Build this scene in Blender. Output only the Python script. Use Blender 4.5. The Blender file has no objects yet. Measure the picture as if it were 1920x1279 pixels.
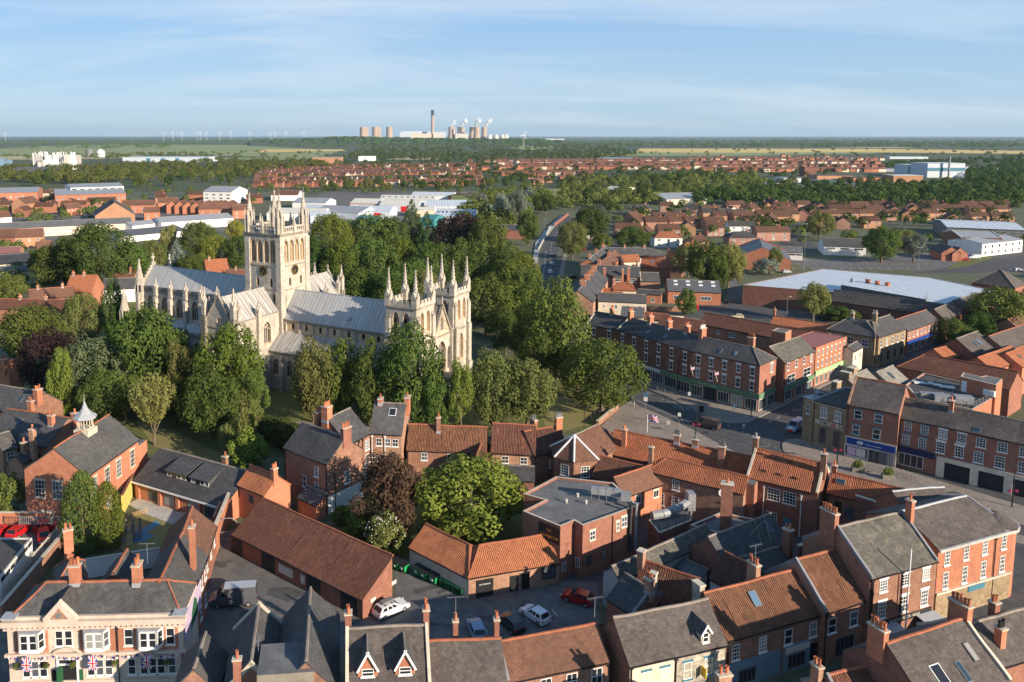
import bpy,bmesh,math,random
from mathutils import Vector,Matrix,noise
R_=random.Random(7)
rad=math.radians
S=bpy.context.scene
COL=S.collection
# ---------------------------------------------------------------- camera
F=1500.0;CX=790.0;CY=426.0;CAMH=60.0;TH=math.atan(172/1500.0)
cd=bpy.data.cameras.new("camera");cam=bpy.data.objects.new("camera",cd);COL.objects.link(cam)
cam.location=(0,0,CAMH);cam.rotation_euler=(math.pi/2-TH,0,0)
cd.sensor_width=36;cd.lens=36*F/1920;cd.shift_x=(960-CX)/1920;cd.shift_y=-(639.5-CY)/1920
cd.clip_start=1;cd.clip_end=80000
S.camera=cam
# ---------------------------------------------------------------- light
SUN_EL=rad(18.5);SUN_A=rad(-40)
sdir=Vector((math.cos(SUN_A)*math.cos(SUN_EL),math.sin(SUN_A)*math.cos(SUN_EL),math.sin(SUN_EL)))
sl=bpy.data.lights.new("sun",'SUN');sl.energy=5.0;sl.angle=rad(0.53);sl.color=(1.0,0.86,0.68)
so=bpy.data.objects.new("sun",sl);COL.objects.link(so);so.rotation_euler=sdir.to_track_quat('Z','Y').to_euler()
W=bpy.data.worlds.new("World");S.world=W;W.use_nodes=True
nt=W.node_tree;N=nt.nodes;LK=nt.links
bg=N["Background"];bg.inputs[1].default_value=0.085
sky=N.new("ShaderNodeTexSky");sky.sky_type='NISHITA';sky.sun_disc=False
sky.sun_elevation=SUN_EL;sky.sun_rotation=math.atan2(sdir.x,sdir.y)
sky.altitude=60;sky.air_density=1.0;sky.dust_density=0.15;sky.ozone_density=4.5
# thin cirrus: streaky noise on a high plane, mixed over the sky by direction
tc=N.new("ShaderNodeTexCoord");sp=N.new("ShaderNodeSeparateXYZ");LK.new(tc.outputs['Generated'],sp.inputs[0])
mx=N.new("ShaderNodeMath");mx.operation='MAXIMUM';mx.inputs[1].default_value=0.0;LK.new(sp.outputs[2],mx.inputs[0])
ad=N.new("ShaderNodeMath");ad.operation='ADD';ad.inputs[1].default_value=0.14;LK.new(mx.outputs[0],ad.inputs[0])
dx=N.new("ShaderNodeMath");dx.operation='DIVIDE';LK.new(sp.outputs[0],dx.inputs[0]);LK.new(ad.outputs[0],dx.inputs[1])
dy=N.new("ShaderNodeMath");dy.operation='DIVIDE';LK.new(sp.outputs[1],dy.inputs[0]);LK.new(ad.outputs[0],dy.inputs[1])
cb=N.new("ShaderNodeCombineXYZ");LK.new(dx.outputs[0],cb.inputs[0]);LK.new(dy.outputs[0],cb.inputs[1])
mp=N.new("ShaderNodeMapping");mp.inputs['Rotation'].default_value=(0,0,rad(-24));mp.inputs['Scale'].default_value=(0.42,1.15,1);LK.new(cb.outputs[0],mp.inputs[0])
nz=N.new("ShaderNodeTexNoise");nz.inputs['Scale'].default_value=0.95;nz.inputs['Detail'].default_value=9;nz.inputs['Roughness'].default_value=0.58;nz.inputs['Distortion'].default_value=0.7;LK.new(mp.outputs[0],nz.inputs[0])
cr=N.new("ShaderNodeValToRGB");cr.color_ramp.elements[0].position=0.43;cr.color_ramp.elements[0].color=(0,0,0,1);cr.color_ramp.elements[1].position=0.70;cr.color_ramp.elements[1].color=(1,1,1,1);LK.new(nz.outputs[0],cr.inputs[0])
fm=N.new("ShaderNodeMath");fm.operation='MULTIPLY';LK.new(cr.outputs[0],fm.inputs[0]);ef=N.new("ShaderNodeMapRange");ef.inputs[1].default_value=.17;ef.inputs[2].default_value=.45;ef.inputs[3].default_value=.56;ef.inputs[4].default_value=.08;LK.new(sp.outputs[2],ef.inputs[0]);LK.new(ef.outputs[0],fm.inputs[1])
mixc=N.new("ShaderNodeMix");mixc.data_type='RGBA';mixc.inputs[7].default_value=(6.0,6.5,7.0,1)
rp=N.new("ShaderNodeValToRGB");e_=rp.color_ramp.elements;e_[0].position=0.0;e_[0].color=(.375,.51,.63,1);e_[1].position=0.19;e_[1].color=(.22,.395,.65,1);e2_=e_.new(.42);e2_.color=(.15,.28,.48,1);e3_=e_.new(.95);e3_.color=(.085,.175,.33,1);LK.new(sp.outputs[2],rp.inputs[0])
sc10=N.new("ShaderNodeVectorMath");sc10.operation='SCALE';sc10.inputs[3].default_value=10.0;LK.new(rp.outputs[0],sc10.inputs[0])
mb=N.new("ShaderNodeMix");mb.data_type='RGBA';mb.inputs[0].default_value=0.8;LK.new(sky.outputs[0],mb.inputs[6]);LK.new(sc10.outputs[0],mb.inputs[7])
LK.new(fm.outputs[0],mixc.inputs[0]);LK.new(mb.outputs[2],mixc.inputs[6]);LK.new(mixc.outputs[2],bg.inputs[0])
S.view_settings.view_transform='Standard';S.view_settings.look='None';S.view_settings.gamma=1;S.view_settings.exposure=0.7
S.view_settings.use_curve_mapping=False
S.cycles.max_bounces=5;S.cycles.diffuse_bounces=2;S.cycles.glossy_bounces=2;S.cycles.transmission_bounces=2;S.cycles.volume_bounces=0
S.cycles.caustics_reflective=False;S.cycles.caustics_refractive=False;S.cycles.use_denoising=True
# ---------------------------------------------------------------- pixel (of the 1920 x 1279 photograph) <-> world
cT,sT=math.cos(TH),math.sin(TH)
def P(px,py,z=0.0):
 x=(px-CX)/F;v=(CY-py)/F
 d=(x,cT+v*sT,-sT+v*cT);t=(z-CAMH)/d[2]
 return Vector((d[0]*t,d[1]*t,z))
def proj(p):
 z=p[2]-CAMH;f=p[1]*cT-z*sT;u=p[1]*sT+z*cT
 return(CX+F*p[0]/f,CY-F*u/f)
def hgt(b,ty):
 lo,hi=0.0,300.0
 for _ in range(40):
  m=(lo+hi)/2
  if proj((b[0],b[1],m))[1]>ty:lo=m
  else:hi=m
 return lo
 # ---------------------------------------------------------------- materials
MATS={}
def newmat(name):
 m=bpy.data.materials.new(name);m.use_nodes=True;MATS[name]=m
 return m,m.node_tree.nodes,m.node_tree.links,m.node_tree.nodes["Principled BSDF"]
def nd(N,t,**k):
 n=N.new(t)
 for a,b in k.items():setattr(n,a,b)
 return n
def surf(name,col,kind='plain',var=0.25,rough=0.9,scale=1.2,objvar=0.0,metal=0.0,c2=None,w=0.3,bump=0.0,big=0.15,lichen=None,spec=0.3,streak=None,lic=(.52,.78,.75)):
 """plain = two-scale mottling; brick / slate / pantile / seam = pattern in metres on the face's own UV"""
 m,N,L,b=newmat(name)
 b.inputs['Roughness'].default_value=rough;b.inputs['Metallic'].default_value=metal;b.inputs['Specular IOR Level'].default_value=spec
 geo=nd(N,"ShaderNodeNewGeometry");uv=nd(N,"ShaderNodeUVMap")
 n1=nd(N,"ShaderNodeTexNoise");n1.inputs['Scale'].default_value=scale;n1.inputs['Detail'].default_value=7;n1.inputs['Roughness'].default_value=0.65
 n2=nd(N,"ShaderNodeTexNoise");n2.inputs['Scale'].default_value=big;n2.inputs['Detail'].default_value=4
 L.new(geo.outputs['Position'],n1.inputs[0]);L.new(geo.outputs['Position'],n2.inputs[0])
 def mr(src,a,bb):
  q=nd(N,"ShaderNodeMapRange");q.inputs[1].default_value=0.25;q.inputs[2].default_value=0.75;q.inputs[3].default_value=a;q.inputs[4].default_value=bb
  L.new(src,q.inputs[0]);return q.outputs[0]
 def mul(a,bq):
  q=nd(N,"ShaderNodeMath",operation='MULTIPLY');L.new(a,q.inputs[0])
  if isinstance(bq,float):q.inputs[1].default_value=bq
  else:L.new(bq,q.inputs[1])
  return q.outputs[0]
 val=mul(mr(n1.outputs[0],1-var,1+var),mr(n2.outputs[0],1-var*0.7,1+var*0.7))
 if objvar:
  oi=nd(N,"ShaderNodeObjectInfo");q=nd(N,"ShaderNodeMapRange");q.inputs[3].default_value=1-objvar;q.inputs[4].default_value=1+objvar
  L.new(oi.outputs['Random'],q.inputs[0]);val=mul(val,q.outputs[0])
 base=None
 height=None
 if kind in('brick','slate','pantile','ashlar'):
  bt=nd(N,"ShaderNodeTexBrick");L.new(uv.outputs[0],bt.inputs[0]);bt.inputs['Scale'].default_value=1
  c2=c2 or tuple(c*0.62 for c in col)
  bt.inputs['Color1'].default_value=(*col,1);bt.inputs['Color2'].default_value=(*c2,1)
  dims={'brick':(0.23,0.075,0.010),'slate':(0.32,0.22,0.014),'pantile':(0.26,0.34,0.012),'ashlar':(0.7,0.35,0.02)}[kind]
  if w!=0.3 and kind!='brick':dims=(w,dims[1]*w/dims[0],dims[2])
  bt.inputs['Brick Width'].default_value=dims[0];bt.inputs['Row Height'].default_value=dims[1];bt.inputs['Mortar Size'].default_value=dims[2]
  bt.inputs['Mortar'].default_value=(*[c*0.55 for c in col],1)if kind!='brick' else(*[c*0.55+0.1 for c in col],1)
  if kind=='pantile':bt.offset=0.0
  base=bt.outputs[0]
 if kind in('pantile','seam'):
  sx=nd(N,"ShaderNodeSeparateXYZ");L.new(uv.outputs[0],sx.inputs[0])
  fr=mul(sx.outputs[0],2*math.pi/(0.26 if kind=='pantile' and w==0.3 else w))
  sn=nd(N,"ShaderNodeMath",operation='SINE');L.new(fr,sn.inputs[0])
  if kind=='seam':
   pw=nd(N,"ShaderNodeMath",operation='GREATER_THAN');L.new(sn.outputs[0],pw.inputs[0]);pw.inputs[1].default_value=0.86;height=pw.outputs[0]
  else:height=sn.outputs[0]
 mixn=nd(N,"ShaderNodeMix",data_type='RGBA',blend_type='MULTIPLY');mixn.inputs[0].default_value=1.0
 if base is None:mixn.inputs[6].default_value=(*col,1)
 else:L.new(base,mixn.inputs[6])
 cc=nd(N,"ShaderNodeCombineColor")
 for i in range(3):L.new(val,cc.inputs[i])
 L.new(cc.outputs[0],mixn.inputs[7]);out=mixn.outputs[2]
 if c2 and kind in('plain','seam'):
  n3=nd(N,"ShaderNodeTexNoise");n3.inputs['Scale'].default_value=0.5;n3.inputs['Detail'].default_value=6;n3.inputs['Roughness'].default_value=0.7
  if kind=='seam':
   mpp=nd(N,"ShaderNodeMapping");mpp.inputs['Scale'].default_value=(2.2,0.12,1);L.new(uv.outputs[0],mpp.inputs[0]);L.new(mpp.outputs[0],n3.inputs[0])
  else:L.new(geo.outputs['Position'],n3.inputs[0])
  rr=nd(N,"ShaderNodeMapRange");rr.inputs[1].default_value=0.42;rr.inputs[2].default_value=0.62;L.new(n3.outputs[0],rr.inputs[0])
  m2=nd(N,"ShaderNodeMix",data_type='RGBA');L.new(rr.outputs[0],m2.inputs[0]);L.new(out,m2.inputs[6]);m2.inputs[7].default_value=(*c2,1);out=m2.outputs[2]
 if lichen:
  n4=nd(N,"ShaderNodeTexNoise");n4.inputs['Scale'].default_value=0.45;n4.inputs['Detail'].default_value=9;n4.inputs['Roughness'].default_value=0.75;L.new(geo.outputs['Position'],n4.inputs[0])
  r4=nd(N,"ShaderNodeMapRange");r4.inputs[1].default_value=lic[0];r4.inputs[2].default_value=lic[1];r4.inputs[4].default_value=lic[2];L.new(n4.outputs[0],r4.inputs[0])
  m4=nd(N,"ShaderNodeMix",data_type='RGBA');L.new(r4.outputs[0],m4.inputs[0]);L.new(out,m4.inputs[6]);m4.inputs[7].default_value=(*lichen,1);out=m4.outputs[2]
 if streak:
  mp5=nd(N,"ShaderNodeMapping");mp5.inputs['Scale'].default_value=(0.9,0.9,0.07);n5=nd(N,"ShaderNodeTexNoise");n5.inputs['Scale'].default_value=1.0;n5.inputs['Detail'].default_value=8;n5.inputs['Roughness'].default_value=0.7
  L.new(geo.outputs['Position'],mp5.inputs[0]);L.new(mp5.outputs[0],n5.inputs[0]);r5=nd(N,"ShaderNodeMapRange");r5.inputs[1].default_value=0.50;r5.inputs[2].default_value=0.72;r5.inputs[4].default_value=0.7;L.new(n5.outputs[0],r5.inputs[0])
  m5=nd(N,"ShaderNodeMix",data_type='RGBA');L.new(r5.outputs[0],m5.inputs[0]);L.new(out,m5.inputs[6]);m5.inputs[7].default_value=(*streak,1);out=m5.outputs[2]
 if kind=='seam':
  m6=nd(N,"ShaderNodeMix",data_type='RGBA',blend_type='MULTIPLY');L.new(height,m6.inputs[0]);L.new(out,m6.inputs[6]);m6.inputs[7].default_value=(.72,.72,.72,1);out=m6.outputs[2]
 L.new(out,b.inputs['Base Color'])
 if height is not None or bump:
  bp=nd(N,"ShaderNodeBump");bp.inputs['Distance'].default_value=bump or 0.06;bp.inputs['Strength'].default_value=0.9
  L.new(height if height is not None else n1.outputs[0],bp.inputs['Height']);L.new(bp.outputs[0],b.inputs['Normal'])
 return m
surf('brick_red',(0.35,0.130,0.073),'brick',0.22,objvar=0.12)
surf('brick_orange',(0.52,0.19,0.092),'brick',0.2,c2=(0.40,0.14,0.07),objvar=0.1)
surf('brick_brown',(0.36,0.165,0.095),'brick',0.28,c2=(0.22,0.10,0.06),objvar=0.12)
surf('brick_pale',(0.46,0.25,0.15),'brick',0.28,c2=(0.30,0.14,0.085),objvar=0.1)
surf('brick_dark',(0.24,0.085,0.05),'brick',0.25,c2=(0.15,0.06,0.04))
surf('brick_house',(0.33,0.14,0.085),'plain',0.15,objvar=0.22)
surf('brick_tan',(0.44,0.235,0.135),'plain',0.15,objvar=0.12)
surf('render_cream',(0.72,0.62,0.48),'plain',0.10,c2=(0.62,0.52,0.40))
surf('render_white',(0.78,0.76,0.72),'plain',0.08)
surf('render_grey',(0.42,0.41,0.40),'plain',0.15)
surf('render_yellow',(0.66,0.50,0.13),'plain',0.06)
surf('stone_brown',(0.36,0.26,0.155),'ashlar',0.25,c2=(0.26,0.185,0.11))
surf('stone_pale',(0.64,0.52,0.43),'plain',0.14,c2=(0.56,0.44,0.355),streak=(0.42,0.35,0.29))
surf('lead_dark',(0.20,0.205,0.22),'plain',0.18,rough=0.6)
surf('stone_rubble',(0.52,0.47,0.38),'ashlar',0.35,c2=(0.30,0.26,0.2),w=0.45)
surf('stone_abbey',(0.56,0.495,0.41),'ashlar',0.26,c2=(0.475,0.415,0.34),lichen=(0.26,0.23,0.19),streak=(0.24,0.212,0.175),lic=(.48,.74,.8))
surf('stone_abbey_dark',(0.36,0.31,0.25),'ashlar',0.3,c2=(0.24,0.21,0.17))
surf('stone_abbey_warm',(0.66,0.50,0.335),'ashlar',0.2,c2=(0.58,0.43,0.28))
surf('stone_trim',(0.55,0.48,0.38),'plain',0.2)
surf('lead_roof',(0.50,0.50,0.495),'seam',0.12,rough=0.6,w=1.0,bump=0.10,c2=(0.40,0.39,0.37),spec=0.25)
surf('lead_roof_brown',(0.50,0.475,0.445),'seam',0.14,rough=0.6,w=1.0,bump=0.10,c2=(0.29,0.26,0.23),spec=0.25)
surf('lead',(0.36,0.37,0.39),'plain',0.18,rough=0.55)
surf('slate_dark',(0.088,0.086,0.088),'slate',0.3,rough=0.8,objvar=0.12,c2=(0.062,0.06,0.062),lichen=(0.135,0.128,0.115),lic=(.54,.8,.6))
surf('slate_grey',(0.105,0.099,0.096),'slate',0.28,rough=0.85,objvar=0.1,c2=(0.072,0.068,0.066),lichen=(0.19,0.175,0.15),lic=(.54,.8,.6))
surf('slate_brown',(0.125,0.104,0.093),'slate',0.28,rough=0.9,objvar=0.08,c2=(0.08,0.067,0.06),w=0.36,lichen=(0.19,0.165,0.135),lic=(.55,.8,.6))
surf('slate_lichen',(0.13,0.118,0.10),'slate',0.3,rough=0.9,c2=(0.085,0.078,0.068),lichen=(0.30,0.27,0.19),w=0.40)
surf('stone_slate',(0.27,0.245,0.21),'slate',0.25,rough=0.9,c2=(0.21,0.19,0.165),lichen=(0.17,0.15,0.11),w=0.5)
surf('pantile_orange',(0.42,0.148,0.07),'pantile',0.26,rough=0.85,objvar=0.08,c2=(0.33,0.105,0.05),bump=0.10,lichen=(0.24,0.10,0.056),lic=(.47,.68,.8))
surf('pantile_bright',(0.50,0.185,0.085),'pantile',0.2,rough=0.85,c2=(0.42,0.145,0.068),bump=0.07,lichen=(0.32,0.13,0.07),lic=(.5,.72,.7))
surf('pantile_brown',(0.20,0.083,0.052),'pantile',0.25,rough=0.9,objvar=0.1,c2=(0.125,0.054,0.038),bump=0.09,lichen=(0.11,0.062,0.045),lic=(.5,.7,.7))
surf('pantile_dark',(0.15,0.072,0.05),'pantile',0.25,rough=0.9,c2=(0.11,0.055,0.04),bump=0.09)
surf('pantile_mossy',(0.235,0.108,0.063),'pantile',0.3,rough=0.95,c2=(0.17,0.078,0.045),bump=0.09,lichen=(0.14,0.095,0.055))
surf('tile_brown',(0.19,0.095,0.062),'slate',0.22,rough=0.9,c2=(0.14,0.07,0.048),objvar=0.15)
surf('tile_far',(0.165,0.078,0.057),'plain',0.15,rough=0.9,objvar=0.35)
surf('ridge_red',(0.34,0.12,0.065),'plain',0.25)
surf('ridge_grey',(0.24,0.20,0.165),'plain',0.3)
surf('felt_grey',(0.16,0.16,0.162),'plain',0.22,rough=0.9,c2=(0.125,0.122,0.12))
surf('felt_dark',(0.075,0.074,0.074),'plain',0.25,rough=0.9)
surf('felt_red',(0.28,0.115,0.105),'plain',0.12,rough=0.8)
surf('metal_white',(0.62,0.66,0.70),'seam',0.06,rough=0.5,w=2.2,bump=0.04,c2=(0.50,0.56,0.62))
surf('metal_cream',(0.72,0.68,0.58),'seam',0.06,rough=0.5,w=1.0,bump=0.04)
surf('metal_grey',(0.33,0.34,0.36),'seam',0.08,rough=0.5,w=0.8,bump=0.04)
surf('metal_dark',(0.12,0.12,0.125),'seam',0.08,rough=0.5,w=0.8,bump=0.04)
surf('galvanised',(0.25,0.255,0.265),'plain',0.2,rough=0.5)
surf('concrete',(0.44,0.42,0.39),'plain',0.2)
surf('paint_white',(0.78,0.77,0.74),'plain',0.04,rough=0.5)
surf('paint_offwhite',(0.62,0.58,0.50),'plain',0.1,rough=0.6)
surf('paint_black',(0.022,0.022,0.024),'plain',0.1,rough=0.45)
surf('paint_grey',(0.17,0.17,0.175),'plain',0.1,rough=0.6)
surf('paint_green',(0.125,0.225,0.13),'plain',0.06,rough=0.6)
surf('paint_green_pale',(0.36,0.56,0.28),'plain',0.06,rough=0.6)
surf('paint_door_green',(0.03,0.11,0.05),'plain',0.06,rough=0.5)
surf('paint_blue',(0.012,0.055,0.28),'plain',0.06,rough=0.4)
surf('paint_navy',(0.012,0.022,0.085),'plain',0.06,rough=0.4)
surf('paint_teal',(0.06,0.19,0.26),'plain',0.06,rough=0.5)
surf('paint_bluegrey',(0.16,0.25,0.30),'plain',0.1,rough=0.6)
surf('paint_red',(0.55,0.025,0.025),'plain',0.06,rough=0.35)
surf('paint_pink',(0.66,0.42,0.52),'plain',0.06,rough=0.5)
surf('paint_mauve',(0.50,0.40,0.52),'plain',0.06,rough=0.6)
surf('paint_yellow',(0.75,0.50,0.03),'plain',0.06,rough=0.5)
surf('paint_cyan',(0.05,0.22,0.25),'plain',0.06,rough=0.5)
surf('paint_skyblue',(0.07,0.20,0.31),'plain',0.1,rough=0.7)
surf('flag_red',(0.60,0.02,0.04),'plain',0.05);surf('flag_blue',(0.02,0.03,0.25),'plain',0.05)
surf('terracotta',(0.46,0.155,0.075),'plain',0.2,objvar=0.3)
surf('bin_green',(0.015,0.28,0.085),'plain',0.06,rough=0.45);surf('bin_dark_green',(0.015,0.09,0.045),'plain',0.06,rough=0.5)
surf('rubber',(0.02,0.02,0.02),'plain',0.1,rough=0.8)
surf('timber',(0.42,0.27,0.13),'plain',0.2);surf('timber_grey',(0.24,0.21,0.17),'plain',0.25)
surf('skin',(0.50,0.31,0.23),'plain',0.05);surf('cloth_white',(0.7,0.68,0.66),'plain',0.05);surf('cloth_dark',(0.03,0.035,0.05),'plain',0.1)
surf('cloth_teal',(0.04,0.12,0.13),'plain',0.05);surf('cloth_tan',(0.42,0.30,0.2),'plain',0.05);surf('hair',(0.04,0.025,0.015),'plain',0.1)
surf('flower_pink',(0.55,0.06,0.16),'plain',0.4,scale=9);surf('moss',(0.14,0.17,0.05),'plain',0.3)
surf('asphalt',(0.092,0.090,0.090),'plain',0.2,scale=0.9,c2=(0.066,0.065,0.067),big=0.07,lichen=(0.13,0.125,0.12),lic=(.55,.75,.6))
surf('asphalt_yard',(0.165,0.155,0.145),'plain',0.22,scale=0.9,c2=(0.115,0.108,0.104),big=0.09,lichen=(0.075,0.072,0.072),lic=(.56,.72,.7))
surf('paving',(0.32,0.265,0.22),'ashlar',0.2,c2=(0.265,0.22,0.185),w=0.6)
surf('kerb',(0.34,0.31,0.28),'plain',0.15);surf('road_paint',(0.50,0.50,0.48),'plain',0.3,scale=3)
surf('lawn',(0.155,0.155,0.045),'plain',0.25,scale=0.5,c2=(0.10,0.12,0.033));surf('lawn_dry',(0.27,0.225,0.09),'plain',0.25,scale=0.5,c2=(0.19,0.175,0.06))
surf('earth',(0.085,0.105,0.042),'plain',0.35,scale=0.06,big=0.006,c2=(0.075,0.085,0.04))
surf('town_ground',(0.095,0.115,0.048),'plain',0.3,scale=0.09,c2=(0.14,0.13,0.10),big=0.02)
surf('field_green',(0.25,0.28,0.11),'plain',0.12,scale=0.02,big=0.004);surf('field_gold',(0.66,0.48,0.16),'plain',0.1,scale=0.02,big=0.004)
surf('field_pale',(0.42,0.37,0.19),'plain',0.12,scale=0.02,big=0.004);surf('river',(0.10,0.14,0.2),'plain',0.03,rough=0.12)
surf('tower_concrete',(0.42,0.32,0.255),'plain',0.08,scale=0.05,big=0.02);surf('tower_cap',(0.05,0.062,0.09),'plain',0.05)
surf('clock_face',(0.02,0.018,0.02),'plain',0.1,rough=0.5);surf('gold',(0.75,0.52,0.14),'plain',0.05,rough=0.4,metal=0.6)
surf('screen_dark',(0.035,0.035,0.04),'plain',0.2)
def glass(name,col,rough,fac):
 m,N,L,b=newmat(name);b.inputs['Base Color'].default_value=(*col,1);b.inputs['Roughness'].default_value=rough;b.inputs['Specular IOR Level'].default_value=fac
 oi=nd(N,"ShaderNodeObjectInfo");cr=nd(N,"ShaderNodeValToRGB");cr.color_ramp.interpolation='CONSTANT'
 cr.color_ramp.elements[0].color=(*col,1);cr.color_ramp.elements[1].position=0.62;cr.color_ramp.elements[1].color=(*[c*3+0.02 for c in col],1)
 e=cr.color_ramp.elements.new(0.86);e.color=(0.30,0.29,0.27,1)
 L.new(oi.outputs['Random'],cr.inputs[0]);L.new(cr.outputs[0],b.inputs['Base Color'])
glass('glass',(0.022,0.026,0.032),0.08,0.5);glass('glass_blue',(0.03,0.055,0.085),0.1,0.5)
m,N_,L_,b_=newmat('glass_dark');b_.inputs['Base Color'].default_value=(0.02,0.022,0.026,1);b_.inputs['Roughness'].default_value=0.1
def leafmat(name,col,c2,trans=0.2):
 m,N,L,b=newmat(name)
 geo=nd(N,"ShaderNodeNewGeometry");oi=nd(N,"ShaderNodeObjectInfo")
 cr=nd(N,"ShaderNodeMix",data_type='RGBA');pw_=nd(N,"ShaderNodeMapRange");pw_.inputs[3].default_value=.15;pw_.inputs[4].default_value=.85;L.new(geo.outputs['Random Per Island'],pw_.inputs[0]);L.new(pw_.outputs[0],cr.inputs[0]);cr.inputs[6].default_value=(*col,1);cr.inputs[7].default_value=(*c2,1)
 hs=nd(N,"ShaderNodeHueSaturation");L.new(cr.outputs[2],hs.inputs['Color'])
 q=nd(N,"ShaderNodeMapRange");q.inputs[3].default_value=0.75;q.inputs[4].default_value=1.28;L.new(oi.outputs['Random'],q.inputs[0]);L.new(q.outputs[0],hs.inputs['Value'])
 q2=nd(N,"ShaderNodeMapRange");q2.inputs[3].default_value=0.475;q2.inputs[4].default_value=0.52
 fr=nd(N,"ShaderNodeMath",operation='FRACT');ml=nd(N,"ShaderNodeMath",operation='MULTIPLY');ml.inputs[1].default_value=7.31;L.new(oi.outputs['Random'],ml.inputs[0]);L.new(ml.outputs[0],fr.inputs[0])
 L.new(fr.outputs[0],q2.inputs[0]);L.new(q2.outputs[0],hs.inputs['Hue'])
 df=nd(N,"ShaderNodeBsdfDiffuse");tr=nd(N,"ShaderNodeBsdfTranslucent");mx=nd(N,"ShaderNodeMixShader");mx.inputs[0].default_value=trans
 L.new(hs.outputs[0],df.inputs[0]);L.new(hs.outputs[0],tr.inputs[0]);L.new(df.outputs[0],mx.inputs[1]);L.new(tr.outputs[0],mx.inputs[2])
 L.new(mx.outputs[0],N["Material Output"].inputs[0]);N.remove(b)
leafmat('leaf_green',(0.072,0.112,0.026),(0.122,0.158,0.040));leafmat('leaf_mid',(0.090,0.125,0.030),(0.145,0.172,0.046));leafmat('leaf_lime',(0.105,0.145,0.026),(0.18,0.21,0.042))
leafmat('leaf_dark',(0.058,0.094,0.024),(0.098,0.138,0.036));leafmat('leaf_olive',(0.142,0.169,0.049),(0.223,0.223,0.074))
leafmat('leaf_purple',(0.028,0.018,0.02),(0.05,0.028,0.028),0.15);leafmat('leaf_bronze',(0.062,0.040,0.026),(0.105,0.070,0.040),0.2)
leafmat('leaf_blue',(0.162,0.203,0.162),(0.257,0.297,0.230));leafmat('leaf_conifer',(0.047,0.084,0.030),(0.088,0.132,0.047),0.12)
leafmat('leaf_silver',(0.105,0.14,0.062),(0.165,0.195,0.105));leafmat('leaf_willow',(0.216,0.263,0.074),(0.297,0.317,0.115));leafmat('leaf_gold',(0.324,0.290,0.047),(0.378,0.311,0.068));leafmat('leaf_far',(0.068,0.115,0.035),(0.128,0.176,0.051),0.2)
surf('bark',(0.15,0.115,0.08),'plain',0.3);surf('bark_pale',(0.30,0.26,0.2),'plain',0.3)
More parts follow.
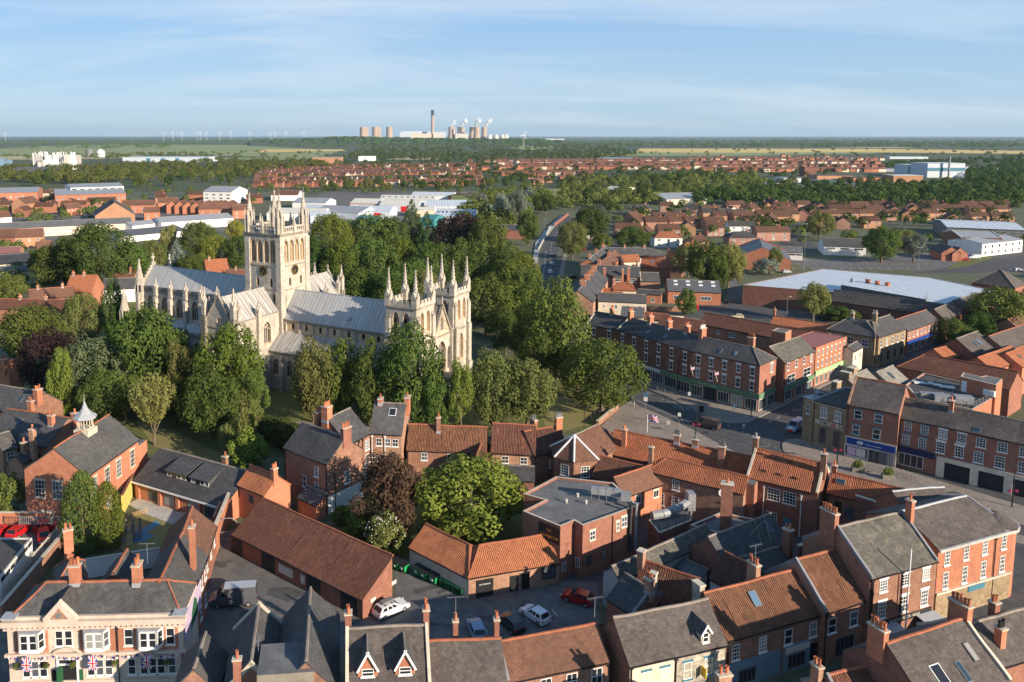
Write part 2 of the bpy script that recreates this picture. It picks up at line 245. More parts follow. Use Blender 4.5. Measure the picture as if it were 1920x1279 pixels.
# ---------------------------------------------------------------- mesh builder
class MB:
 def __init__(s):s.v=[];s.f=[];s.m=[]
 def poly(s,pts,m=0):
  i=len(s.v);s.v+=[tuple(p)for p in pts];s.f.append(tuple(range(i,i+len(pts))));s.m.append(m)
 def box(s,x0,x1,y0,y1,z0,z1,m=0,top=None):
  a=[(x0,y0,z0),(x1,y0,z0),(x1,y1,z0),(x0,y1,z0),(x0,y0,z1),(x1,y0,z1),(x1,y1,z1),(x0,y1,z1)]
  i=len(s.v);s.v+=a
  for k,q in enumerate(((0,3,2,1),(4,5,6,7),(0,1,5,4),(1,2,6,5),(2,3,7,6),(3,0,4,7))):
   s.f.append(tuple(i+j for j in q));s.m.append(top if(k==1 and top is not None)else m)
 def prism(s,pts,z0,z1,m=0,top=None,bottom=False):
  n=len(pts)
  for k in range(n):
   a,b=pts[k],pts[(k+1)%n];s.poly([(a[0],a[1],z0),(b[0],b[1],z0),(b[0],b[1],z1),(a[0],a[1],z1)],m)
  s.poly([(p[0],p[1],z1)for p in pts],m if top is None else top)
  if bottom:s.poly([(p[0],p[1],z0)for p in reversed(pts)],m)
 def slab(s,pts,t,m=0,under=None):
  pts=[Vector(p)for p in pts];n=(pts[1]-pts[0]).cross(pts[2]-pts[0]).normalized()
  if n.z<0:pts.reverse();n=-n
  lo=[p-n*t for p in pts];k=len(pts);u=m if under is None else under
  s.poly(pts,m);s.poly(list(reversed(lo)),u)
  for i in range(k):s.poly([lo[i],lo[(i+1)%k],pts[(i+1)%k],pts[i]],u)
 def ext(s,pts,o,dv,m=0):
  dv=Vector(dv);pts=[Vector(p)for p in pts];q=[p+dv for p in pts];k=len(pts)
  s.poly(pts,m);s.poly(list(reversed(q)),m)
  for i in range(k):s.poly([pts[(i+1)%k],pts[i],q[i],q[(i+1)%k]],m)
 def bar(s,a,b,r,m=0,n=6,r2=None):
  a=Vector(a);b=Vector(b);d=(b-a).normalized();u=d.orthogonal().normalized();w=d.cross(u);r2=r if r2 is None else r2
  A=[a+(u*math.cos(2*math.pi*k/n)+w*math.sin(2*math.pi*k/n))*r for k in range(n)]
  B=[b+(u*math.cos(2*math.pi*k/n)+w*math.sin(2*math.pi*k/n))*r2 for k in range(n)]
  for k in range(n):s.poly([A[k],A[(k+1)%n],B[(k+1)%n],B[k]],m)
  s.poly(list(reversed(A)),m);s.poly(B,m)
 def cone(s,x,y,z0,z1,r0,r1,n=8,m=0,rot=0.0):
  A=[(x+r0*math.cos(rot+2*math.pi*k/n),y+r0*math.sin(rot+2*math.pi*k/n))for k in range(n)]
  B=[(x+r1*math.cos(rot+2*math.pi*k/n),y+r1*math.sin(rot+2*math.pi*k/n))for k in range(n)]
  for k in range(n):
   a,b=A[k],A[(k+1)%n];c,d=B[(k+1)%n],B[k]
   if r1>1e-4:s.poly([(*a,z0),(*b,z0),(*c,z1),(*d,z1)],m)
   else:s.poly([(*a,z0),(*b,z0),(x,y,z1)],m)
  if r1>1e-4:s.poly([(*p,z1)for p in B],m)
 def lathe(s,prof,n=16,m=0,x=0,y=0):
  for(r0,z0),(r1,z1)in zip(prof,prof[1:]):
   for k in range(n):
    a0,a1=2*math.pi*k/n,2*math.pi*(k+1)/n
    s.poly([(x+r0*math.cos(a0),y+r0*math.sin(a0),z0),(x+r0*math.cos(a1),y+r0*math.sin(a1),z0),(x+r1*math.cos(a1),y+r1*math.sin(a1),z1),(x+r1*math.cos(a0),y+r1*math.sin(a0),z1)],m)
 def sag(s,A,seed,n=7):
  v0,f0,m0=s.v,s.f,s.m;s.v,s.f,s.m=[],[],[];sd=Vector((seed*7.3,seed*3.1,seed))
  def w(p):q=Vector(p);q.z+=A*noise.noise(q*.28+sd)+A*.35*noise.noise(q*1.1+sd);return q
  for f,m in zip(f0,m0):
   p=[Vector(v0[i])for i in f]
   if len(p)==3:p.append(p[2])
   if len(p)!=4:s.poly([w(x)for x in p],m);continue
   k1=n if(p[1]-p[0]).length>1.5 else 1;k2=n if max((p[3]-p[0]).length,(p[2]-p[1]).length)>1.5 else 1
   g=lambda a,b:w((p[0]*(1-a)+p[1]*a)*(1-b)+(p[3]*(1-a)+p[2]*a)*b)
   for i in range(k1):
    for j in range(k2):s.poly([g(i/k1,j/k2),g((i+1)/k1,j/k2),g((i+1)/k1,(j+1)/k2),g(i/k1,(j+1)/k2)],m)
  return s
 def mesh(s,name,mats,smooth=False,uv=True):
  me=bpy.data.meshes.new(name);me.from_pydata(s.v,[],s.f);me.validate();me.update()
  for k in(mats if isinstance(mats,(list,tuple))else[mats]):me.materials.append(MATS[k])
  if len(me.polygons)==len(s.m):me.polygons.foreach_set('material_index',s.m)
  if smooth:me.polygons.foreach_set('use_smooth',[True]*len(me.polygons))
  if uv:
   ul=me.uv_layers.new(name='UVMap');co=me.vertices
   buf=[0.0]*(2*len(me.loops))
   for p in me.polygons:
    n=p.normal
    if abs(n.z)>0.985:h=Vector((1,0,0));v=Vector((0,1,0))
    else:h=Vector((-n.y,n.x,0)).normalized();v=n.cross(h)
    for li in p.loop_indices:
     c=co[me.loops[li].vertex_index].co;buf[2*li]=c.dot(h);buf[2*li+1]=c.dot(v)
   ul.data.foreach_set('uv',buf)
  return me
 def build(s,name,mats,parent=None,loc=(0,0,0),rotz=0.0,smooth=False):
  o=bpy.data.objects.new(name,s.mesh(name,mats,smooth));COL.objects.link(o);o.location=loc;o.rotation_euler=(0,0,rotz)
  if parent:o.parent=parent
  return o
def inst(name,me,parent=None,loc=(0,0,0),rotz=0.0,scale=None):
 o=bpy.data.objects.new(name,me);COL.objects.link(o);o.location=loc;o.rotation_euler=(0,0,rotz)
 if scale:o.scale=scale
 if parent:o.parent=parent
 return o
def tag(o,label=None,cat=None,group=None,kind=None):
 if label:o['label']=label
 if cat:o['category']=cat
 if group:o['group']=group
 if kind:o['kind']=kind
 return o
def empty(name,loc=(0,0,0),rotz=0.0):
 o=bpy.data.objects.new(name,None);COL.objects.link(o);o.location=loc;o.rotation_euler=(0,0,rotz);o.empty_display_size=0.3
 return o
def copy_tree(o,parent=None):
 c=o.copy();COL.objects.link(c);c.parent=parent
 for ch in list(o.children):copy_tree(ch,c)
 return c
def text(parent,body,size,loc,rotz,mat,name='lettering',extr=0.015,align='CENTER',tilt=math.pi/2):
 cu=bpy.data.curves.new(name,'FONT');cu.body=body;cu.size=size;cu.extrude=extr;cu.align_x=align;cu.align_y='CENTER';cu.resolution_u=2
 t_=bpy.data.objects.new(name,cu);me=bpy.data.meshes.new_from_object(t_);bpy.data.objects.remove(t_);me.materials.clear();me.materials.append(MATS[mat])
 o=bpy.data.objects.new(name,me);COL.objects.link(o);o.parent=parent;o.location=loc;o.rotation_euler=(tilt,0,rotz)
 return o
 # ---------------------------------------------------------------- windows
WCACHE={}
# style: (frame material, columns, rows, lintel, sill, material of lintel/sill)
WST={'sash':('paint_white',1,2,0,1,'paint_white'),'grid':('paint_white',3,4,0,1,'paint_white'),'georg':('paint_white',3,4,2,1,'paint_white'),'lint':('paint_white',1,2,2,1,'paint_white'),'white':('paint_white',2,2,0,1,'paint_white'),'stone':('paint_white',2,2,1,1,'stone_trim'),'hall':('paint_offwhite',3,4,1,1,'stone_trim'),'teal':('paint_white',1,2,1,1,'paint_teal'),'tealgrid':('paint_white',3,4,1,1,'paint_teal'),'dark':('paint_black',2,1,0,0,'paint_black'),'shop':('paint_white',4,1,0,0,'paint_white'),'shopdark':('paint_grey',4,1,0,0,'paint_grey'),'small':('paint_white',2,3,0,0,'paint_white'),'metalgrid':('paint_white',4,4,0,1,'stone_trim'),'lead':('paint_black',3,2,0,0,'paint_black'),'casement':('paint_white',2,1,1,1,'stone_trim'),'plain':('paint_white',1,1,0,0,'paint_white'),'flat':('paint_white',3,1,0,0,'paint_white'),'fancy':('paint_white',1,2,3,1,'paint_white')}
def win_mesh(style,w,h,glassm='glass'):
 k=(style,round(w,2),round(h,2),glassm)
 if k in WCACHE:return WCACHE[k]
 fm,nx,nz,lin,sill,lm=WST[style]
 a=MB();f=0.08 if w<2 else 0.10;x0,x1=-w/2,w/2
 a.box(x0,x0+f,-0.05,0.02,0,h);a.box(x1-f,x1,-0.05,0.02,0,h);a.box(x0+f,x1-f,-0.05,0.02,0,f);a.box(x0+f,x1-f,-0.05,0.02,h-f,h)
 t=0.028
 for i in range(1,nx):
  x=x0+w*i/nx;a.box(x-t,x+t,-0.035,0.02,f,h-f)
 for j in range(1,nz):
  z=h*j/nz;tt=t*1.6 if j*2==nz else t;a.box(x0+f,x1-f,-0.041,0.02,z-tt,z+tt)
 if lin==1:a.box(x0-0.15,x1+0.15,-0.055,0.02,h+0.003,h+0.26,1)
 if lin>=2:
  a.poly([(x0-0.1,-0.06,h+0.003),(x1+0.1,-0.06,h+0.003),(x1+0.24,-0.06,h+0.34),(x0-0.24,-0.06,h+0.34)],1)
  a.box(x0-0.1,x1+0.1,-0.058,0.02,h+0.003,h+0.33,1)
 if lin==3:
  a.box(x0-0.26,x1+0.26,-0.16,0.02,h+0.345,h+0.43,1);a.box(-0.13,0.13,-0.13,0.02,h+0.01,h+0.40,1)
 if sill:a.box(x0-0.12,x1+0.12,-0.14,0.02,-0.14,-0.003,1)
 g=MB();g.box(x0+f*0.6,x1-f*0.6,-0.018,0.015,f*0.6,h-f*0.6)
 WCACHE[k]=(a.mesh('window',[fm,lm]),g.mesh('pane',[glassm]));return WCACHE[k]
def add_window(par,style,w,h,loc,rotz,detail=1,glassm='glass'):
 a,g=win_mesh(style,w,h,glassm);o=inst('window',a,par,loc,rotz);inst('pane',g,o)
 return o
PCACHE={}
def pot_mesh(h=0.75,m='terracotta'):
 k=(round(h,2),m)
 if k not in PCACHE:
  a=MB();a.lathe([(0.17,0),(0.15,h*0.75),(0.14,h*0.8),(0.185,h*0.86),(0.185,h),(0.13,h),(0.12,h*0.7)],10);a.cone(0,0,h*0.55,h*0.7,0.12,0.12,10);PCACHE[k]=a.mesh('chimney_pot',[m],smooth=False)
 return PCACHE[k]
def chimney(par,x,y,z0,z1,lx,ly,n,mat='brick_red',cap='stone_trim',pm='terracotta',ph=0.75,rotz=0,zs=None):
 lx*=.84;ly*=.84;a=MB();hx,hy=lx/2,ly/2
 a.box(-hx,hx,-hy,hy,z0,z1-0.32);a.box(-hx-0.05,hx+0.05,-hy-0.05,hy+0.05,z1-0.32,z1-0.12);a.box(-hx-0.10,hx+0.10,-hy-0.10,hy+0.10,z1-0.12,z1,1)
 if zs:a.box(-hx-.04,hx+.04,-hy-.04,hy+.04,zs-.5,zs,2)
 o=a.build('chimney',[mat,cap,'lead'],par,(x,y,0),rotz)
 for i in range(n):
  t=(i+0.5)/n-0.5
  p=(t*lx,0,z1)if lx>=ly else(0,t*ly,z1)
  inst('chimney_pot',pot_mesh(ph*(1,0.85,1.1)[i%3],pm),o,p)
 return o
def face_at(L,d,face,u,z):
 return{'front':((u,0,z),0.0),'back':((L-u,d,z),math.pi),'right':((L,u,z),math.pi/2),'left':((0,d-u,z),-math.pi/2)}[face]
BLD={}
def solve_d(o,rot,L,he,R,t,mono):
 c,s=math.cos(rot),math.sin(rot)
 def y_at(d):
  off=d if mono else d/2;z=he+t*off
  best=None;lo,hi=-L,2*L
  def pt(u):return proj((o.x+u*c-off*s,o.y+u*s+off*c,z))
  a,b=pt(0.0),pt(L)
  if abs(a[0]-b[0])<1e-3:return a[1]
  k=(R[0]-a[0])/(b[0]-a[0]);return a[1]+k*(b[1]-a[1])
 lo,hi=1.0,60.0
 for _ in range(40):
  m=(lo+hi)/2
  if y_at(m)>R[1]:lo=m
  else:hi=m
 return lo
def bld(name,label,cat,A,B,he,roof='gable',R=None,d=None,pitch=38,wm='brick_red',rm='slate_dark',hip=(0,0),cop=0,win=(),chim=(),sky=(),group=None,ridge=None,z0=0.0,over=0.22,gutter=True,L=None,world=False,copm='stone_trim',parapet=0.5,vm=None,base=-0.3):
 """A, B: the two ends of the eaves line that faces the viewer (left, right), as picture points at height he (or world x, y)."""
 a=Vector((*A,he))if world else P(A[0],A[1],he);b=Vector((*B,he))if world else P(B[0],B[1],he)
 rot=math.atan2(b.y-a.y,b.x-a.x);L=L or math.hypot(b.x-a.x,b.y-a.y);t=math.tan(rad(pitch))
 if d is None:d=solve_d(a,rot,L,he,R,t,roof=='mono')
 root=tag(empty(name,(a.x,a.y,z0),rot),label,cat,group)
 BLD[label]=(root,L,d,he)
 w=MB();r=MB();h2=d/2;rh=he+t*(d if roof=='mono' else h2);mats=[wm]
 ridge=ridge or('ridge_red' if 'pantile' in rm or 'tile' in rm else 'ridge_grey')
 if roof=='flat':
  p=parapet;q=0.28
  w.poly([(0,0,base),(L,0,base),(L,0,he),(0,0,he)]);w.poly([(L,0,base),(L,d,base),(L,d,he),(L,0,he)]);w.poly([(L,d,base),(0,d,base),(0,d,he),(L,d,he)]);w.poly([(0,d,base),(0,0,base),(0,0,he),(0,d,he)])
  w.box(-0.04,L+0.04,-0.04,q,he,he+0.12,1);w.box(-0.04,L+0.04,d-q,d+0.04,he,he+0.12,1);w.box(-0.04,q,q,d-q,he,he+0.12,1);w.box(L-q,L+0.04,q,d-q,he,he+0.12,1)
  w.box(q,L-q,q,q+0.02,he-p,he);w.box(q,L-q,d-q-0.02,d-q,he-p,he);w.box(q,q+0.02,q,d-q,he-p,he);w.box(L-q-0.02,L-q,q,d-q,he-p,he)
  w.build('wall',[wm,copm],root);r.box(0.05,L-0.05,0.05,d-0.05,he-p-0.2,he-p);r.build('roof',[rm],root)
 else:
  w.poly([(0,0,base),(L,0,base),(L,0,he),(0,0,he)])
  if roof=='mono':
   w.poly([(L,0,base),(L,d,base),(L,d,rh),(L,0,he)]);w.poly([(0,d,base),(0,0,base),(0,0,he),(0,d,rh)]);w.poly([(L,d,base),(0,d,base),(0,d,rh),(L,d,rh)])
   e=over;r.slab([(-0.12,-e,he-e*t+0.05),(L+0.12,-e,he-e*t+0.05),(L+0.12,d+0.1,rh+0.1*t+0.05),(-0.12,d+0.1,rh+0.1*t+0.05)],0.14)
   r.box(-0.12,L+0.12,d-0.05,d+0.2,rh-0.05,rh+0.22,1)
  else:
   w.poly([(L,d,base),(0,d,base),(0,d,he),(L,d,he)])
   hl,hr=hip
   if hr:w.poly([(L,0,base),(L,d,base),(L,d,he),(L,0,he)])
   else:w.poly([(L,0,base),(L,d,base),(L,d,he),(L,h2,rh),(L,0,he)])
   if hl:w.poly([(0,d,base),(0,0,base),(0,0,he),(0,d,he)])
   else:w.poly([(0,d,base),(0,0,base),(0,0,he),(0,h2,rh),(0,d,he)])
   e=over;g=0.0 if cop else 0.12;zo=0.06;ez=he-e*t+zo
   xl=h2*hl if hl else-g;xr=L-h2*hr if hr else L+g
   el=-e if hl else-g;er=L+e if hr else L+g
   r.slab([(el,-e,ez),(er,-e,ez),(xr,h2,rh+zo),(xl,h2,rh+zo)],0.14)
   r.slab([(er,d+e,ez),(el,d+e,ez),(xl,h2,rh+zo),(xr,h2,rh+zo)],0.14)
   if hl:r.slab([(-e,d+e,ez),(-e,-e,ez),(xl,h2,rh+zo)],0.14)
   if hr:r.slab([(L+e,-e,ez),(L+e,d+e,ez),(xr,h2,rh+zo)],0.14)
   r.ext([(xl,h2-0.17,rh+zo-0.04),(xl,h2+0.17,rh+zo-0.04),(xl,h2+0.09,rh+zo+0.13),(xl,h2-0.09,rh+zo+0.13)],0,(xr-xl,0,0),1)
   for hh,ex,xx in((hl,-e,xl),(hr,L+e,xr)):
    if hh:
     r.bar((ex,-e,ez+0.04),(xx,h2,rh+zo+0.05),0.11,1,5);r.bar((ex,d+e,ez+0.04),(xx,h2,rh+zo+0.05),0.11,1,5)
   if cop:
    for ci,(x0,x1)in enumerate(((-0.02,0.30),(L-0.30,L+0.02))):
     if(cop==2 and ci==0)or(cop==3 and ci==1)or(ci==0 and hl)or(ci==1 and hr):continue
     for sgn in(1,-1):
      y0,y1=(-0.25,h2)if sgn==1 else(d+0.25,h2)
      r.slab([(x0,y0,he-0.25*t+0.36),(x1,y0,he-0.25*t+0.36),(x1,y1,rh+0.36),(x0,y1,rh+0.36)],0.42,2)
  w.build('wall',mats,root);(r.sag(.16 if a.y<150 else.11,len(BLD))if a.y<230 and 'metal' not in rm else r).build('roof',[rm,ridge,copm],root)
  if vm is not None and roof!='mono':pass
  if gutter and win and he>4.5 and a.y<175 and L>5:pipe(root,.18,-.10,0,he-over*t)
  if gutter:
   q=MB();z=he-over*t-0.05;q.box(0,L,-over-0.10,-over+0.02,z-0.06,z+0.06);q.build('gutter',['paint_black'],root)
 for wi in win:
  face,style,ww,hh,z,us=wi[:6];gm=wi[6]if len(wi)>6 else 'glass'
  FL=L if face in('front','back')else d
  if isinstance(us,int):us=[FL*(i+0.5)/us for i in range(us)]
  elif isinstance(us,tuple):us=[FL*u for u in us]
  for u in us:
   loc,rz=face_at(L,d,face,u,z);add_window(root,style,ww,hh,loc,rz,glassm=gm)
 for c in chim:
  u,v,h,lx,ly,n=c[:6];zz=he+t*(min(v,1-v)*d if roof!='mono' else v*d)if roof!='flat' else he
  chimney(root,u*L,v*d,zz-0.8-max(lx,ly)*0.3,rh+h*.82 if roof!='flat' else he+h,lx,ly,n,*(c[6:]),zs=zz+.1 if(c[1]>.3 and.04<c[0]<.96 and max(lx,ly)<1.7 and roof!='flat')else None)
 for s in sky:
  u,v,sw,sh=s[:4];y=v*(d if roof=='mono' else h2);z=he+t*y+0.07
  a_=MB();a_.box(-sw/2,sw/2,-sh/2,sh/2,0.0,0.10);a_.box(-sw/2+0.09,sw/2-0.09,-sh/2+0.09,sh/2-0.09,0.10,0.115,1)
  o=a_.build('skylight',[s[5]if len(s)>5 else 'paint_grey',s[4]if len(s)>4 else 'glass_blue'],root,(u*L,y,z));o.rotation_euler=(math.atan(t),0,0)
 return root,L,d,rh
def dormer(root,L,d,he,pitch,u,v,w,h,rm='slate_dark',wm='brick_red',white=True,style='sash',peak=1.1):
 """small gabled dormer on the near slope; v = where its face stands on the slope"""
 t=math.tan(rad(pitch));y=v*d/2;z=he+t*y;back=(h+peak*w)/t+0.2
 o=empty('dormer',(u*L,y,z));o.parent=root
 b=MB();b.poly([(-w/2,0,-0.1),(w/2,0,-0.1),(w/2,0,h),(0,0,h+peak*w/2),(-w/2,0,h)]);bb=h/t
 b.poly([(w/2,0,-0.1),(w/2,bb,h),(w/2,0,h)]);b.poly([(-w/2,0,-0.1),(-w/2,0,h),(-w/2,bb,h)]);b.build('dormer_wall',[wm],o)
 r=MB();e=0.15;pk=h+peak*w/2
 for s in(1,-1):
  hh=h-e*peak;r.slab([(s*(w/2+e),-0.25,hh+0.05),(s*(w/2+e),hh/t+0.1,hh+0.05),(0,pk/t+0.1,pk+0.05),(0,-0.25,pk+0.05)],0.1)
  r.slab([(s*(w/2+e+0.02),-0.30,hh+0.09),(s*(w/2+e+0.02),-0.22,hh+0.09),(0,-0.22,pk+0.09),(0,-0.30,pk+0.09)],0.2,1)
 r.box(-0.08,0.08,-0.28,pk/t,pk,pk+0.12,2)
 r.build('dormer_roof',[rm,'paint_white' if white else 'timber','ridge_grey'],o)
 add_window(o,style,w*0.62,h*0.85,(0,0,0.1),0)
def part_box(root,name,x0,x1,y0,y1,z0,z1,m,top=None):
 a=MB();a.box(x0,x1,y0,y1,z0,z1,0,1 if top else None);return a.build(name,[m,top]if top else[m],root)
def pipe(root,x,y,z0,z1,m='paint_black',r=0.07):
 a=MB();a.bar((x,y,z0),(x,y,z1),r,0,6);a.box(x-0.15,x+0.15,y-0.13,y+0.13,z1-0.3,z1);return a.build('downpipe',[m],root)
def polyblock(name,label,cat,pts,he,wm,rm,parapet=0.35,copm='stone_trim',group=None):
 """flat-roofed block on a plan polygon given as picture points of its parapet at height he"""
 q=[P(x,y,he)for x,y in pts];ar=sum(a.x*b.y-b.x*a.y for a,b in zip(q,q[1:]+q[:1]))
 if ar<0:q.reverse()
 o=q[0].copy();root=tag(empty(name,(o.x,o.y,0)),label,cat,group);p=[(v.x-o.x,v.y-o.y)for v in q];n=len(p)
 w=MB();r=MB()
 inn=[]
 for k in range(n):
  a,b,c=Vector(p[k-1]),Vector(p[k]),Vector(p[(k+1)%n]);e1=(b-a).normalized();e2=(c-b).normalized()
  n1=Vector((-e1.y,e1.x));n2=Vector((-e2.y,e2.x));m=(n1+n2);m=m/max(0.3,m.dot(n1))if m.length>1e-3 else n1
  inn.append(b+m*0.3)
 for k in range(n):
  a,b=p[k],p[(k+1)%n];ia,ib=inn[k],inn[(k+1)%n]
  w.poly([(*a,-0.3),(*b,-0.3),(*b,he),(*a,he)]);w.poly([(*a,he),(*b,he),(*ib,he),(*ia,he)],1);w.poly([(*ib,he-parapet),(*ia,he-parapet),(*ia,he),(*ib,he)])
 r.poly([(*v,he-parapet)for v in inn]);w.build('wall',[wm,copm],root);r.build('roof',[rm],root)
 return root,p
def rel(root,v):
 d=Vector(v)-root.location;a=-root.rotation_euler.z
 return Vector((d.x*math.cos(a)-d.y*math.sin(a),d.x*math.sin(a)+d.y*math.cos(a),d.z))
 # ---------------------------------------------------------------- the abbey church (local x = west, y = south)
AB=tag(empty('abbey_church',(-13.7,183.83,0),rad(-30.5)),'large pale stone medieval abbey church with square clock tower and twin spired west towers','church')
def arch_pts(c,a,zs,za,n=7):
 r=[]
 for i in range(n+1):
  t=i/n;r.append((c-a*math.cos(t*math.pi/2)**1.25 if False else c-a*(1-t),0))
 pts=[]
 H_=za-zs
 for i in range(n+1):
  t=i/n;x=-a+a*t;z=H_*math.sqrt(max(0,1-(1-t)**2.0))*(0.86+0.14*t);pts.append((c+x,zs+z))
 for i in range(n-1,-1,-1):
  x,z=pts[i];pts.append((2*c-x,z))
 return pts
def arch_wall(mb,o,du,L,z0,z1,bays,depth=0.5,ms=(0,1,2),skip_back=False):
 """vertical wall from o along du (unit) of length L with real pointed recesses. bays: (centre, halfwidth, sill, spring, apex)"""
 o=Vector((*o,0));du=Vector((*du,0));dn=Vector((-du.y,du.x,0))
 f=lambda u,z,v=0.0:o+du*u+dn*v+Vector((0,0,z))
 bays=sorted(bays);edges=[0.0]+[(a[0]+a[1]+b[0]-b[1])/2 for a,b in zip(bays,bays[1:])]+[L]
 for k,(c,a,zb,zs,za)in enumerate(bays):
  e0,e1=edges[k],edges[k+1]
  mb.poly([f(e0,z0),f(c-a,z0),f(c-a,z1),f(e0,z1)],ms[0]);mb.poly([f(c+a,z0),f(e1,z0),f(e1,z1),f(c+a,z1)],ms[0])
  if zb>z0+1e-3:mb.poly([f(c-a,z0),f(c+a,z0),f(c+a,zb),f(c-a,zb)],ms[0])
  p=arch_pts(c,a,zs,za)
  for(xa,zA),(xb,zB)in zip(p,p[1:]):
   mb.poly([f(xa,zA),f(xb,zB),f(xb,z1),f(xa,z1)],ms[0]);mb.poly([f(xa,zA),f(xa,zA,depth),f(xb,zB,depth),f(xb,zB)],ms[1])
  mb.poly([f(c-a,zb),f(c-a,zb,depth),f(c-a,zs,depth),f(c-a,zs)],ms[1]);mb.poly([f(c+a,zb,depth),f(c+a,zb),f(c+a,zs),f(c+a,zs,depth)],ms[1])
  mb.poly([f(c-a,zb),f(c+a,zb),f(c+a,zb+depth*0.5,depth),f(c-a,zb+depth*0.5,depth)],ms[1])
  back=[f(x,z,depth)for x,z in[(c-a,zb)]+p+[(c+a,zb)]]
  mb.poly(list(reversed(back)),ms[2])
 return f
def tracery(mb,f,c,a,zb,zs,za,depth,n=3,m=0,t=0.09):
 dv=depth-0.12
 for i in range(1,n+1 if n==0 else n):
  x=c-a+2*a*i/n;q=1-abs(x-c)/a;zt=zs+(za-zs)*0.55*q
  A=f(x-t,zb,dv);B=f(x+t,zb,dv);Cc=f(x+t,zt,dv);D=f(x-t,zt,dv);mb.poly([A,B,Cc,D],m);mb.poly([f(x-t,zb,depth),A,D,f(x-t,zt,depth)],m);mb.poly([B,f(x+t,zb,depth),f(x+t,zt,depth),Cc],m)
  # interlaced heads
 for sx in(-1,1):
  for off in(0.0,0.5):
   q=[(c+sx*a*(off+(1-off)*(1-math.sin(k/5*math.pi/2))),zs+(za-zs)*(0.62+0.1*off)*(k/5))for k in range(6)]
   for(xa,zA),(xb,zB)in zip(q,q[1:]):mb.poly([f(xa-t,zA,dv),f(xa+t,zA,dv),f(xb+t,zB,dv),f(xb-t,zB,dv)],m)
 r=a*0.34;zc=zs+(za-zs)*0.55
 for k in range(10):
  a0,a1=2*math.pi*k/10,2*math.pi*(k+1)/10
  mb.poly([f(c+r*math.cos(a0),zc+r*math.sin(a0),dv),f(c+r*math.cos(a1),zc+r*math.sin(a1),dv),f(c+(r+.16)*math.cos(a1),zc+(r+.16)*math.sin(a1),dv),f(c+(r+.16)*math.cos(a0),zc+(r+.16)*math.sin(a0),dv)],m)
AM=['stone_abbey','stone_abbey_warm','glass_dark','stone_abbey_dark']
def pinn_mesh(w,hs,ht,gab=True,crockets=5,finial=True):
 """square shaft of width w, height hs, then a spire up to ht"""
 a=MB();h=w/2;a.box(-h,h,-h,h,0,hs);a.box(-h-0.07,h+0.07,-h-0.07,h+0.07,hs-0.12,hs+0.06)
 if gab:
  for k in range(4):
   c,s=(1,0,-1,0)[k],(0,1,0,-1)[k]
   pts=[(-h*0.9,h+0.1,hs+0.06),(h*0.9,h+0.1,hs+0.06),(0,h+0.1,hs+w*1.05)]
   a.poly([(x*c-y*s,x*s+y*c,z)for x,y,z in reversed(pts)]);q=[(x*c-y*s,x*s+y*c,z)for x,y,z in pts]
   for j in(0,1):p,r=q[j],q[(j+1)%3 if j==0 else 2]
   a.poly([q[0],q[2],(0,0,hs+w*1.15)]);a.poly([q[2],q[1],(0,0,hs+w*1.15)])
   a.box(*((-h*.35,h*.35)if c==0 or True else(0,0)),-h*.35,h*.35,hs*0.2,hs*0.2+0.01)
 a.cone(0,0,hs+0.06,ht,h*0.92,0.05,4,0,math.pi/4)if crockets==0 else a.cone(0,0,hs+0.06,ht,h*0.88,0.06,8,0,math.pi/8)
 for i in range(crockets):
  t=(i+0.7)/(crockets+0.6);z=hs+(ht-hs)*t;r=h*0.9*(1-t)
  for k in range(4):
   an=math.pi/4+k*math.pi/2;x,y=r*math.cos(an),r*math.sin(an);a.box(x-0.1,x+0.1,y-0.1,y+0.1,z-0.1,z+0.14)
 if finial:a.box(-0.13,0.13,-0.13,0.13,ht-0.25,ht+0.05);a.box(-0.06,0.06,-0.06,0.06,ht,ht+0.3)
 return a.mesh('pinnacle',['stone_abbey'])
def crenel(mb,x0,x1,y0,y1,z,h=0.75,mh=0.85,t=0.4,n=5,m=0):
 for(a0,a1,b0,b1)in((x0,x1,y0,y0+t),(x0,x1,y1-t,y1),(x0,x0+t,y0+t,y1-t),(x1-t,x1,y0+t,y1-t)):
  mb.box(a0,a1,b0,b1,z,z+h,m)
  lx,ly=a1-a0,b1-b0
  for k in range(n):
   u0,u1=(k+0.22)/n,(k+0.78)/n
   if lx>ly:mb.box(a0+lx*u0,a0+lx*u1,b0,b1,z+h,z+h+mh,m)
   else:mb.box(a0,a1,b0+ly*u0,b0+ly*u1,z+h,z+h+mh,m)
def pierced(mb,a,b,z,h,n,t=0.28,m=0):
 a=Vector((*a,0));b=Vector((*b,0));d=(b-a);L=d.length;d.normalize();q=Vector((-d.y,d.x,0))*t/2;rot=math.atan2(d.y,d.x)
 def bx(u0,u1,z0,z1):
  pts=[a+d*u0-q,a+d*u1-q,a+d*u1+q,a+d*u0+q];mb.prism([(p.x,p.y)for p in pts],z0,z1,m,bottom=True)
 bx(0,L,z,z+h*0.25);bx(0,L,z+h*0.78,z+h)
 for k in range(n+1):
  u=L*k/n;bx(max(0,u-0.11),min(L,u+0.11),z+h*0.25,z+h*0.78)
  if k<n:
   um=L*(k+0.5)/n;bx(um-0.05,um+0.05,z+h*0.25,z+h*0.5)
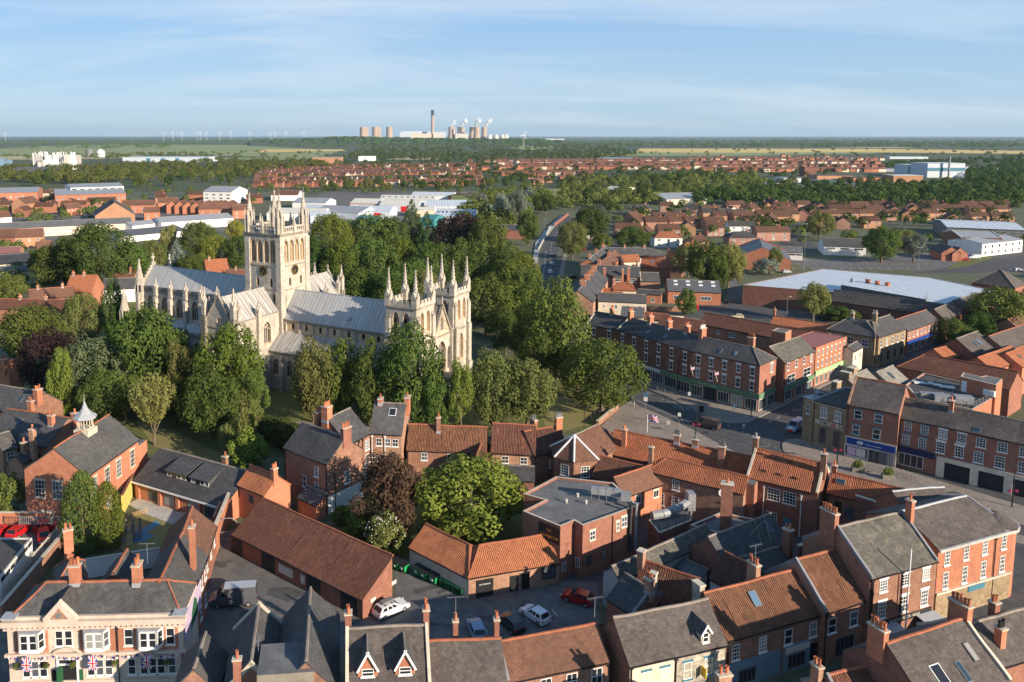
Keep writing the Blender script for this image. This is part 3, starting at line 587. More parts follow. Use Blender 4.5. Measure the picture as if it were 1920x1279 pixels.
   # --- central tower
tx0,tx1,ty0,ty1=-31.0,-20.2,-5.3,5.3;TW=tx1-tx0;TH_=ty1-ty0
t=MB()
def belf(L):return[(L*(0.215+0.19*k),L*0.076,29.2,33.2,34.8)for k in range(4)]
def low(L):return[(L*0.33,0.42,23.3,24.9,25.6),(L*0.72,0.42,23.3,24.9,25.6)]
for o,du,L in(((tx0,ty0),(1,0),TW),((tx1,ty0),(0,1),TH_),((tx1,ty1),(-1,0),TW),((tx0,ty1),(0,-1),TH_)):
 arch_wall(t,o,du,L,28.7,36.3,belf(L),0.95,(0,1,1));arch_wall(t,o,du,L,22.7,28.7,low(L),0.5,(0,1,2))
 arch_wall(t,o,du,L,12.0,22.7,[(L*0.16,0.38,19.5,21.2,21.9),(L*0.80,0.38,19.5,21.2,21.9)],0.45,(0,1,2))
 f=lambda u,z,v=0.0:(o[0]+du[0]*u-du[1]*v,o[1]+du[1]*u+du[0]*v,z)
 for k in range(4):
  c=L*(0.215+0.19*k);a=L*0.076
  for s in(-1,1):
   p=f(c+s*a*0.62,29.5,0.45);t.bar(p,(p[0],p[1],33.4),0.13,1,5)
  p=f(c,31,0.9);t.prism([f(c-0.14,0,0.93)[:2],f(c+0.14,0,0.93)[:2],f(c+0.14,0,0.80)[:2],f(c-0.14,0,0.80)[:2]],29.4,33.6,2)
  q=arch_pts(c,a+0.16,33.2,35.05);
  for(xa,zA),(xb,zB)in zip(q,q[1:]):t.poly([f(xa,zA,-0.07),f(xb,zB,-0.07),f(xb,zB+0.17,-0.07),f(xa,zA+0.17,-0.07)],3)
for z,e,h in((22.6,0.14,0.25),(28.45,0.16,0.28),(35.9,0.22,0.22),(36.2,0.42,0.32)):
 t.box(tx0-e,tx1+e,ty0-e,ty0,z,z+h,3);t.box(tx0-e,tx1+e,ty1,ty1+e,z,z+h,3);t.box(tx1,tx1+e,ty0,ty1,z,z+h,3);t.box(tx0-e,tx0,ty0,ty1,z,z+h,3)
for cx in(tx0,tx1):
 for cy in(ty0,ty1):
  sx=1 if cx==tx1 else-1;sy=1 if cy==ty1 else-1;b=0.28
  xs=sorted((cx+sx*b,cx-sx*1.25));ys=sorted((cy+sy*b,cy-sy*1.25));t.box(*xs,*ys,12,35.2)
  xs=sorted((cx+sx*0.45,cx-sx*1.35));ys=sorted((cy+sy*0.45,cy-sy*1.35));t.box(*xs,*ys,12,22.5)
t.box(tx0,tx1,ty0,ty1,36.3,36.5)
t.build('central_tower',AM,AB)
p=MB()
for a,b in(((tx0,ty0),(tx1,ty0)),((tx1,ty0),(tx1,ty1)),((tx1,ty1),(tx0,ty1)),((tx0,ty1),(tx0,ty0))):pierced(p,a,b,36.52,1.7,14)
p.build('tower_parapet',AM,AB)
def tower_pinnacle():
 a=MB();w=1.1
 a.cone(0,0,0,3.9,w,w*0.92,8,0,math.pi/8)
 for k in range(8):
  an=math.pi/8+k*math.pi/4;x,y=(w+0.08)*math.cos(an),(w+0.08)*math.sin(an);a.bar((x,y,0),(x,y,4.4),0.16,0,5);a.cone(x,y,4.4,6.1 if k%2 else 5.5,0.22,0.03,4,0)
 a.cone(0,0,3.9,9.4,w*0.80,0.06,8,0,math.pi/8)
 for i in range(7):
  tt=(i+0.6)/7.6;z=4.2+5.2*tt;r=w*0.85*(1-tt)
  for k in range(4):
   an=k*math.pi/2;x,y=r*math.cos(an),r*math.sin(an);a.box(x-0.12,x+0.12,y-0.12,y+0.12,z-0.12,z+0.18)
 a.box(-0.2,0.2,-0.2,0.2,9.1,9.5);a.bar((0,0,9.4),(0,0,11.0),0.04,0,4)
 return a.mesh('pinnacle',['stone_abbey'])
tpm=tower_pinnacle()
for cx in(tx0+0.7,tx1-0.7):
 for cy in(ty0+0.7,ty1-0.7):inst('pinnacle',tpm,AB,(cx,cy,36.5))
mp_=pinn_mesh(0.95,1.9,3.9,False,3)
for x,y in(((tx0+tx1)/2,ty0),((tx0+tx1)/2,ty1),(tx0,0),(tx1,0)):inst('pinnacle',mp_,AB,(x,y,36.5))
def clock(par,loc,rotz):
 c=MB();n=28;R0=1.32
 ring=[(R0*math.cos(2*math.pi*k/n),R0*math.sin(2*math.pi*k/n))for k in range(n)]
 c.ext([(x,-0.16,z)for x,z in ring],0,(0,0.16,0));o=c.build('clock',['clock_face'],par,loc,rotz)
 g=MB()
 for k in range(12):
  a=k*math.pi/6;r0,r1=0.86,1.14;w=0.055
  dx_,dz_=math.sin(a),math.cos(a);g.poly([(dx_*r0-dz_*w,-0.18,dz_*r0+dx_*w),(dx_*r0+dz_*w,-0.18,dz_*r0-dx_*w),(dx_*r1+dz_*w,-0.18,dz_*r1-dx_*w),(dx_*r1-dz_*w,-0.18,dz_*r1+dx_*w)])
 for k in range(n):
  (xa,za),(xb,zb)=ring[k],ring[(k+1)%n];s0,s1=0.93,1.0;g.poly([(xa*s0,-0.175,za*s0),(xb*s0,-0.175,zb*s0),(xb*s1,-0.175,zb*s1),(xa*s1,-0.175,za*s1)])
 g.build('numerals',['gold'],o)
 h=MB()
 for a,r,w in((rad(213),1.0,0.05),(rad(17+180-180),0.0,0.05),(rad(197),0.68,0.08),(rad(33),0.35,0.05)):
  dx_,dz_=math.sin(a),math.cos(a);h.poly([(-dz_*w,-0.2,dx_*w),(dz_*w,-0.2,-dx_*w),(dx_*r+dz_*w*.4,-0.2,dz_*r-dx_*w*.4),(dx_*r-dz_*w*.4,-0.2,dz_*r+dx_*w*.4)])
 h.build('hands',['gold'],o)
clock(AB,((tx0+tx1)/2,ty0,27.3),0);clock(AB,(tx1,0,27.3),math.pi/2)
# --- gabled roofs with lead seams
def lead_gable(x0,x1,y,ze,zr,name,mat='lead_roof',axis='x',c=0.0,over=0.3):
 r=MB();k=(zr-ze)/y;yo=y+over;zo=ze-over*k
 if axis=='x':
  r.slab([(x0,c-yo,zo),(x1,c-yo,zo),(x1,c,zr),(x0,c,zr)],0.15);r.slab([(x1,c+yo,zo),(x0,c+yo,zo),(x0,c,zr),(x1,c,zr)],0.15);r.bar((x0,c,zr+0.02),(x1,c,zr+0.02),0.14,0,6)
 else:
  r.slab([(c+yo,x0,zo),(c+yo,x1,zo),(c,x1,zr),(c,x0,zr)],0.15);r.slab([(c-yo,x1,zo),(c-yo,x0,zo),(c,x0,zr),(c,x1,zr)],0.15);r.bar((c,x0,zr+0.02),(c,x1,zr+0.02),0.14,0,6)
 return r.build(name,[mat],AB)
 # --- nave
nv=MB()
nb=[(3.2+4.1*k,0.42,13.55,14.75,15.25)for k in range(8)]
arch_wall(nv,(tx1,-4.9),(1,0),33.5,9.5,16.0,nb,0.4,(1,1,2));arch_wall(nv,(13.3,4.9),(-1,0),33.5,9.5,16.0,nb,0.4,(0,1,2))
for k in range(9):
 x=tx1+1.1+4.1*k;nv.box(x-0.28,x+0.28,-5.2,-4.9,9.5,15.5)
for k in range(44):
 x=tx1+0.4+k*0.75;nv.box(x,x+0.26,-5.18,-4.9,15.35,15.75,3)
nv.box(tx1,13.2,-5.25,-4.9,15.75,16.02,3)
nv.build('nave_wall',AM,AB)
lead_gable(tx1-0.1,13.4,4.9,16.1,22.3,'nave_roof')
al=MB()
ab=[(2.2+4.1*k,0.95,3.2,6.0,7.4)for k in range(8)]
f=arch_wall(al,(-20.7,-9.6),(1,0),34,-0.3,9.3,ab,0.55,(0,1,2))
for b in ab:tracery(al,f,*b,0.55,3)
for k in range(9):
 x=-20.6+4.1*k;al.box(x-0.45,x+0.45,-10.5,-9.6,-0.3,7.6);al.slab([(x-0.45,-10.5,7.6),(x+0.45,-10.5,7.6),(x+0.45,-9.6,8.7),(x-0.45,-9.6,8.7)],0.3)
al.box(-20.7,13.3,-9.85,-9.6,9.0,9.35,3)
for k in range(44):
 x=-20.6+k*0.75;al.box(x,x+0.26,-9.8,-9.6,8.6,9.0,3)
al.poly([(13.3,9.6,-0.3),(-20.7,9.6,-0.3),(-20.7,9.6,9.3),(13.3,9.6,9.3)])
al.poly([(-20.7,-4.9,-0.3),(-20.7,-9.6,-0.3),(-20.7,-9.6,9.3),(-20.7,-4.9,13)])
al.build('aisle_wall',AM,AB)
r=MB();r.slab([(-20.9,-9.95,9.2),(13.3,-9.95,9.2),(13.3,-4.85,13.1),(-20.9,-4.85,13.1)],0.15);r.slab([(13.3,9.95,9.2),(-20.9,9.95,9.2),(-20.9,4.85,13.1),(13.3,4.85,13.1)],0.15);r.build('aisle_roof',['lead_roof_brown'],AB)
a=MB();a.box(-.55,.55,-.45,.45,0,.35);o=a.build('roof_hatch',['lead'],AB,(-1.5,-3.6,17.75));o.rotation_euler=(math.atan(6.2/4.9),0,0)
# --- choir
ch=MB()
cbx=[(-66.6+5.6*k)for k in range(7)]
cb=[(3.9+5.6*k,1.25,11.6,14.6,17.0)for k in range(7)]
f=arch_wall(ch,(-70.5,-4.9),(1,0),39.5,8,18.0,cb,0.6,(0,1,2))
for b in cb:tracery(ch,f,*b,0.6,4)
ch.poly([(-31,4.9,0),(-70.5,4.9,0),(-70.5,4.9,18),(-31,4.9,18)]);ch.poly([(-70.5,4.9,0),(-70.5,-4.9,0),(-70.5,-4.9,18),(-70.5,0,24.6),(-70.5,4.9,18)])
pm=pinn_mesh(1.0,2.2,4.4,True,4)
for k in range(7):
 x=-69.3+5.6*k;ch.box(x-0.5,x+0.5,-6.1,-4.9,8,16.6);ch.slab([(x-0.5,-6.1,16.6),(x+0.5,-6.1,16.6),(x+0.5,-4.9,17.6),(x-0.5,-4.9,17.6)],0.3)
 inst('pinnacle',pm,AB,(x+0.02,-5.35,17.3))
ch.box(-70.5,-31,-5.1,-4.9,17.8,18.1,3)
for k in range(7):pierced(ch,(-68.8+5.6*k,-5.05),(-64.3+5.6*k,-5.05),18.1,1.5,7,0.26,3)
ch.build('choir_wall',AM,AB)
lead_gable(-70.4,-30.9,4.7,18.1,24.2,'choir_roof')
eg=MB()
for s in(-1,1):
 for k in range(8):
  y0=s*(4.9-0.61*k);z=18.3+0.80*k;ys=sorted((y0,y0-s*0.7));eg.box(-70.9,-70.3,*ys,z,z+1.25)
eg.box(-70.75,-70.45,-0.16,0.16,25.0,27.6);eg.box(-70.72,-70.48,-0.62,0.62,26.3,26.65);eg.build('east_gable',AM,AB)
def turret_mesh(r,h1,h2,h3):
 a=MB();a.cone(0,0,0,h1,r,r,8,0,math.pi/8);a.cone(0,0,h1-.1,h1+0.25,r+0.18,r+0.18,8,0,math.pi/8)
 for k in range(8):
  an=math.pi/8+k*math.pi/4;x,y=r*0.92*math.cos(an),r*0.92*math.sin(an);a.bar((x,y,h1+.2),(x,y,h2),0.2,0,5)
 a.cone(0,0,h1+.2,h2,r*0.72,r*0.72,8,1,math.pi/8);a.cone(0,0,h2-.1,h2+.2,r+.12,r+.05,8,0,math.pi/8);a.cone(0,0,h2+.2,h3,r*0.98,0.08,8,0,math.pi/8)
 for i in range(7):
  tt=(i+.5)/7.5
  for k in range(4):
   an=k*math.pi/2;q=r*(1-tt);a.box(q*math.cos(an)-.09,q*math.cos(an)+.09,q*math.sin(an)-.09,q*math.sin(an)+.09,h2+(h3-h2)*tt,h2+(h3-h2)*tt+.25)
 a.box(-.2,.2,-.2,.2,h3-.3,h3+.25);return a.mesh('corner_turret',['stone_abbey','screen_dark'])
inst('corner_turret',turret_mesh(1.35,17.5,19.8,26.4),AB,(-70.0,-5.3,0));inst('corner_turret',bpy.data.meshes['corner_turret'],AB,(-70.0,5.3,0))
inst('corner_turret',turret_mesh(1.25,10.6,13.4,18.8),AB,(-71.0,-9.9,0))
ca=MB()
cab=[(3.9+5.6*k,1.3,3.4,6.2,7.8)for k in range(7)]
f=arch_wall(ca,(-70.5,-9.7),(1,0),39.5,-0.3,9.0,cab,0.6,(0,1,2))
for b in cab:tracery(ca,f,*b,0.6,4)
for k in range(8):
 x=-70+5.6*k;ca.box(x-0.55,x+0.55,-11.0,-9.7,-0.3,8.4);ca.slab([(x-0.55,-11.0,8.4),(x+0.55,-11.0,8.4),(x+0.55,-9.7,9.7),(x-0.55,-9.7,9.7)],0.3);inst('pinnacle',pinn_mesh(0.7,1.5,3.2,True,3)if k==0 else bpy.data.objects['pinnacle'].data if False else pm,AB,(x,-10.3,9.0),0,(0.75,0.75,0.75))
pierced(ca,(-70.5,-9.9),(-31,-9.9),9.0,1.2,46,0.26,3);ca.poly([(-70.5,-4.9,-.3),(-70.5,-9.7,-.3),(-70.5,-9.7,9),(-70.5,-4.9,9)][::-1]);ca.build('choir_aisle_wall',AM,AB)
r=MB();r.slab([(-70.4,-9.6,9.4),(-31,-9.6,9.4),(-31,-4.9,11.3),(-70.4,-4.9,11.3)],0.15);r.build('choir_aisle_roof',['lead_roof'],AB)
# --- transepts
for sg in(-1,1):
 tr=MB();yN=20.5*sg;y0,y1=(yN,-5.3)if sg<0 else(5.3,yN)
 L_=abs(y1-y0)
 bays=[(3.9,1.3,10.6,14.0,16.1),(10.6,1.3,10.6,14.0,16.1)]if sg<0 else[(4.5,1.3,10.6,14.0,16.1),(11.2,1.3,10.6,14.0,16.1)]
 f=arch_wall(tr,(-20.7,y0),(0,1),L_,-0.3,17.9,bays,0.6,(0,1,2))
 for b in bays:tracery(tr,f,*b,0.6,4)
 tr.poly([(-30.6,y1,-.3),(-30.6,y0,-.3),(-30.6,y0,17.9),(-30.6,y1,17.9)])
 # gable end
 yy=yN
 w0=(-30.6,yy)if sg<0 else(-20.7,yy);dd=(1,0)if sg<0 else(-1,0)
 f=arch_wall(tr,w0,dd,9.9,-0.3,16.2,[(4.95,2.1,5.5,11.6,15.2)],0.8,(0,1,2));tracery(tr,f,4.95,2.1,5.5,11.6,15.2,0.8,5)
 f=arch_wall(tr,w0,dd,9.9,16.2,18.6,[(4.95,0.7,17.0,18.2,18.55)],0.5,(0,1,1))
 tr.box(-30.7,-20.6,min(yy,yy+sg*.2),max(yy,yy+sg*.2),16.1,16.4,3)
 tr.poly([(-29.2,yy,18.6),(-22.1,yy,18.6),(-25.65,yy,23.6)]if sg<0 else[(-22.1,yy,18.6),(-29.2,yy,18.6),(-25.65,yy,23.6)])
 for s in(-1,1):
  tr.slab([(-25.65+s*3.9,yy-.35,18.5),(-25.65+s*3.9,yy+.35,18.5),(-25.65,yy+.35,24.0),(-25.65,yy-.35,24.0)],0.35,3)
  for k in range(2):tr.box(-25.65+s*4.4-.7,-25.65+s*4.4+.7,yy-.8,yy+.8,-.3,18.8)
  inst('pinnacle',pinn_mesh(1.1,3.2,6.6,True,5)if s<0 and sg<0 else bpy.data.meshes['pinnacle.004']if 'pinnacle.004' in bpy.data.meshes else pm,AB,(-25.65+s*4.5,yy,18.6))
  inst('pinnacle',pm,AB,(-25.65+s*4.5,yy-sg*1.5,18.2))
 a=MB();a.box(-.1,.1,-.1,.1,0,1.3);a.box(-.4,.4,-.08,.08,.65,.9);a.build('gable_cross',['stone_abbey'],AB,(-25.65,yy,23.9))
 yb=y0+7.3;tr.box(-20.7,-19.9,yb-.45,yb+.45,-.3,17.4);inst('pinnacle',pm,AB,(-20.35,yb,17.2))
 tr.box(-20.7,-20.45,y0,y1,17.6,17.95,3);tr.build('transept_wall',AM,AB)
 lead_gable(min(yN+.3,-5.0)if sg<0 else 5.0,-5.0 if sg<0 else yN-.3,4.95,17.95,23.2,'transept_roof','lead_roof_brown','y',-25.65)
 # --- west front
wf=MB();X=20.5
big=[(4.2,2.0,6.2,11.2,14.0)]
f=arch_wall(wf,(X-0.6,-1.9),(0,1),8.4,-0.3,15.4,[(1.0,0.55,7,11,12.2),(4.2,1.9,6.6,11.4,14.1),(7.4,0.55,7,11,12.2)],0.9,(0,1,2));tracery(wf,f,4.2,1.9,6.6,11.4,14.1,0.9,4)
wf.poly([(X-.6,-1.9,15.4),(X-.6,6.5,15.4),(X-.6,2.3,22.4)],1)
for c,a_,zb,za in((2.3,.55,16.6,20.2),(.9,.4,16.6,18.4),(3.7,.4,16.6,18.4),(-.2,.35,16.2,17.2),(4.8,.35,16.2,17.2)):
 q=arch_pts(c,a_+.2,za-1.0,za+.3)
 for(xa,zA),(xb,zB)in zip(q,q[1:]):wf.box(X-.6,X-.45,min(xa,xb),max(xa,xb),min(zA,zB),max(zA,zB)+.16,0)
 for s in(-1,1):wf.bar((X-.5,c+s*(a_+.1),zb),(X-.5,c+s*(a_+.1),za-1),.12,0,5)
 wf.poly([(X-.56,c-a_*.5,zb),(X-.56,c+a_*.5,zb),(X-.56,c+a_*.5,za-.8),(X-.56,c,za),(X-.56,c-a_*.5,za-.8)],2 if abs(c-2.3)<.1 else 1)
for s in(-1,1):wf.slab([(X-.9,2.3+s*4.3,15.3),(X-.2,2.3+s*4.3,15.3),(X-.2,2.3,22.7),(X-.9,2.3,22.7)],.4,3)
wf.box(X-.75,X-.45,2.15,2.45,22.6,24.2);wf.box(X-.6,X-.25,-1.9,6.5,15.2,15.6,3)
wf.slab([(14,-1.9,15.6),(X-.9,-1.9,15.6),(X-.9,2.3,22.3),(14,2.3,22.3)],.15,3);wf.slab([(X-.9,6.5,15.6),(14,6.5,15.6),(14,2.3,22.3),(X-.9,2.3,22.3)],.15,3)
wf.build('west_gable',AM,AB)
po=MB();po.box(X-.6,X+2.2,.3,4.5,-.3,4.6);po.slab([(X-.6,.1,4.7),(X+2.4,.1,4.7),(X+2.4,2.4,7.2),(X-.6,2.4,7.2)],.2,3);po.slab([(X+2.4,4.7,4.7),(X-.6,4.7,4.7),(X-.6,2.4,7.2),(X+2.4,2.4,7.2)],.2,3)
po.poly([(X+2.2,.3,4.6),(X+2.2,4.5,4.6),(X+2.2,2.4,7.0)]);po.box(X+2.2,X+2.22,1.4,3.4,0,3.6,2);po.build('porch',AM,AB)
spm=pinn_mesh(1.35,2.1,8.0,True,7);
for(a0,a1,b0,b1)in((12.7,20.3,-9.6,-2.0),(13.0,20.6,6.6,14.2)):
 tw=MB()
 for o,du,L in(((a0,b0),(1,0),a1-a0),((a1,b0),(0,1),b1-b0),((a1,b1),(-1,0),a1-a0),((a0,b1),(0,-1),b1-b0)):
  west=du==(0,1)
  bs=[(L*0.33,0.78,17.5,21.0,22.5),(L*0.67,0.78,17.5,21.0,22.5)]
  f=arch_wall(tw,o,du,L,15.6,23.5,bs,0.85,(0,1,1 if west else 2))
  if not west:
   for b in bs:tracery(tw,f,*b,0.85,2,0,.12)
  else:
   for b in bs:tw.bar(f(b[0],17.6,.6),f(b[0],21.4,.6),.12,0,5)
  f=arch_wall(tw,o,du,L,6.0,15.6,[(L*.5,0.95,8.0,12.4,14.4)]if west else[(L*.5,.7,9,12,13.4)],0.8,(0,1,1));
  if west:
   for s in(-.35,.35):tw.bar(f(L*.5+s,8.2,.5),f(L*.5+s,12.6,.5),.13,0,5)
   tw.poly([f(L*.5-.25,8.4,.78),f(L*.5+.25,8.4,.78),f(L*.5+.25,12,.78),f(L*.5-.25,12,.78)],2)
  arch_wall(tw,o,du,L,-.3,6.0,[(L*.5,.8,1.2,4,5.2)],.6,(0,1,2))
 for z,e,h in((5.9,.12,.2),(15.3,.2,.45),(23.4,.25,.35)):
  tw.box(a0-e,a1+e,b0-e,b0,z,z+h,3);tw.box(a0-e,a1+e,b1,b1+e,z,z+h,3);tw.box(a1,a1+e,b0,b1,z,z+h,3);tw.box(a0-e,a0,b0,b1,z,z+h,3)
 for cx,sx in((a0,-1),(a1,1)):
  for cy,sy in((b0,-1),(b1,1)):
   for zt,pr,wd in((21.0,.45,1.2),(16.0,.75,1.4),(7.0,1.05,1.5)):
    xs=sorted((cx+sx*pr,cx));ys=sorted((cy,cy-sy*wd));tw.box(*xs,*ys,-.3,zt);tw.slab([(cx+sx*pr,ys[0],zt),(cx+sx*pr,ys[1],zt),(cx,ys[1],zt+1.1),(cx,ys[0],zt+1.1)],.2,3)
    ys=sorted((cy+sy*pr,cy));xs=sorted((cx,cx-sx*wd));tw.box(*xs,*ys,-.3,zt);tw.slab([(xs[0],cy+sy*pr,zt),(xs[1],cy+sy*pr,zt),(xs[1],cy,zt+1.1),(xs[0],cy,zt+1.1)],.2,3)
 tw.box(a0+.3,a1-.3,b0+.3,b1-.3,23.2,23.6,2)
 crenel(tw,a0-.15,a1+.15,b0-.15,b1+.15,23.75,.7,.75,.4,5,0)
 tw.build('west_tower',AM,AB)
 for cx in(a0+.45,a1-.45):
  for cy in(b0+.45,b1-.45):inst('pinnacle',spm,AB,(cx,cy,23.7))
  # ---------------------------------------------------------------- the near town, one building after another
def adopt(par,child):
 mp_=Matrix.Translation(par.location)@Matrix.Rotation(par.rotation_euler.z,4,'Z');child.parent=par;child.matrix_parent_inverse=mp_.inverted()
 for k in('label','category','group'):
  if k in child:del child[k]
F1,F2='front','right'
# --- corner pub at the lower left
pub,L,d,rh=bld('pub','cream stone corner pub with red brick panels, bay windows and hanging flags','pub',(12,1166),(342,1158),8.0,'hip' and 'gable',R=(190,1091),pitch=36,wm='stone_pale',rm='slate_grey',ridge='ridge_red',hip=(0.9,0.75),over=0.0,win=[],chim=[(0.33,.5,2.6,1.3,1.0,3,'brick_orange'),(0.695,.5,2.6,1.0,1.5,3,'brick_orange')],gutter=False)
cn=MB();cn.box(-0.45,L+0.45,-0.5,0.25,7.55,8.15);cn.box(-0.3,L+0.3,-0.3,0.0,7.1,7.3);cn.box(-.3,L+.3,-.32,0,4.05,4.35)
for k in range(34):cn.box(L*(k+.4)/34,L*(k+.4)/34+.22,-.4,0,7.3,7.55)
cn.box(-.45,L+.45,-.02,.3,8.15,8.45);cn.build('cornice',['stone_pale'],pub)
part_box(pub,'parapet_cap',-.45,1.1,-.5,.9,8.45,8.6,'lead');part_box(pub,'parapet_cap',L-1.0,L+.45,-.5,.9,8.45,8.6,'lead')
pe=MB();u=L*0.312;pe.ext([(u-1.75,-.55,8.1),(u+1.75,-.55,8.1),(u+1.75,-.55,8.55),(u,-.55,10.5),(u-1.75,-.55,8.55)],0,(0,.6,0));pe.build('pediment',['stone_pale'],pub)
pe=MB();pe.ext([(u-.95,-.60,8.5),(u+.95,-.60,8.5),(u,-.60,9.75)],0,(0,.08,0));pe.build('carved_panel',['brick_pale'],pub)
pe=MB();pe.ext([(u+.32*math.cos(k*.6283),-.66,8.95+.32*math.sin(k*.6283))for k in range(10)],0,(0,.1,0));pe.build('crest',['paint_grey'],pub)
a=MB();a.slab([(u-1.7,-.4,8.6),(u,-.4,10.4),(u,3.2,10.4),(u-1.7,.9,8.6)],.12);a.slab([(u+1.7,-.4,8.6),(u,-.4,10.4),(u,3.2,10.4),(u+1.7,.9,8.6)],.12);a.build('pediment_roof',['slate_grey'],pub)
for x0,x1 in((.04,.062),(.203,.23),(.41,.437),(.583,.66),(.716,.738),(.882,.902),(.955,.972)):
 part_box(pub,'brick_panel',x0*L,x1*L,-.06,.0,4.4,7.05,'brick_orange')
part_box(pub,'brick_panel',.583*L,.972*L,-.05,0,4.4,5.0,'brick_orange')
for c in(.137,.505,.812):
 o=empty('bay_window',(c*L,0,0));o.parent=pub;w=1.36;q=[(-w,0),(-w+.42,-.8),(w-.42,-.8),(w,0)]
 b=MB();b.prism(q,4.75,5.15,0,bottom=True);b.prism(q,6.9,7.05,0);b.prism([(-w-.1,0.02),(-w+.36,-.95),(w-.36,-.95),(w+.1,0.02)],7.06,7.13,1)
 for(xa,ya),(xb,yb)in zip(q,q[1:]):
  e=Vector((xb-xa,yb-ya,0));n=2 if e.length>1.3 else 1;rz=math.atan2(e.y,e.x)
  for k in range(n):
   t0=(k+.5)/n;add_window(o,'lint' if False else 'sash',e.length/n-.12,1.72,(xa+e.x*t0,ya+e.y*t0,5.16),rz)
  for k in range(n+1):b.bar((xa+e.x*k/n,ya+e.y*k/n,5.1),(xa+e.x*k/n,ya+e.y*k/n,6.95),.11,0,4)
 b.prism([(-w+.15,.02),(-w+.5,-.65),(w-.5,-.65),(w-.15,.02)],5.2,6.9,2);b.build('bay_frame',['paint_white','lead','glass_dark'],o)
for c in(.293,.346):add_window(pub,'sash',.85,1.8,(c*L,0,5.05),0)
for c in(.688,.928):add_window(pub,'sash',.95,1.9,(c*L,0,4.95),0)
for c in(.098,.147,.195,.466,.517,.568,.70,.77,.82,.868,.932):add_window(pub,'lint' if False else 'sash',.85,1.85,(c*L,0,1.55),0)
part_box(pub,'plinth',-.12,L+.12,-.14,0,-.3,1.1,'stone_pale')
a=MB();c=.335*L;a.box(c-1.15,c-.95,-.2,0,0,3.6);a.box(c+.95,c+1.15,-.2,0,0,3.6);a.box(c-.95,c+.95,-.2,0,2.9,3.05);a.box(c-.95,c+.95,-.2,0,3.55,3.7);a.box(c-.95,c+.95,-.02,.01,0,3.55,1);a.build('door_frame',['paint_white','paint_black'],pub)
a=MB();a.box(c-.9,c-.55,-.9,-.06,0.05,2.85);a.build('door',['paint_door_green'],pub)
a=MB()
for k in range(12):
 t0,t1=math.pi*k/12,math.pi*(k+1)/12;a.ext([(c+1.6*math.cos(t0),-.35,4.1+.95*math.sin(t0)),(c+1.6*math.cos(t1),-.35,4.1+.95*math.sin(t1)),(c+1.35*math.cos(t1),-.35,4.1+.75*math.sin(t1)),(c+1.35*math.cos(t0),-.35,4.1+.75*math.sin(t0))],0,(0,.4,0))
a.build('door_hood',['stone_trim'],pub)
for c,cm in((.262,'paint_black'),(.40,'paint_door_green')):part_box(pub,'notice_board',c*L-.35,c*L+.35,-.1,0,.9,2.3,cm)
pipe(pub,0.628*L,-.22,0,7.3);pipe(pub,.992*L,-.2,0,4,'paint_grey')
for nm,A,B,he,R,pit,rm,hp,wn in(('rear_wing',(350,1136),(387,1040),7.4,(318,1050),45,'slate_grey',(0,0),[(F1,'sash',.9,1.7,4.8,5),(F1,'sash',.9,1.6,1.4,4)]),('rear_range',(384,1052),(404,985),4.6,(352,975),42,'tile_brown',(0,0),[(F1,'sash',.8,1.2,2.4,3)]),('kitchen_wing',(108,1097),(163,1084),6.4,(128,1044),44,'slate_grey',(.9,.9),[]),('scullery_wing',(238,1092),(262,1050),6.2,(222,1058),42,'slate_grey',(0,0),[])):
 o,*_=bld(nm,nm,'x',A,B,he,R=R,pitch=pit,wm='brick_red',rm=rm,hip=hp,win=wn,ridge='ridge_red');adopt(pub,o)
 if nm=='rear_wing':chimney(o,_[0]*.62,_[1]*.12,7.5,13.4,1.1,.7,1,'brick_orange')
 if nm=='kitchen_wing':chimney(o,_[0]*.5,_[1]*.95,6,11.2,1.3,.8,2,'brick_orange')
 # painted mural panel on the pub's flank
a=MB();a.box(L+.005,L+.05,.5,8.2,4.4,7.6);a.build('mural',['paint_mauve'],pub)
a=MB();a.ext([(L+.06,3.2,4.6),(L+.06,6.4,4.6),(L+.06,6.0,6.6),(L+.06,5.0,7.3),(L+.06,3.8,6.2)],0,(.03,0,0));a.build('mural_figure',['paint_door_green'],pub)
# --- grey gables beside it
bld('house','grey slate gable nearest the corner pub, roof ridge running towards the viewer','house',(405,1290),(424,1222),5.4,R=(371,1232),pitch=46,wm='brick_brown',rm='slate_grey',cop=0)
bld('house','twin-pitched slate house with a stone-coped gable and a television aerial','house',(522,1290),(531,1172),6.6,R=(478,1186),pitch=46,wm='brick_brown',rm='slate_grey',cop=1,chim=[(0.02,.75,.8,.7,.9,1)])
bld('house','dark slate house with broad steep roof over a flat-topped rear dormer','house',(632,1290),(632,1148),7.2,R=(578,1172),pitch=47,wm='brick_brown',rm='slate_dark',cop=0)
part_box(BLD['dark slate house with broad steep roof over a flat-topped rear dormer'][0],'dormer',-.5,4.2,2.2,7.5,7.0,9.4,'timber_grey','felt_grey')
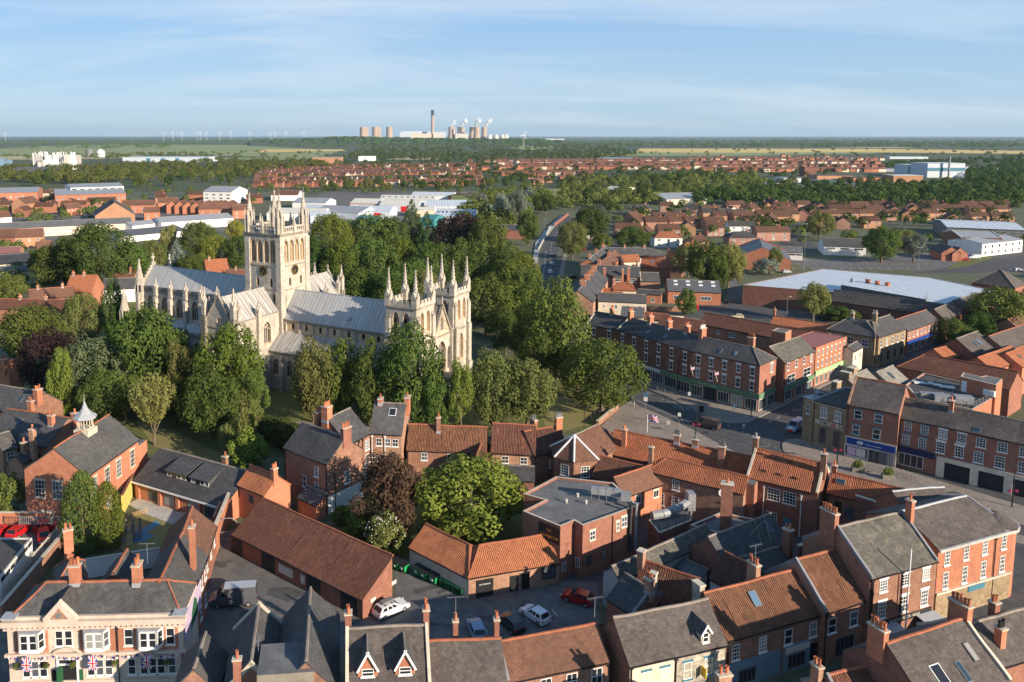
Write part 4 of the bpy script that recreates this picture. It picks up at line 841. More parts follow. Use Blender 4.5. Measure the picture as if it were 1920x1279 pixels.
# --- row along the bottom edge
r1=bld('house','grey slate house with two white-edged gabled dormers at bottom centre','house',(648,1322),(810,1313),6.6,R=(720,1176),pitch=46,rm='slate_brown',wm='brick_red',cop=1,chim=[(0.03,.60,1.5,.75,1.0,2,'brick_red'),(.985,.60,1.6,.7,1.1,3,'brick_red')])
for u in(.26,.70):dormer(r1[0],r1[1],r1[2],6.6,46,u,.34,1.9,.9,peak=1.9,style='sash',wm='brick_orange')
bld('house','plain grey tiled house with red ridge beside the pair of dormers','house',(806,1300),(950,1291),6.2,R=(866,1201),pitch=40,rm='slate_brown',ridge='ridge_red',wm='brick_brown',chim=[(.42,.75,1.4,.6,.6,1,'brick_red'),(.98,.7,1.6,.6,.7,1,'brick_red')])
bld('shop','brown tiled shop with white upper windows at bottom centre','shop',(950,1276),(1143,1237),5.6,R=(1025,1187),pitch=40,rm='tile_brown',wm='brick_brown',cop=3,copm='lead_dark',win=[(F1,'white',1.25,1.75,3.2,4)])
r4=bld('shop','mottled slate shop with one small pointed dormer and half stone front','shop',(1181,1246),(1361,1206),6.2,R=(1234,1143),pitch=42,rm='slate_brown',wm='brick_red',cop=0,win=[(F1,'teal',1.0,1.9,3.1,(.17,.36,.60,.82)),(F1,'shopdark',3.2,2.2,.4,2)])
part_box(r4[0],'rendered_front',0.02,r4[1]*.46,-.02,.0,0,6.0,'render_cream');part_box(r4[0],'stone_front',r4[1]*.47,r4[1]-.02,-.02,.0,0,6.0,'stone_rubble');pipe(r4[0],r4[1]*.47,-.12,0,5.9);dormer(r4[0],r4[1],r4[2],6.2,42,.80,.10,1.15,1.25,peak=1.5,wm='stone_rubble')
a=MB();a.box(-.04,.04,-.9,-.1,0,1.1);a.build('hanging_sign',['paint_yellow'],r4[0],(r4[1]*.74,0,3.3))
r5=bld('shop','long brown pantile shop with roof window above dark street fronts','shop',(1363,1199),(1547,1146),6.0,R=(1420,1087),pitch=40,rm='pantile_mossy',wm='brick_brown',cop=0,win=[(F1,'grid',1.05,1.8,3.3,(.09,.36)),(F1,'sash',1.15,1.8,3.3,(.62,.88)),(F1,'shopdark',2.6,2.2,.5,(.2,.68)),(F1,'dark',1.1,2.3,.1,(.45,.92))],sky=[(.42,.62,1.0,1.7)],chim=[(.56,.62,1.9,.8,1.7,3,'brick_pale'),(.0,.62,1.0,.8,1.5,0,'stone_rubble')])
part_box(r5[0],'shop_front',.3,r5[1]*.54,-.16,0,0,3.0,'paint_bluegrey');part_box(r5[0],'shop_front',r5[1]*.57,r5[1]*.84,-.25,0,0,3.15,'paint_bluegrey')
a=MB();a.box(r5[1]*.58,r5[1]*.83,-.33,-.26,2.35,3.05);a.build('shop_sign',['paint_offwhite'],r5[0]);
for c,w_ in((.2,2.4),(.70,2.6)):add_window(r5[0],'shopdark',w_,1.7,(r5[1]*c,-.26,.45),0)
part_box(r5[0],'door',r5[1]*.86,r5[1]*.93,-.08,0,0,2.5,'paint_black')
bld('shop','shorter brown pantile shop between the long roof and three-storey pub','shop',(1547,1147),(1628,1121),6.5,R=(1535,1038),pitch=42,rm='pantile_mossy',wm='brick_brown',cop=1,copm='lead_dark',win=[(F1,'sash',1.25,1.8,3.6,(.18,.68)),(F1,'shopdark',3.0,2.3,.4,(.5,))])
r7=bld('pub','three-storey brown brick pub with grid windows and bare white flagpole','pub',(1632,1083),(1757,1049),9.4,R=(1633,974),pitch=38,rm='slate_lichen',wm='brick_brown',cop=1,copm='lead_dark',win=[(F1,'georg',1.2,1.45,7.2,(.20,.53,.84)),(F1,'georg',1.2,2.0,3.9,(.20,.53,.84)),(F1,'shopdark',1.6,1.6,.9,(.15,.85))],chim=[(.0,.62,2.0,.8,2.6,5,'brick_red'),(1.0,.40,2.5,.7,1.0,1,'brick_orange')])
o=r7[0];L7=r7[1];text(o,'BLACKAMOOR HEAD',.52,(L7*.55,-.09,3.15),0,'paint_offwhite')
part_box(o,'fascia_board',.4,L7-.4,-.06,0,2.75,3.5,'paint_black');pipe(o,.45,-.1,0,9.2);pipe(o,L7*.47,-.1,3.6,9.2)
a=MB();a.bar((0,0,2.2),(0,0,12.3),.085,0,8);a.build('flagpole',['paint_white'],o,(L7*.47,-.9,0))
for u in(.28,.86):
 a=MB();a.slab([(-1.5,-2.6,2.5),(1.5,-2.6,2.5),(1.5,-.1,3.0),(-1.5,-.1,3.0)],.1);a.box(-1.4,-1.3,-2.5,-.1,0,2.45,1);a.box(1.3,1.4,-2.5,-.1,0,2.45,1);a.box(-1.3,1.3,-2.5,-2.4,0,2.45,1);a.build('glazed_porch',['lead','glass_blue'],o,(L7*u,0,0))
r8=bld('bank','orange brick corner building with white-edged grey roof and tall sash windows','bank',(1760,1030),(1900,992),9.4,R=(1770,941),pitch=26,rm='slate_brown',wm='brick_orange',hip=(0,.35),over=.35,ridge='lead',gutter=False,win=[(F1,'grid',.95,1.9,7.0,(.12,.37,.62,.88)),(F1,'grid',.95,2.2,3.9,(.12,.37,.62,.88)),(F1,'shopdark',2.4,1.7,.7,(.13,.52,.86))])
o=r8[0];L8,d8=r8[1],r8[2]
a=MB();a.box(-.3,L8+.3,-.5,-.2,9.15,9.5);a.build('cornice',['concrete'],o);part_box(o,'stone_front',0,L8,-.12,0,0,3.4,'stone_brown')
part_box(o,'stone_band',0,L8,-.25,0,3.4,3.65,'stone_trim');pipe(o,L8*.755,-.12,0,9.0)
a=MB();a.box(L8*.42,L8*.64,-.2,-.12,2.6,3.3);a.build('shop_sign',['paint_teal'],o)
a=MB();a.cone(L8-.1,2.3,-.3,9.4,2.4,2.4,20);a.cone(L8-.1,2.3,9.0,9.5,2.75,2.75,20,1);a.cone(L8-.1,2.3,9.5,10.8,2.6,.3,20,2);a.build('rounded_corner',['brick_orange','concrete','slate_brown'],o)
bld('outbuilding','small slate roof with white ridge tucked behind the orange corner bank','outbuilding',(1703,966),(1800,957),8.2,R=(1760,914),pitch=34,rm='slate_brown',ridge='lead',wm='brick_red',hip=(0,0),win=[('left','plain',.7,.9,5,1)])
# --- houses at the lower right corner
s1=bld('house','large grey-brown slate roof with red ridge at the lower right corner','house',(1742,1331),(1893,1275),7.8,R=(1746,1180),pitch=38,rm='slate_brown',ridge='ridge_red',wm='brick_dark',cop=2,chim=[(.0,.60,1.5,.8,2.1,4,'brick_orange'),(1.0,.56,1.8,.9,2.4,5,'brick_orange')],sky=[(.32,.36,1.3,1.9,'glass','paint_white'),(.58,.30,.7,1.9),(.80,.52,.7,1.7)])
bld('house','smaller grey slate roof at the right edge with dark chimney pots','house',(1879,1247),(1985,1214),7.4,R=(1870,1156),pitch=38,rm='slate_brown',wm='brick_red',chim=[(.16,.2,.6,.9,.9,3,'brick_orange','stone_trim','paint_black'),(.5,.62,1.4,.9,.9,2,'brick_red')])
bld('house','little pantile roof with lead edge at bottom right beneath slate roof','house',(1592,1352),(1700,1322),5.2,R=(1606,1254),pitch=40,rm='pantile_brown',wm='brick_dark',cop=3,copm='lead_dark',chim=[(-.08,.6,1.2,.7,1.2,2,'brick_pale')])
bld('house','roof with tall two-pot chimney just peeping over the bottom edge','house',(1360,1440),(1452,1424),5.6,R=(1420,1300),pitch=40,rm='slate_brown',wm='brick_brown',chim=[(.48,.55,2.7,1.5,.8,2,'brick_pale')])
# --- cluster between the yard and the bottom row
bld('outbuilding','brown pantile back building with ridge rising to a brick chimney','outbuilding',(1186,1110),(1292,1150),4.6,R=(1260,1069),pitch=40,rm='pantile_brown',wm='brick_brown',chim=[(-.02,.42,1.9,.9,1.1,0,'brick_pale'),(.34,.08,.6,.8,.8,0,'stone_rubble')])
bld('outbuilding','dark slate outhouse with two-pot brick chimney behind stone-front shop','outbuilding',(1138,1119),(1190,1153),4.4,R=(1205,1095),pitch=36,rm='slate_dark',wm='brick_red',chim=[(.95,.45,1.8,1.1,.9,2,'brick_pale')],cop=2,copm='lead_dark')
bld('outbuilding','mossy grey roof with pale rendered gable facing the yard','outbuilding',(1163,1090),(1338,1008),4.6,R=(1230,1026),pitch=42,rm='slate_lichen',wm='render_grey',ridge='ridge_grey')
bld('outbuilding','long dark slate workshop with timber boards lying across its roof','outbuilding',(1362,1060),(1478,1014),5.2,R=(1400,981),pitch=40,rm='slate_dark',wm='brick_dark',sky=[(.86,.62,.7,1.5)],chim=[(.78,-.3,.9,1.0,1.3,2,'brick_red')])
o,L_,d_,h_=BLD['long dark slate workshop with timber boards lying across its roof']+(0,)if False else(*BLD['long dark slate workshop with timber boards lying across its roof'][:3],0)
tk=math.tan(rad(40));a=MB()
for u0,v0,u1,v1 in((.60,.15,.72,.98),(.74,.1,.88,.95),(.52,.55,.86,.85)):
 y0,y1=v0*d_/2,v1*d_/2;a.bar((u0*L_,y0,5.2+tk*y0+.2),(u1*L_,y1,5.2+tk*y1+.2),.08,0,4)
a.build('roof_board',['timber_grey'],o)
bld('outbuilding','steep little pantile roof on white wall by the dark workshop','outbuilding',(1332,1082),(1388,1112),5.4,R=(1385,1048),pitch=42,rm='pantile_dark',wm='render_white')
bld('outbuilding','teal sheet-roofed lean-to deep between back buildings','lean-to',(1265,1062),(1312,1084),3.2,'mono',R=(1295,1055),pitch=14,rm='metal_dark',wm='render_grey')
bld('outbuilding','narrow slate range filling the gap behind the brown pantile shops','outbuilding',(1400,1108),(1500,1078),3.6,d=7,pitch=30,rm='slate_dark',wm='brick_brown')
polyblock('outbuilding','low flat felt roof with rooflight at foot of the tall square chimney','outbuilding',[(1293,984),(1352,960),(1425,975),(1378,1008)],5.0,'brick_red','felt_grey')
b0=P(1360,992,4.7);o=tag(empty('chimney_stack',(b0.x,b0.y,0),rad(-20)),'tall square free-standing brick chimney rising beside the flat felt roof','chimney');zt=hgt(b0,905)
chimney(o,0,0,0,zt,1.85,1.5,0,'brick_red','stone_trim');inst('chimney_pot',pot_mesh(),o,(0,0,zt))
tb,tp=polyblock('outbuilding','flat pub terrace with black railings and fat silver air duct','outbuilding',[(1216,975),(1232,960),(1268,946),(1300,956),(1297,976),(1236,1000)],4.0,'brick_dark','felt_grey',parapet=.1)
def railing(par,pts,h=1.1,m='paint_black',post=1.6,name='railing'):
 a=MB()
 for p,q in zip(pts,pts[1:]):
  p,q=Vector(p),Vector(q);n=max(1,int((q-p).length/post))
  for k in range(n+1):s=p.lerp(q,k/n);a.bar(s,s+Vector((0,0,h)),.035,0,4)
  for z in(h,h*.5):a.bar(p+Vector((0,0,z)),q+Vector((0,0,z)),.03,0,4)
 return a.build(name,[m],par)
railing(tb,[(*p,4.0)for p in tp[-1:]+tp[:-1]])
# --- pantile range along the square
t1=bld('pub','long orange pantile range facing the square with a flag on its ridge','pub',(1140,848),(1404,905),5.6,R=(1276,830),pitch=40,rm='pantile_orange',wm='brick_brown',cop=0,chim=[(.10,.22,1.5,.9,1.0,2,'brick_orange'),(.47,.5,1.6,1.1,1.1,4,'brick_brown','stone_trim','paint_grey'),(.60,.5,1.4,1.1,.9,1,'brick_brown','stone_trim','paint_grey'),(.80,.25,1.8,1.2,1.0,3,'brick_brown','stone_trim','paint_grey')])
t2=bld('pub','orange pantile wing in front of the long range with arched window','pub',(1217,882),(1394,925),6.2,R=(1320,875),pitch=38,rm='pantile_orange',wm='brick_pale',hip=(.9,0),win=[(F1,'grid',1.1,1.7,4.0,(.30,)),(F1,'grid',1.1,2.0,.9,(.30,.14)),(F1,'white',.8,1.1,4.2,(.86,)),(F1,'grid',.9,3.4,1.4,(.06,))],chim=[(-.02,.35,2.0,.8,.9,1,'brick_pale')])
a=MB();a.lathe([(0,.15),(.55,0),(.6,.03)],14);o=a.build('satellite_dish',['paint_white'],t2[0],(t2[1]*.80,-.35,5.6));o.rotation_euler=(rad(70),0,.4)
t3=bld('building','red brick building with stone-coped bright pantile roof and metal grid windows','building',(1400,893),(1534,925),7.4,R=(1480,855),pitch=33,rm='pantile_orange',wm='brick_red',cop=1,win=[(F1,'metalgrid',1.8,1.9,4.6,(.40,.62)),(F1,'metalgrid',1.6,1.9,.8,(.38,)),(F1,'metalgrid',1.3,1.2,5.2,(.09,))],chim=[(.0,.52,2.3,.9,1.0,2,'brick_brown','stone_trim','paint_grey'),(1.0,.35,2.6,.9,.9,1,'brick_brown')])
part_box(t3[0],'door',t3[1]*.55,t3[1]*.66,-.06,0,0,2.3,'paint_teal');pipe(t3[0],t3[1]*.78,-.12,0,6.6,'paint_white');pipe(t3[0],t3[1]*.26,-.12,0,6.6,'paint_white')
tw=part_box(t3[0],'porch_block',-1.0,t3[1]*.17,-2.2,0,0,7.2,'brick_red','felt_grey')
for u in(.22,.44,.66):
 for v in(.28,.78):
  a=MB();a.box(-.18,.18,-.18,.18,0,.4);a.build('roof_vent',['pantile_orange'],t3[0],(u*t3[1]+v,v*t3[2]/2,7.4+math.tan(rad(33))*v*t3[2]/2))
t4=bld('building','half-shaded orange pantile roof with brick stack, right of coped roof','building',(1551,922),(1692,958),6.4,R=(1620,899),pitch=34,rm='pantile_orange',wm='brick_red',win=[(F1,'dark',1.0,1.3,4.0,(.16,)),(F1,'shopdark',1.8,1.7,3.2,(.34,))],chim=[(.02,.5,1.4,.8,.6,1,'brick_brown')],sky=[(.14,.6,1.3,.9,'glass_blue','galvanised')])
w0,w1=P(1604,930,7.2),P(1712,964,7.2)
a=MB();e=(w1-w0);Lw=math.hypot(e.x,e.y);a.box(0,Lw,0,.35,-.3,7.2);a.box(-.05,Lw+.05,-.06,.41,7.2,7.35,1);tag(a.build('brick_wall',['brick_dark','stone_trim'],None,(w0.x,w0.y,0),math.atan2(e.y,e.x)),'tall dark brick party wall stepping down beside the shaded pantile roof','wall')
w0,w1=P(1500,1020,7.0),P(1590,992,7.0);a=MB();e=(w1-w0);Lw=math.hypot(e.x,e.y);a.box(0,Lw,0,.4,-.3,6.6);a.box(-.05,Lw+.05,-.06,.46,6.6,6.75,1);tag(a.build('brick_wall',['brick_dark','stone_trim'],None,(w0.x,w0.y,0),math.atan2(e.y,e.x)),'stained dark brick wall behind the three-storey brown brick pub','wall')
# polygonal brown-roofed house with white hips
he=6.2;pts=[P(*q,he)for q in((1034,838),(1043,856),(1076,865),(1119,862),(1178,828),(1112,800))]
rA,rB=P(1077,817,9.6),P(1121,796,9.6);o0=pts[2].copy();o0.z=0
oc=tag(empty('house',tuple(o0)),'polygonal brick house under brown roof with broad white hips','house');lp=[p-o0 for p in pts];a_=rA-o0;b_=rB-o0
w=MB();w.prism([(p.x,p.y)for p in lp],-.3,he);w.build('wall',['brick_brown'],oc)
r=MB();ctr=(a_+b_)/2
def outp(p):v=Vector((p.x-a_.x,p.y-a_.y,0));v=v.normalized()*.35;return Vector((p.x+v.x,p.y+v.y,he-.1))
q=[outp(p)for p in lp]
for i,j in((0,1),(1,2),(2,3)):r.slab([q[i],q[j],a_],.14)
r.slab([q[3],q[4],b_,a_],.14);r.slab([q[5],q[0],a_,b_],.14);r.build('roof',['tile_brown'],oc)
r=MB()
for i in(0,1,2,3):r.bar(q[i]+Vector((0,0,.1)),a_+Vector((0,0,.12)),.17,0,5)
r.bar(a_+Vector((0,0,.1)),b_+Vector((0,0,.1)),.12,1,5);r.build('white_hip',['paint_white','ridge_grey'],oc)
for i,j in((1,2),(2,3)):
 e=lp[j]-lp[i];add_window(oc,'grid',1.5,1.9,(lp[i]+e*.5)+Vector((0,0,3.3-he)),math.atan2(e.y,e.x))
bld('house','low dark pantile roof under the polygonal house with one grid window','house',(1110,893),(1205,918),4.0,R=(1160,863),pitch=38,rm='pantile_brown',wm='render_grey',win=[(F1,'grid',1.4,1.6,1.4,(.35,))])
bld('house','brown tiled gabled wing with white oriel window beside silver flue','house',(1170,930),(1245,905),4.6,R=(1180,886),pitch=45,rm='tile_brown',wm='brick_orange',win=[(F1,'casement',1.2,1.2,2.6,(.35,.8))])
bld('house','small dark pantile house with two brick chimneys by the green','house',(1002,853),(1066,842),5.4,R=(1040,800),pitch=40,rm='pantile_dark',wm='brick_brown',chim=[(.42,.75,1.6,.7,1.9,2,'brick_orange','stone_trim','paint_grey'),(.98,.45,2.3,1.5,.8,5,'brick_orange','stone_trim','paint_grey')],win=[(F1,'grid',.9,1.5,2.6,(.5,))])
bld('house','brown pantile row house with central chimney below the abbey trees','house',(763,842),(912,849),5.2,R=(840,798),pitch=42,rm='pantile_mossy',wm='brick_brown',win=[(F1,'white',1.1,1.4,3.3,(.22,.55))],chim=[(.38,.38,2.2,.8,.8,1,'brick_brown')])
bld('house','square pantile roofed cottage with two white windows behind the round tree','house',(921,847),(1004,852),5.4,R=(970,796),pitch=42,rm='pantile_brown',wm='brick_pale',win=[(F1,'white',1.2,1.25,3.5,(.32,.74))])
bld('lean_to','dark grey lean-to below the two-windowed pantile cottage','lean-to',(938,899),(1002,902),2.8,'mono',R=(965,874),pitch=25,rm='slate_dark',wm='brick_dark',win=[(F1,'white',.7,.8,1.4,(.2,))])
bld('outbuilding','small orange pantile cross gable between brown rooftops behind round tree','outbuilding',(915,880),(926,842),4.4,R=(900,838),pitch=45,rm='pantile_brown',wm='brick_brown')
# --- tall L-shaped Georgian house
g1=bld('house','tall dark-roofed brick house, L-shaped, with three clustered chimney stacks','house',(533,838),(613,869),8.6,R=(613,808),pitch=38,rm='slate_dark',wm='brick_brown',cop=0,win=[(F1,'grid',1.05,1.75,5.7,(.76,)),(F1,'sash',.9,1.9,3.2,(.48,)),(F1,'grid',1.05,2.0,2.7,(.76,)),(F2,'grid',1.2,2.0,3.9,(.55,)),(F2,'grid',1.1,2.1,.4,(.5,))],chim=[(.98,.55,1.9,.9,2.1,4,'brick_red'),(.02,.95,1.2,.9,1.8,3,'brick_orange')])
G=g1[0];part_box(G,'whitewashed_base',g1[1]+.005,g1[1]+.06,0.05,g1[2]-.05,0,3.0,'render_white');pipe(G,g1[1]-.15,-.1,0,8.3);a=MB();a.bar((g1[1]+.12,1.6,0),(g1[1]+.12,1.6,8.6),.06,0,5);a.build('downpipe',['paint_black'],G)
m1,L_,d_,_=bld('main_range','main_range','x',(653,832),(694,811),8.6,R=(646,771),pitch=38,rm='slate_dark',wm='brick_brown',win=[(F1,'grid',1.1,1.8,5.8,(.18,.85)),(F1,'grid',1.1,2.0,3.0,(.18,.85)),(F1,'grid',1.1,1.9,.3,(.18,))],chim=[(.05,.55,2.6,1.6,1.6,6,'brick_orange')]);part_box(m1,'whitewashed_base',.02,L_,-.05,0,0,3.4,'render_white')
for u in(.45,.62):pipe(m1,L_*u,-.12,0,8.2)
adopt(G,m1)
m2,*_=bld('east_range','east_range','x',(694,811),(753,814),8.6,R=(726,755),pitch=40,rm='slate_grey',wm='brick_pale',cop=2 and 0,win=[(F1,'white',1.05,1.35,6.3,(.28,.56,.8)),(F1,'white',1.05,1.35,3.4,(.15,.4,.7))],sky=[(.62,.68,1.3,1.5,'glass','paint_white')],chim=[(.18,.5,1.0,.9,1.6,1,'brick_orange'),(1.03,.60,1.2,1.0,2.2,1,'brick_orange')])
for u in(.06,.47):pipe(m2,_[0]*u,-.12,3,8.2,'paint_white')
adopt(G,m2)
m3,*_=bld('wash_house','wash_house','x',(558,932),(593,947),2.9,'mono',R=(590,917),pitch=28,rm='slate_grey',wm='brick_orange');adopt(G,m3)
bld('house','small orange pantile house with end chimney next to the long yard range','house',(446,907),(496,928),5.4,R=(490,880),pitch=40,rm='pantile_bright',wm='brick_orange',chim=[(.97,.42,1.6,.8,1.0,3,'brick_orange')],win=[(F1,'dark',1.0,1.2,3.2,(.5,))])
# --- yard: long garage range and pantile shed
ga=bld('garage_range','long low brick garage range with brown pantile roof beside the yard','garage',(437,1001),(680,1123),2.8,'mono',R=(630,997),pitch=30,rm='pantile_brown',wm='brick_red',ridge='ridge_red')
o,L_,d_=ga[:3]
for c,w_ in((.03,2.6),(.30,2.7),(.655,2.6),(.91,3.1)):
 a=MB();a.box(c*L_-w_/2,c*L_+w_/2,-.06,.02,0,2.45);
 for k in range(4):a.box(c*L_-w_/2+(k+.12)*w_/4,c*L_-w_/2+(k+.88)*w_/4,-.085,-.06,1.75,2.25,1)
 a.build('garage_door',['paint_black','screen_dark'],o)
for u,s_ in((.415,.75),(.47,.75),(.575,.4)):part_box(o,'notice',u*L_-s_,u*L_+s_,-.08,0,.7,1.9,'paint_offwhite')
for u in(1.4,5.4):a=MB();a.box(L_+.01,L_+.05,u,u+.9,1.4+u*.12,1.9+u*.12);a.build('notice',['paint_offwhite'],o)
shed=bld('shed','orange pantile shed with whitewashed flank along the row of green bins','shed',(768,1026),(879,1083),3.0,R=(842,1003),pitch=34,rm='pantile_bright',wm='render_cream',hip=(0,.85),over=.15)
s2_,*q_=bld('shed_wing','x','x',(879,1083),(1049,1054),3.0,R=(955,1014),pitch=36,rm='pantile_bright',wm='brick_pale',hip=(.85,0),over=.15,cop=3,copm='lead_dark')
for u,w_,h_ in((.17,2.4,2.4),(.49,1.2,2.2),(.62,1.1,2.2)):part_box(s2_,'door',u*q_[0]-w_/2,u*q_[0]+w_/2,-.06,0,0,h_,'paint_black')
add_window(s2_,'lead',2.0,1.7,(q_[0]*.88,0,.9),0);text(s2_,'NO PARKING',.26,(.17*q_[0],-.08,1.75),0,'paint_white');adopt(shed[0],s2_)
# flat-roofed red brick inn
inn,ip=polyblock('pub','flat-roofed red brick inn with gilt-lettered black sign in the middle','pub',[(1043,893),(981,926),(1022,937),(980,958),(1051,987),(1077,976),(1093,985),(1197,948),(1150,905)],7.6,'brick_red','felt_grey',parapet=.3)
def on_face(root,he,pa,pb,u):
 a,b=P(*pa,he),P(*pb,he);e=b-a;p=a+e*u;return Vector((p.x-root.location.x,p.y-root.location.y,0)),math.atan2(e.y,e.x)
p,rz=on_face(inn,7.6,(980,958),(1051,987),.72);a=MB();a.box(-1.75,1.75,-.12,0,4.9,7.1);a.build('sign_board',['paint_black'],inn,p,rz)
for z,s,tx in((6.45,.42,'THE'),(5.65,.66,'George Inn')):
 q=p+Vector((math.sin(rz)*.16,-math.cos(rz)*.16,z));text(inn,tx,s,q,rz,'gold')
for pa,pb,u,z,st,w_,h_ in(((1093,985),(1197,948),.17,5.0,'stone',1.0,1.3),((1093,985),(1197,948),.62,5.0,'stone',.6,1.3),((1093,985),(1197,948),.74,5.2,'stone',1.1,1.5),((1093,985),(1197,948),.12,1.5,'dark',.9,1.3),((1093,985),(1197,948),.38,1.7,'dark',.9,1.3),((1051,987),(1077,976),.3,1.0,'small',.8,1.2),((1077,976),(1093,985),.5,1.2,'small',.8,1.4)):
 p,rz=on_face(inn,7.6,pa,pb,u);add_window(inn,st,w_,h_,p+Vector((0,0,z)),rz)
p,rz=on_face(inn,7.6,(1093,985),(1197,948),.52);a=MB();a.bar((0,-.12,0),(0,-.12,7.4),.07,0,6);a.build('downpipe',['paint_black'],inn,p,rz)
def topp(root,px,py,z):q=P(px,py,z);return Vector((q.x-root.location.x,q.y-root.location.y,z))
for px,py in((1062,943),(1083,932),(1099,945),(1104,925)):
 a=MB();a.cone(0,0,0,.5,.13,.13,8);a.cone(0,0,.42,.55,.22,.22,8);a.build('roof_vent',['paint_offwhite'],inn,topp(inn,px,py,7.3))
ac=MB()
for k in range(4):ac.box(k*1.05,k*1.05+.98,0,.95,.9,1.85);ac.bar((k*1.05+.1,.1,0),(k*1.05+.1,.1,.9),.05,0,4)
ac.box(4.2,5.6,-.7,.6,.7,1.7);ac.build('air_duct',['galvanised'],inn,topp(inn,1108,938,7.3),rad(-14),)
p,rz=on_face(inn,7.6,(1093,985),(1197,948),.95)
for dx_,m_,z1 in((-.3,'galvanised',8.2),(-1.4,'screen_dark',8.4)):
 a=MB();a.bar((dx_,-.35,1.5),(dx_,-.35,z1),.22,0,10);a.cone(dx_,-.35,z1,z1+.15,.34,.34,10);a.build('flue',[m_],inn,p,rz)
du=MB();pp=[Vector((0,0,.6)),Vector((1.6,.3,.7)),Vector((3.0,.9,.8)),Vector((5.0,2.2,1.0)),Vector((6.4,3.2,1.2))]
for a0,a1 in zip(pp,pp[1:]):du.bar(a0,a1,.62,0,8)
du.box(6.2,7.3,2.6,4.2,0,2.6);tag(du.build('air_duct',['galvanised'],None,P(1222,974,4.1)),'fat silver air duct bending across the railed pub terrace','duct')
# --- left: school hall, nursery, house cluster
hall=bld('school_hall','tall red brick hall with white multi-pane windows and lead-capped ridge cupola','hall',(163,891),(259,823),8.6,R=(150,811),pitch=36,wm='brick_orange',rm='slate_grey',cop=0,ridge='ridge_red',win=[(F1,'hall',1.4,2.9,4.6,(.12,.36,.58,.86)),(F1,'hall',1.4,1.7,.8,(.12,.36,.58)),('left','hall',1.7,2.8,4.4,(.24,.52,.82)),('left','hall',2.1,1.8,.3,(.34,.70))])
o,L_,d_,h_=hall;cu=empty('cupola',(L_*.55,d_/2,h_-.5));cu.parent=o
a=MB();a.box(-1.3,1.3,-1.3,1.3,-.6,.7);a.box(-1.0,1.0,-1.0,1.0,.7,.9)
for k in range(8):an=math.pi/8+k*math.pi/4;a.bar((1.15*math.cos(an),1.15*math.sin(an),.8),(1.15*math.cos(an),1.15*math.sin(an),2.6),.09,0,5)
a.build('cupola_base',['stone_trim'],cu)
a=MB();a.lathe([(1.9,2.5),(1.85,2.7),(1.1,3.2),(.55,3.9),(.2,4.8),(.05,5.3)],8);a.bar((0,0,5.2),(0,0,6.3),.05,0,4);a.build('cupola_roof',['lead'],cu)
part_box(o,'stair_wing',L_+.1,L_+3.2,.2,4.5,0,7.2,'brick_orange','felt_grey')
nu=bld('nursery','low slate-roofed brick nursery with two flat dormers and white eaves','nursery',(252,899),(422,949),3.1,R=(345,852),pitch=30,wm='brick_orange',rm='slate_dark',over=.5,gutter=False,win=[(F1,'shopdark',2.2,1.9,.3,(.22,.40,.66,.84))])
o,L_,d_,h_=nu;a=MB();a.box(-.1,L_+.1,-.62,-.5,2.72,2.98);a.build('fascia_board',['paint_white'],o);t=math.tan(rad(30))
for u0,u1 in((.28,.50),(.55,.75)):
 a=MB();y0=d_*.16;z0=3.1+t*y0;y1=d_*.42;z1=3.1+t*y1+.3
 a.poly([(u0*L_,y0,z0-.2),(u1*L_,y0,z0-.2),(u1*L_,y0,z0+1.15),(u0*L_,y0,z0+1.15)],0);a.poly([(u1*L_,y0,z0-.2),(u1*L_,y1,z1),(u1*L_,y0,z0+1.15)],0);a.poly([(u0*L_,y0,z0-.2),(u0*L_,y0,z0+1.15),(u0*L_,y1,z1)],0)
 a.slab([(u0*L_-.2,y0-.4,z0+1.12),(u1*L_+.2,y0-.4,z0+1.12),(u1*L_+.2,y1+.3,z1+.12),(u0*L_-.2,y1+.3,z1+.12)],.16,1);dm=a.build('dormer',['slate_grey','slate_dark'],o)
 n=4
 for k in range(n):add_window(dm,'plain' if k!=1 else 'dark',(u1-u0)*L_/n-.12,.9,((u0+(u1-u0)*(k+.5)/n)*L_,y0,z0+.12),0)
for u in(.05,.30,.50,.74,.97):part_box(o,'brick_pier',u*L_-.3,u*L_+.3,-.35,.25,0,2.75,'brick_orange')
chimney(o,L_*.62,d_*.72,3.5,6.6,1.0,.8,1,'brick_brown')
q=P(232,965);wv=P(262,905);e=wv-q;Lw=e.length;a=MB();a.box(0,Lw,0,.3,0,3.2);a.box(-.05,Lw+.05,-.05,.35,3.2,3.35,1);tag(a.build('play_wall',['render_yellow','brick_dark'],None,q,math.atan2(e.y,e.x)),'bright yellow painted wall between brick hall and nursery','wall')
for tz in((427,1045),(446,905)):pass
w0,w1=P(404,990,4.2),P(446,890,4.2);a=MB();e=(w1-w0);Lw=math.hypot(e.x,e.y);a.box(0,Lw,0,.4,-.3,4.2);a.box(-.04,Lw+.04,-.05,.45,4.2,4.32,1);tag(a.build('brick_wall',['brick_orange','stone_trim'],None,(w0.x,w0.y,0),math.atan2(e.y,e.x)),'curving old orange brick wall between nursery and yard gate','wall')
bld('house','large dark slate house with banded brick stacks at left edge','house',(-28,818),(88,838),5.6,R=(80,776),pitch=34,rm='slate_dark',wm='brick_brown',ridge='ridge_red',chim=[(.84,.34,1.0,1.2,1.0,2,'brick_orange'),(1.02,.62,.7,1.3,1.1,1,'brick_orange'),(.30,.62,2.0,1.2,.9,2,'brick_orange'),(.90,-.15,.2,1.1,1.0,1,'brick_pale')],sky=[(.34,.62,.9,1.3),(.72,.3,.8,1.2)])
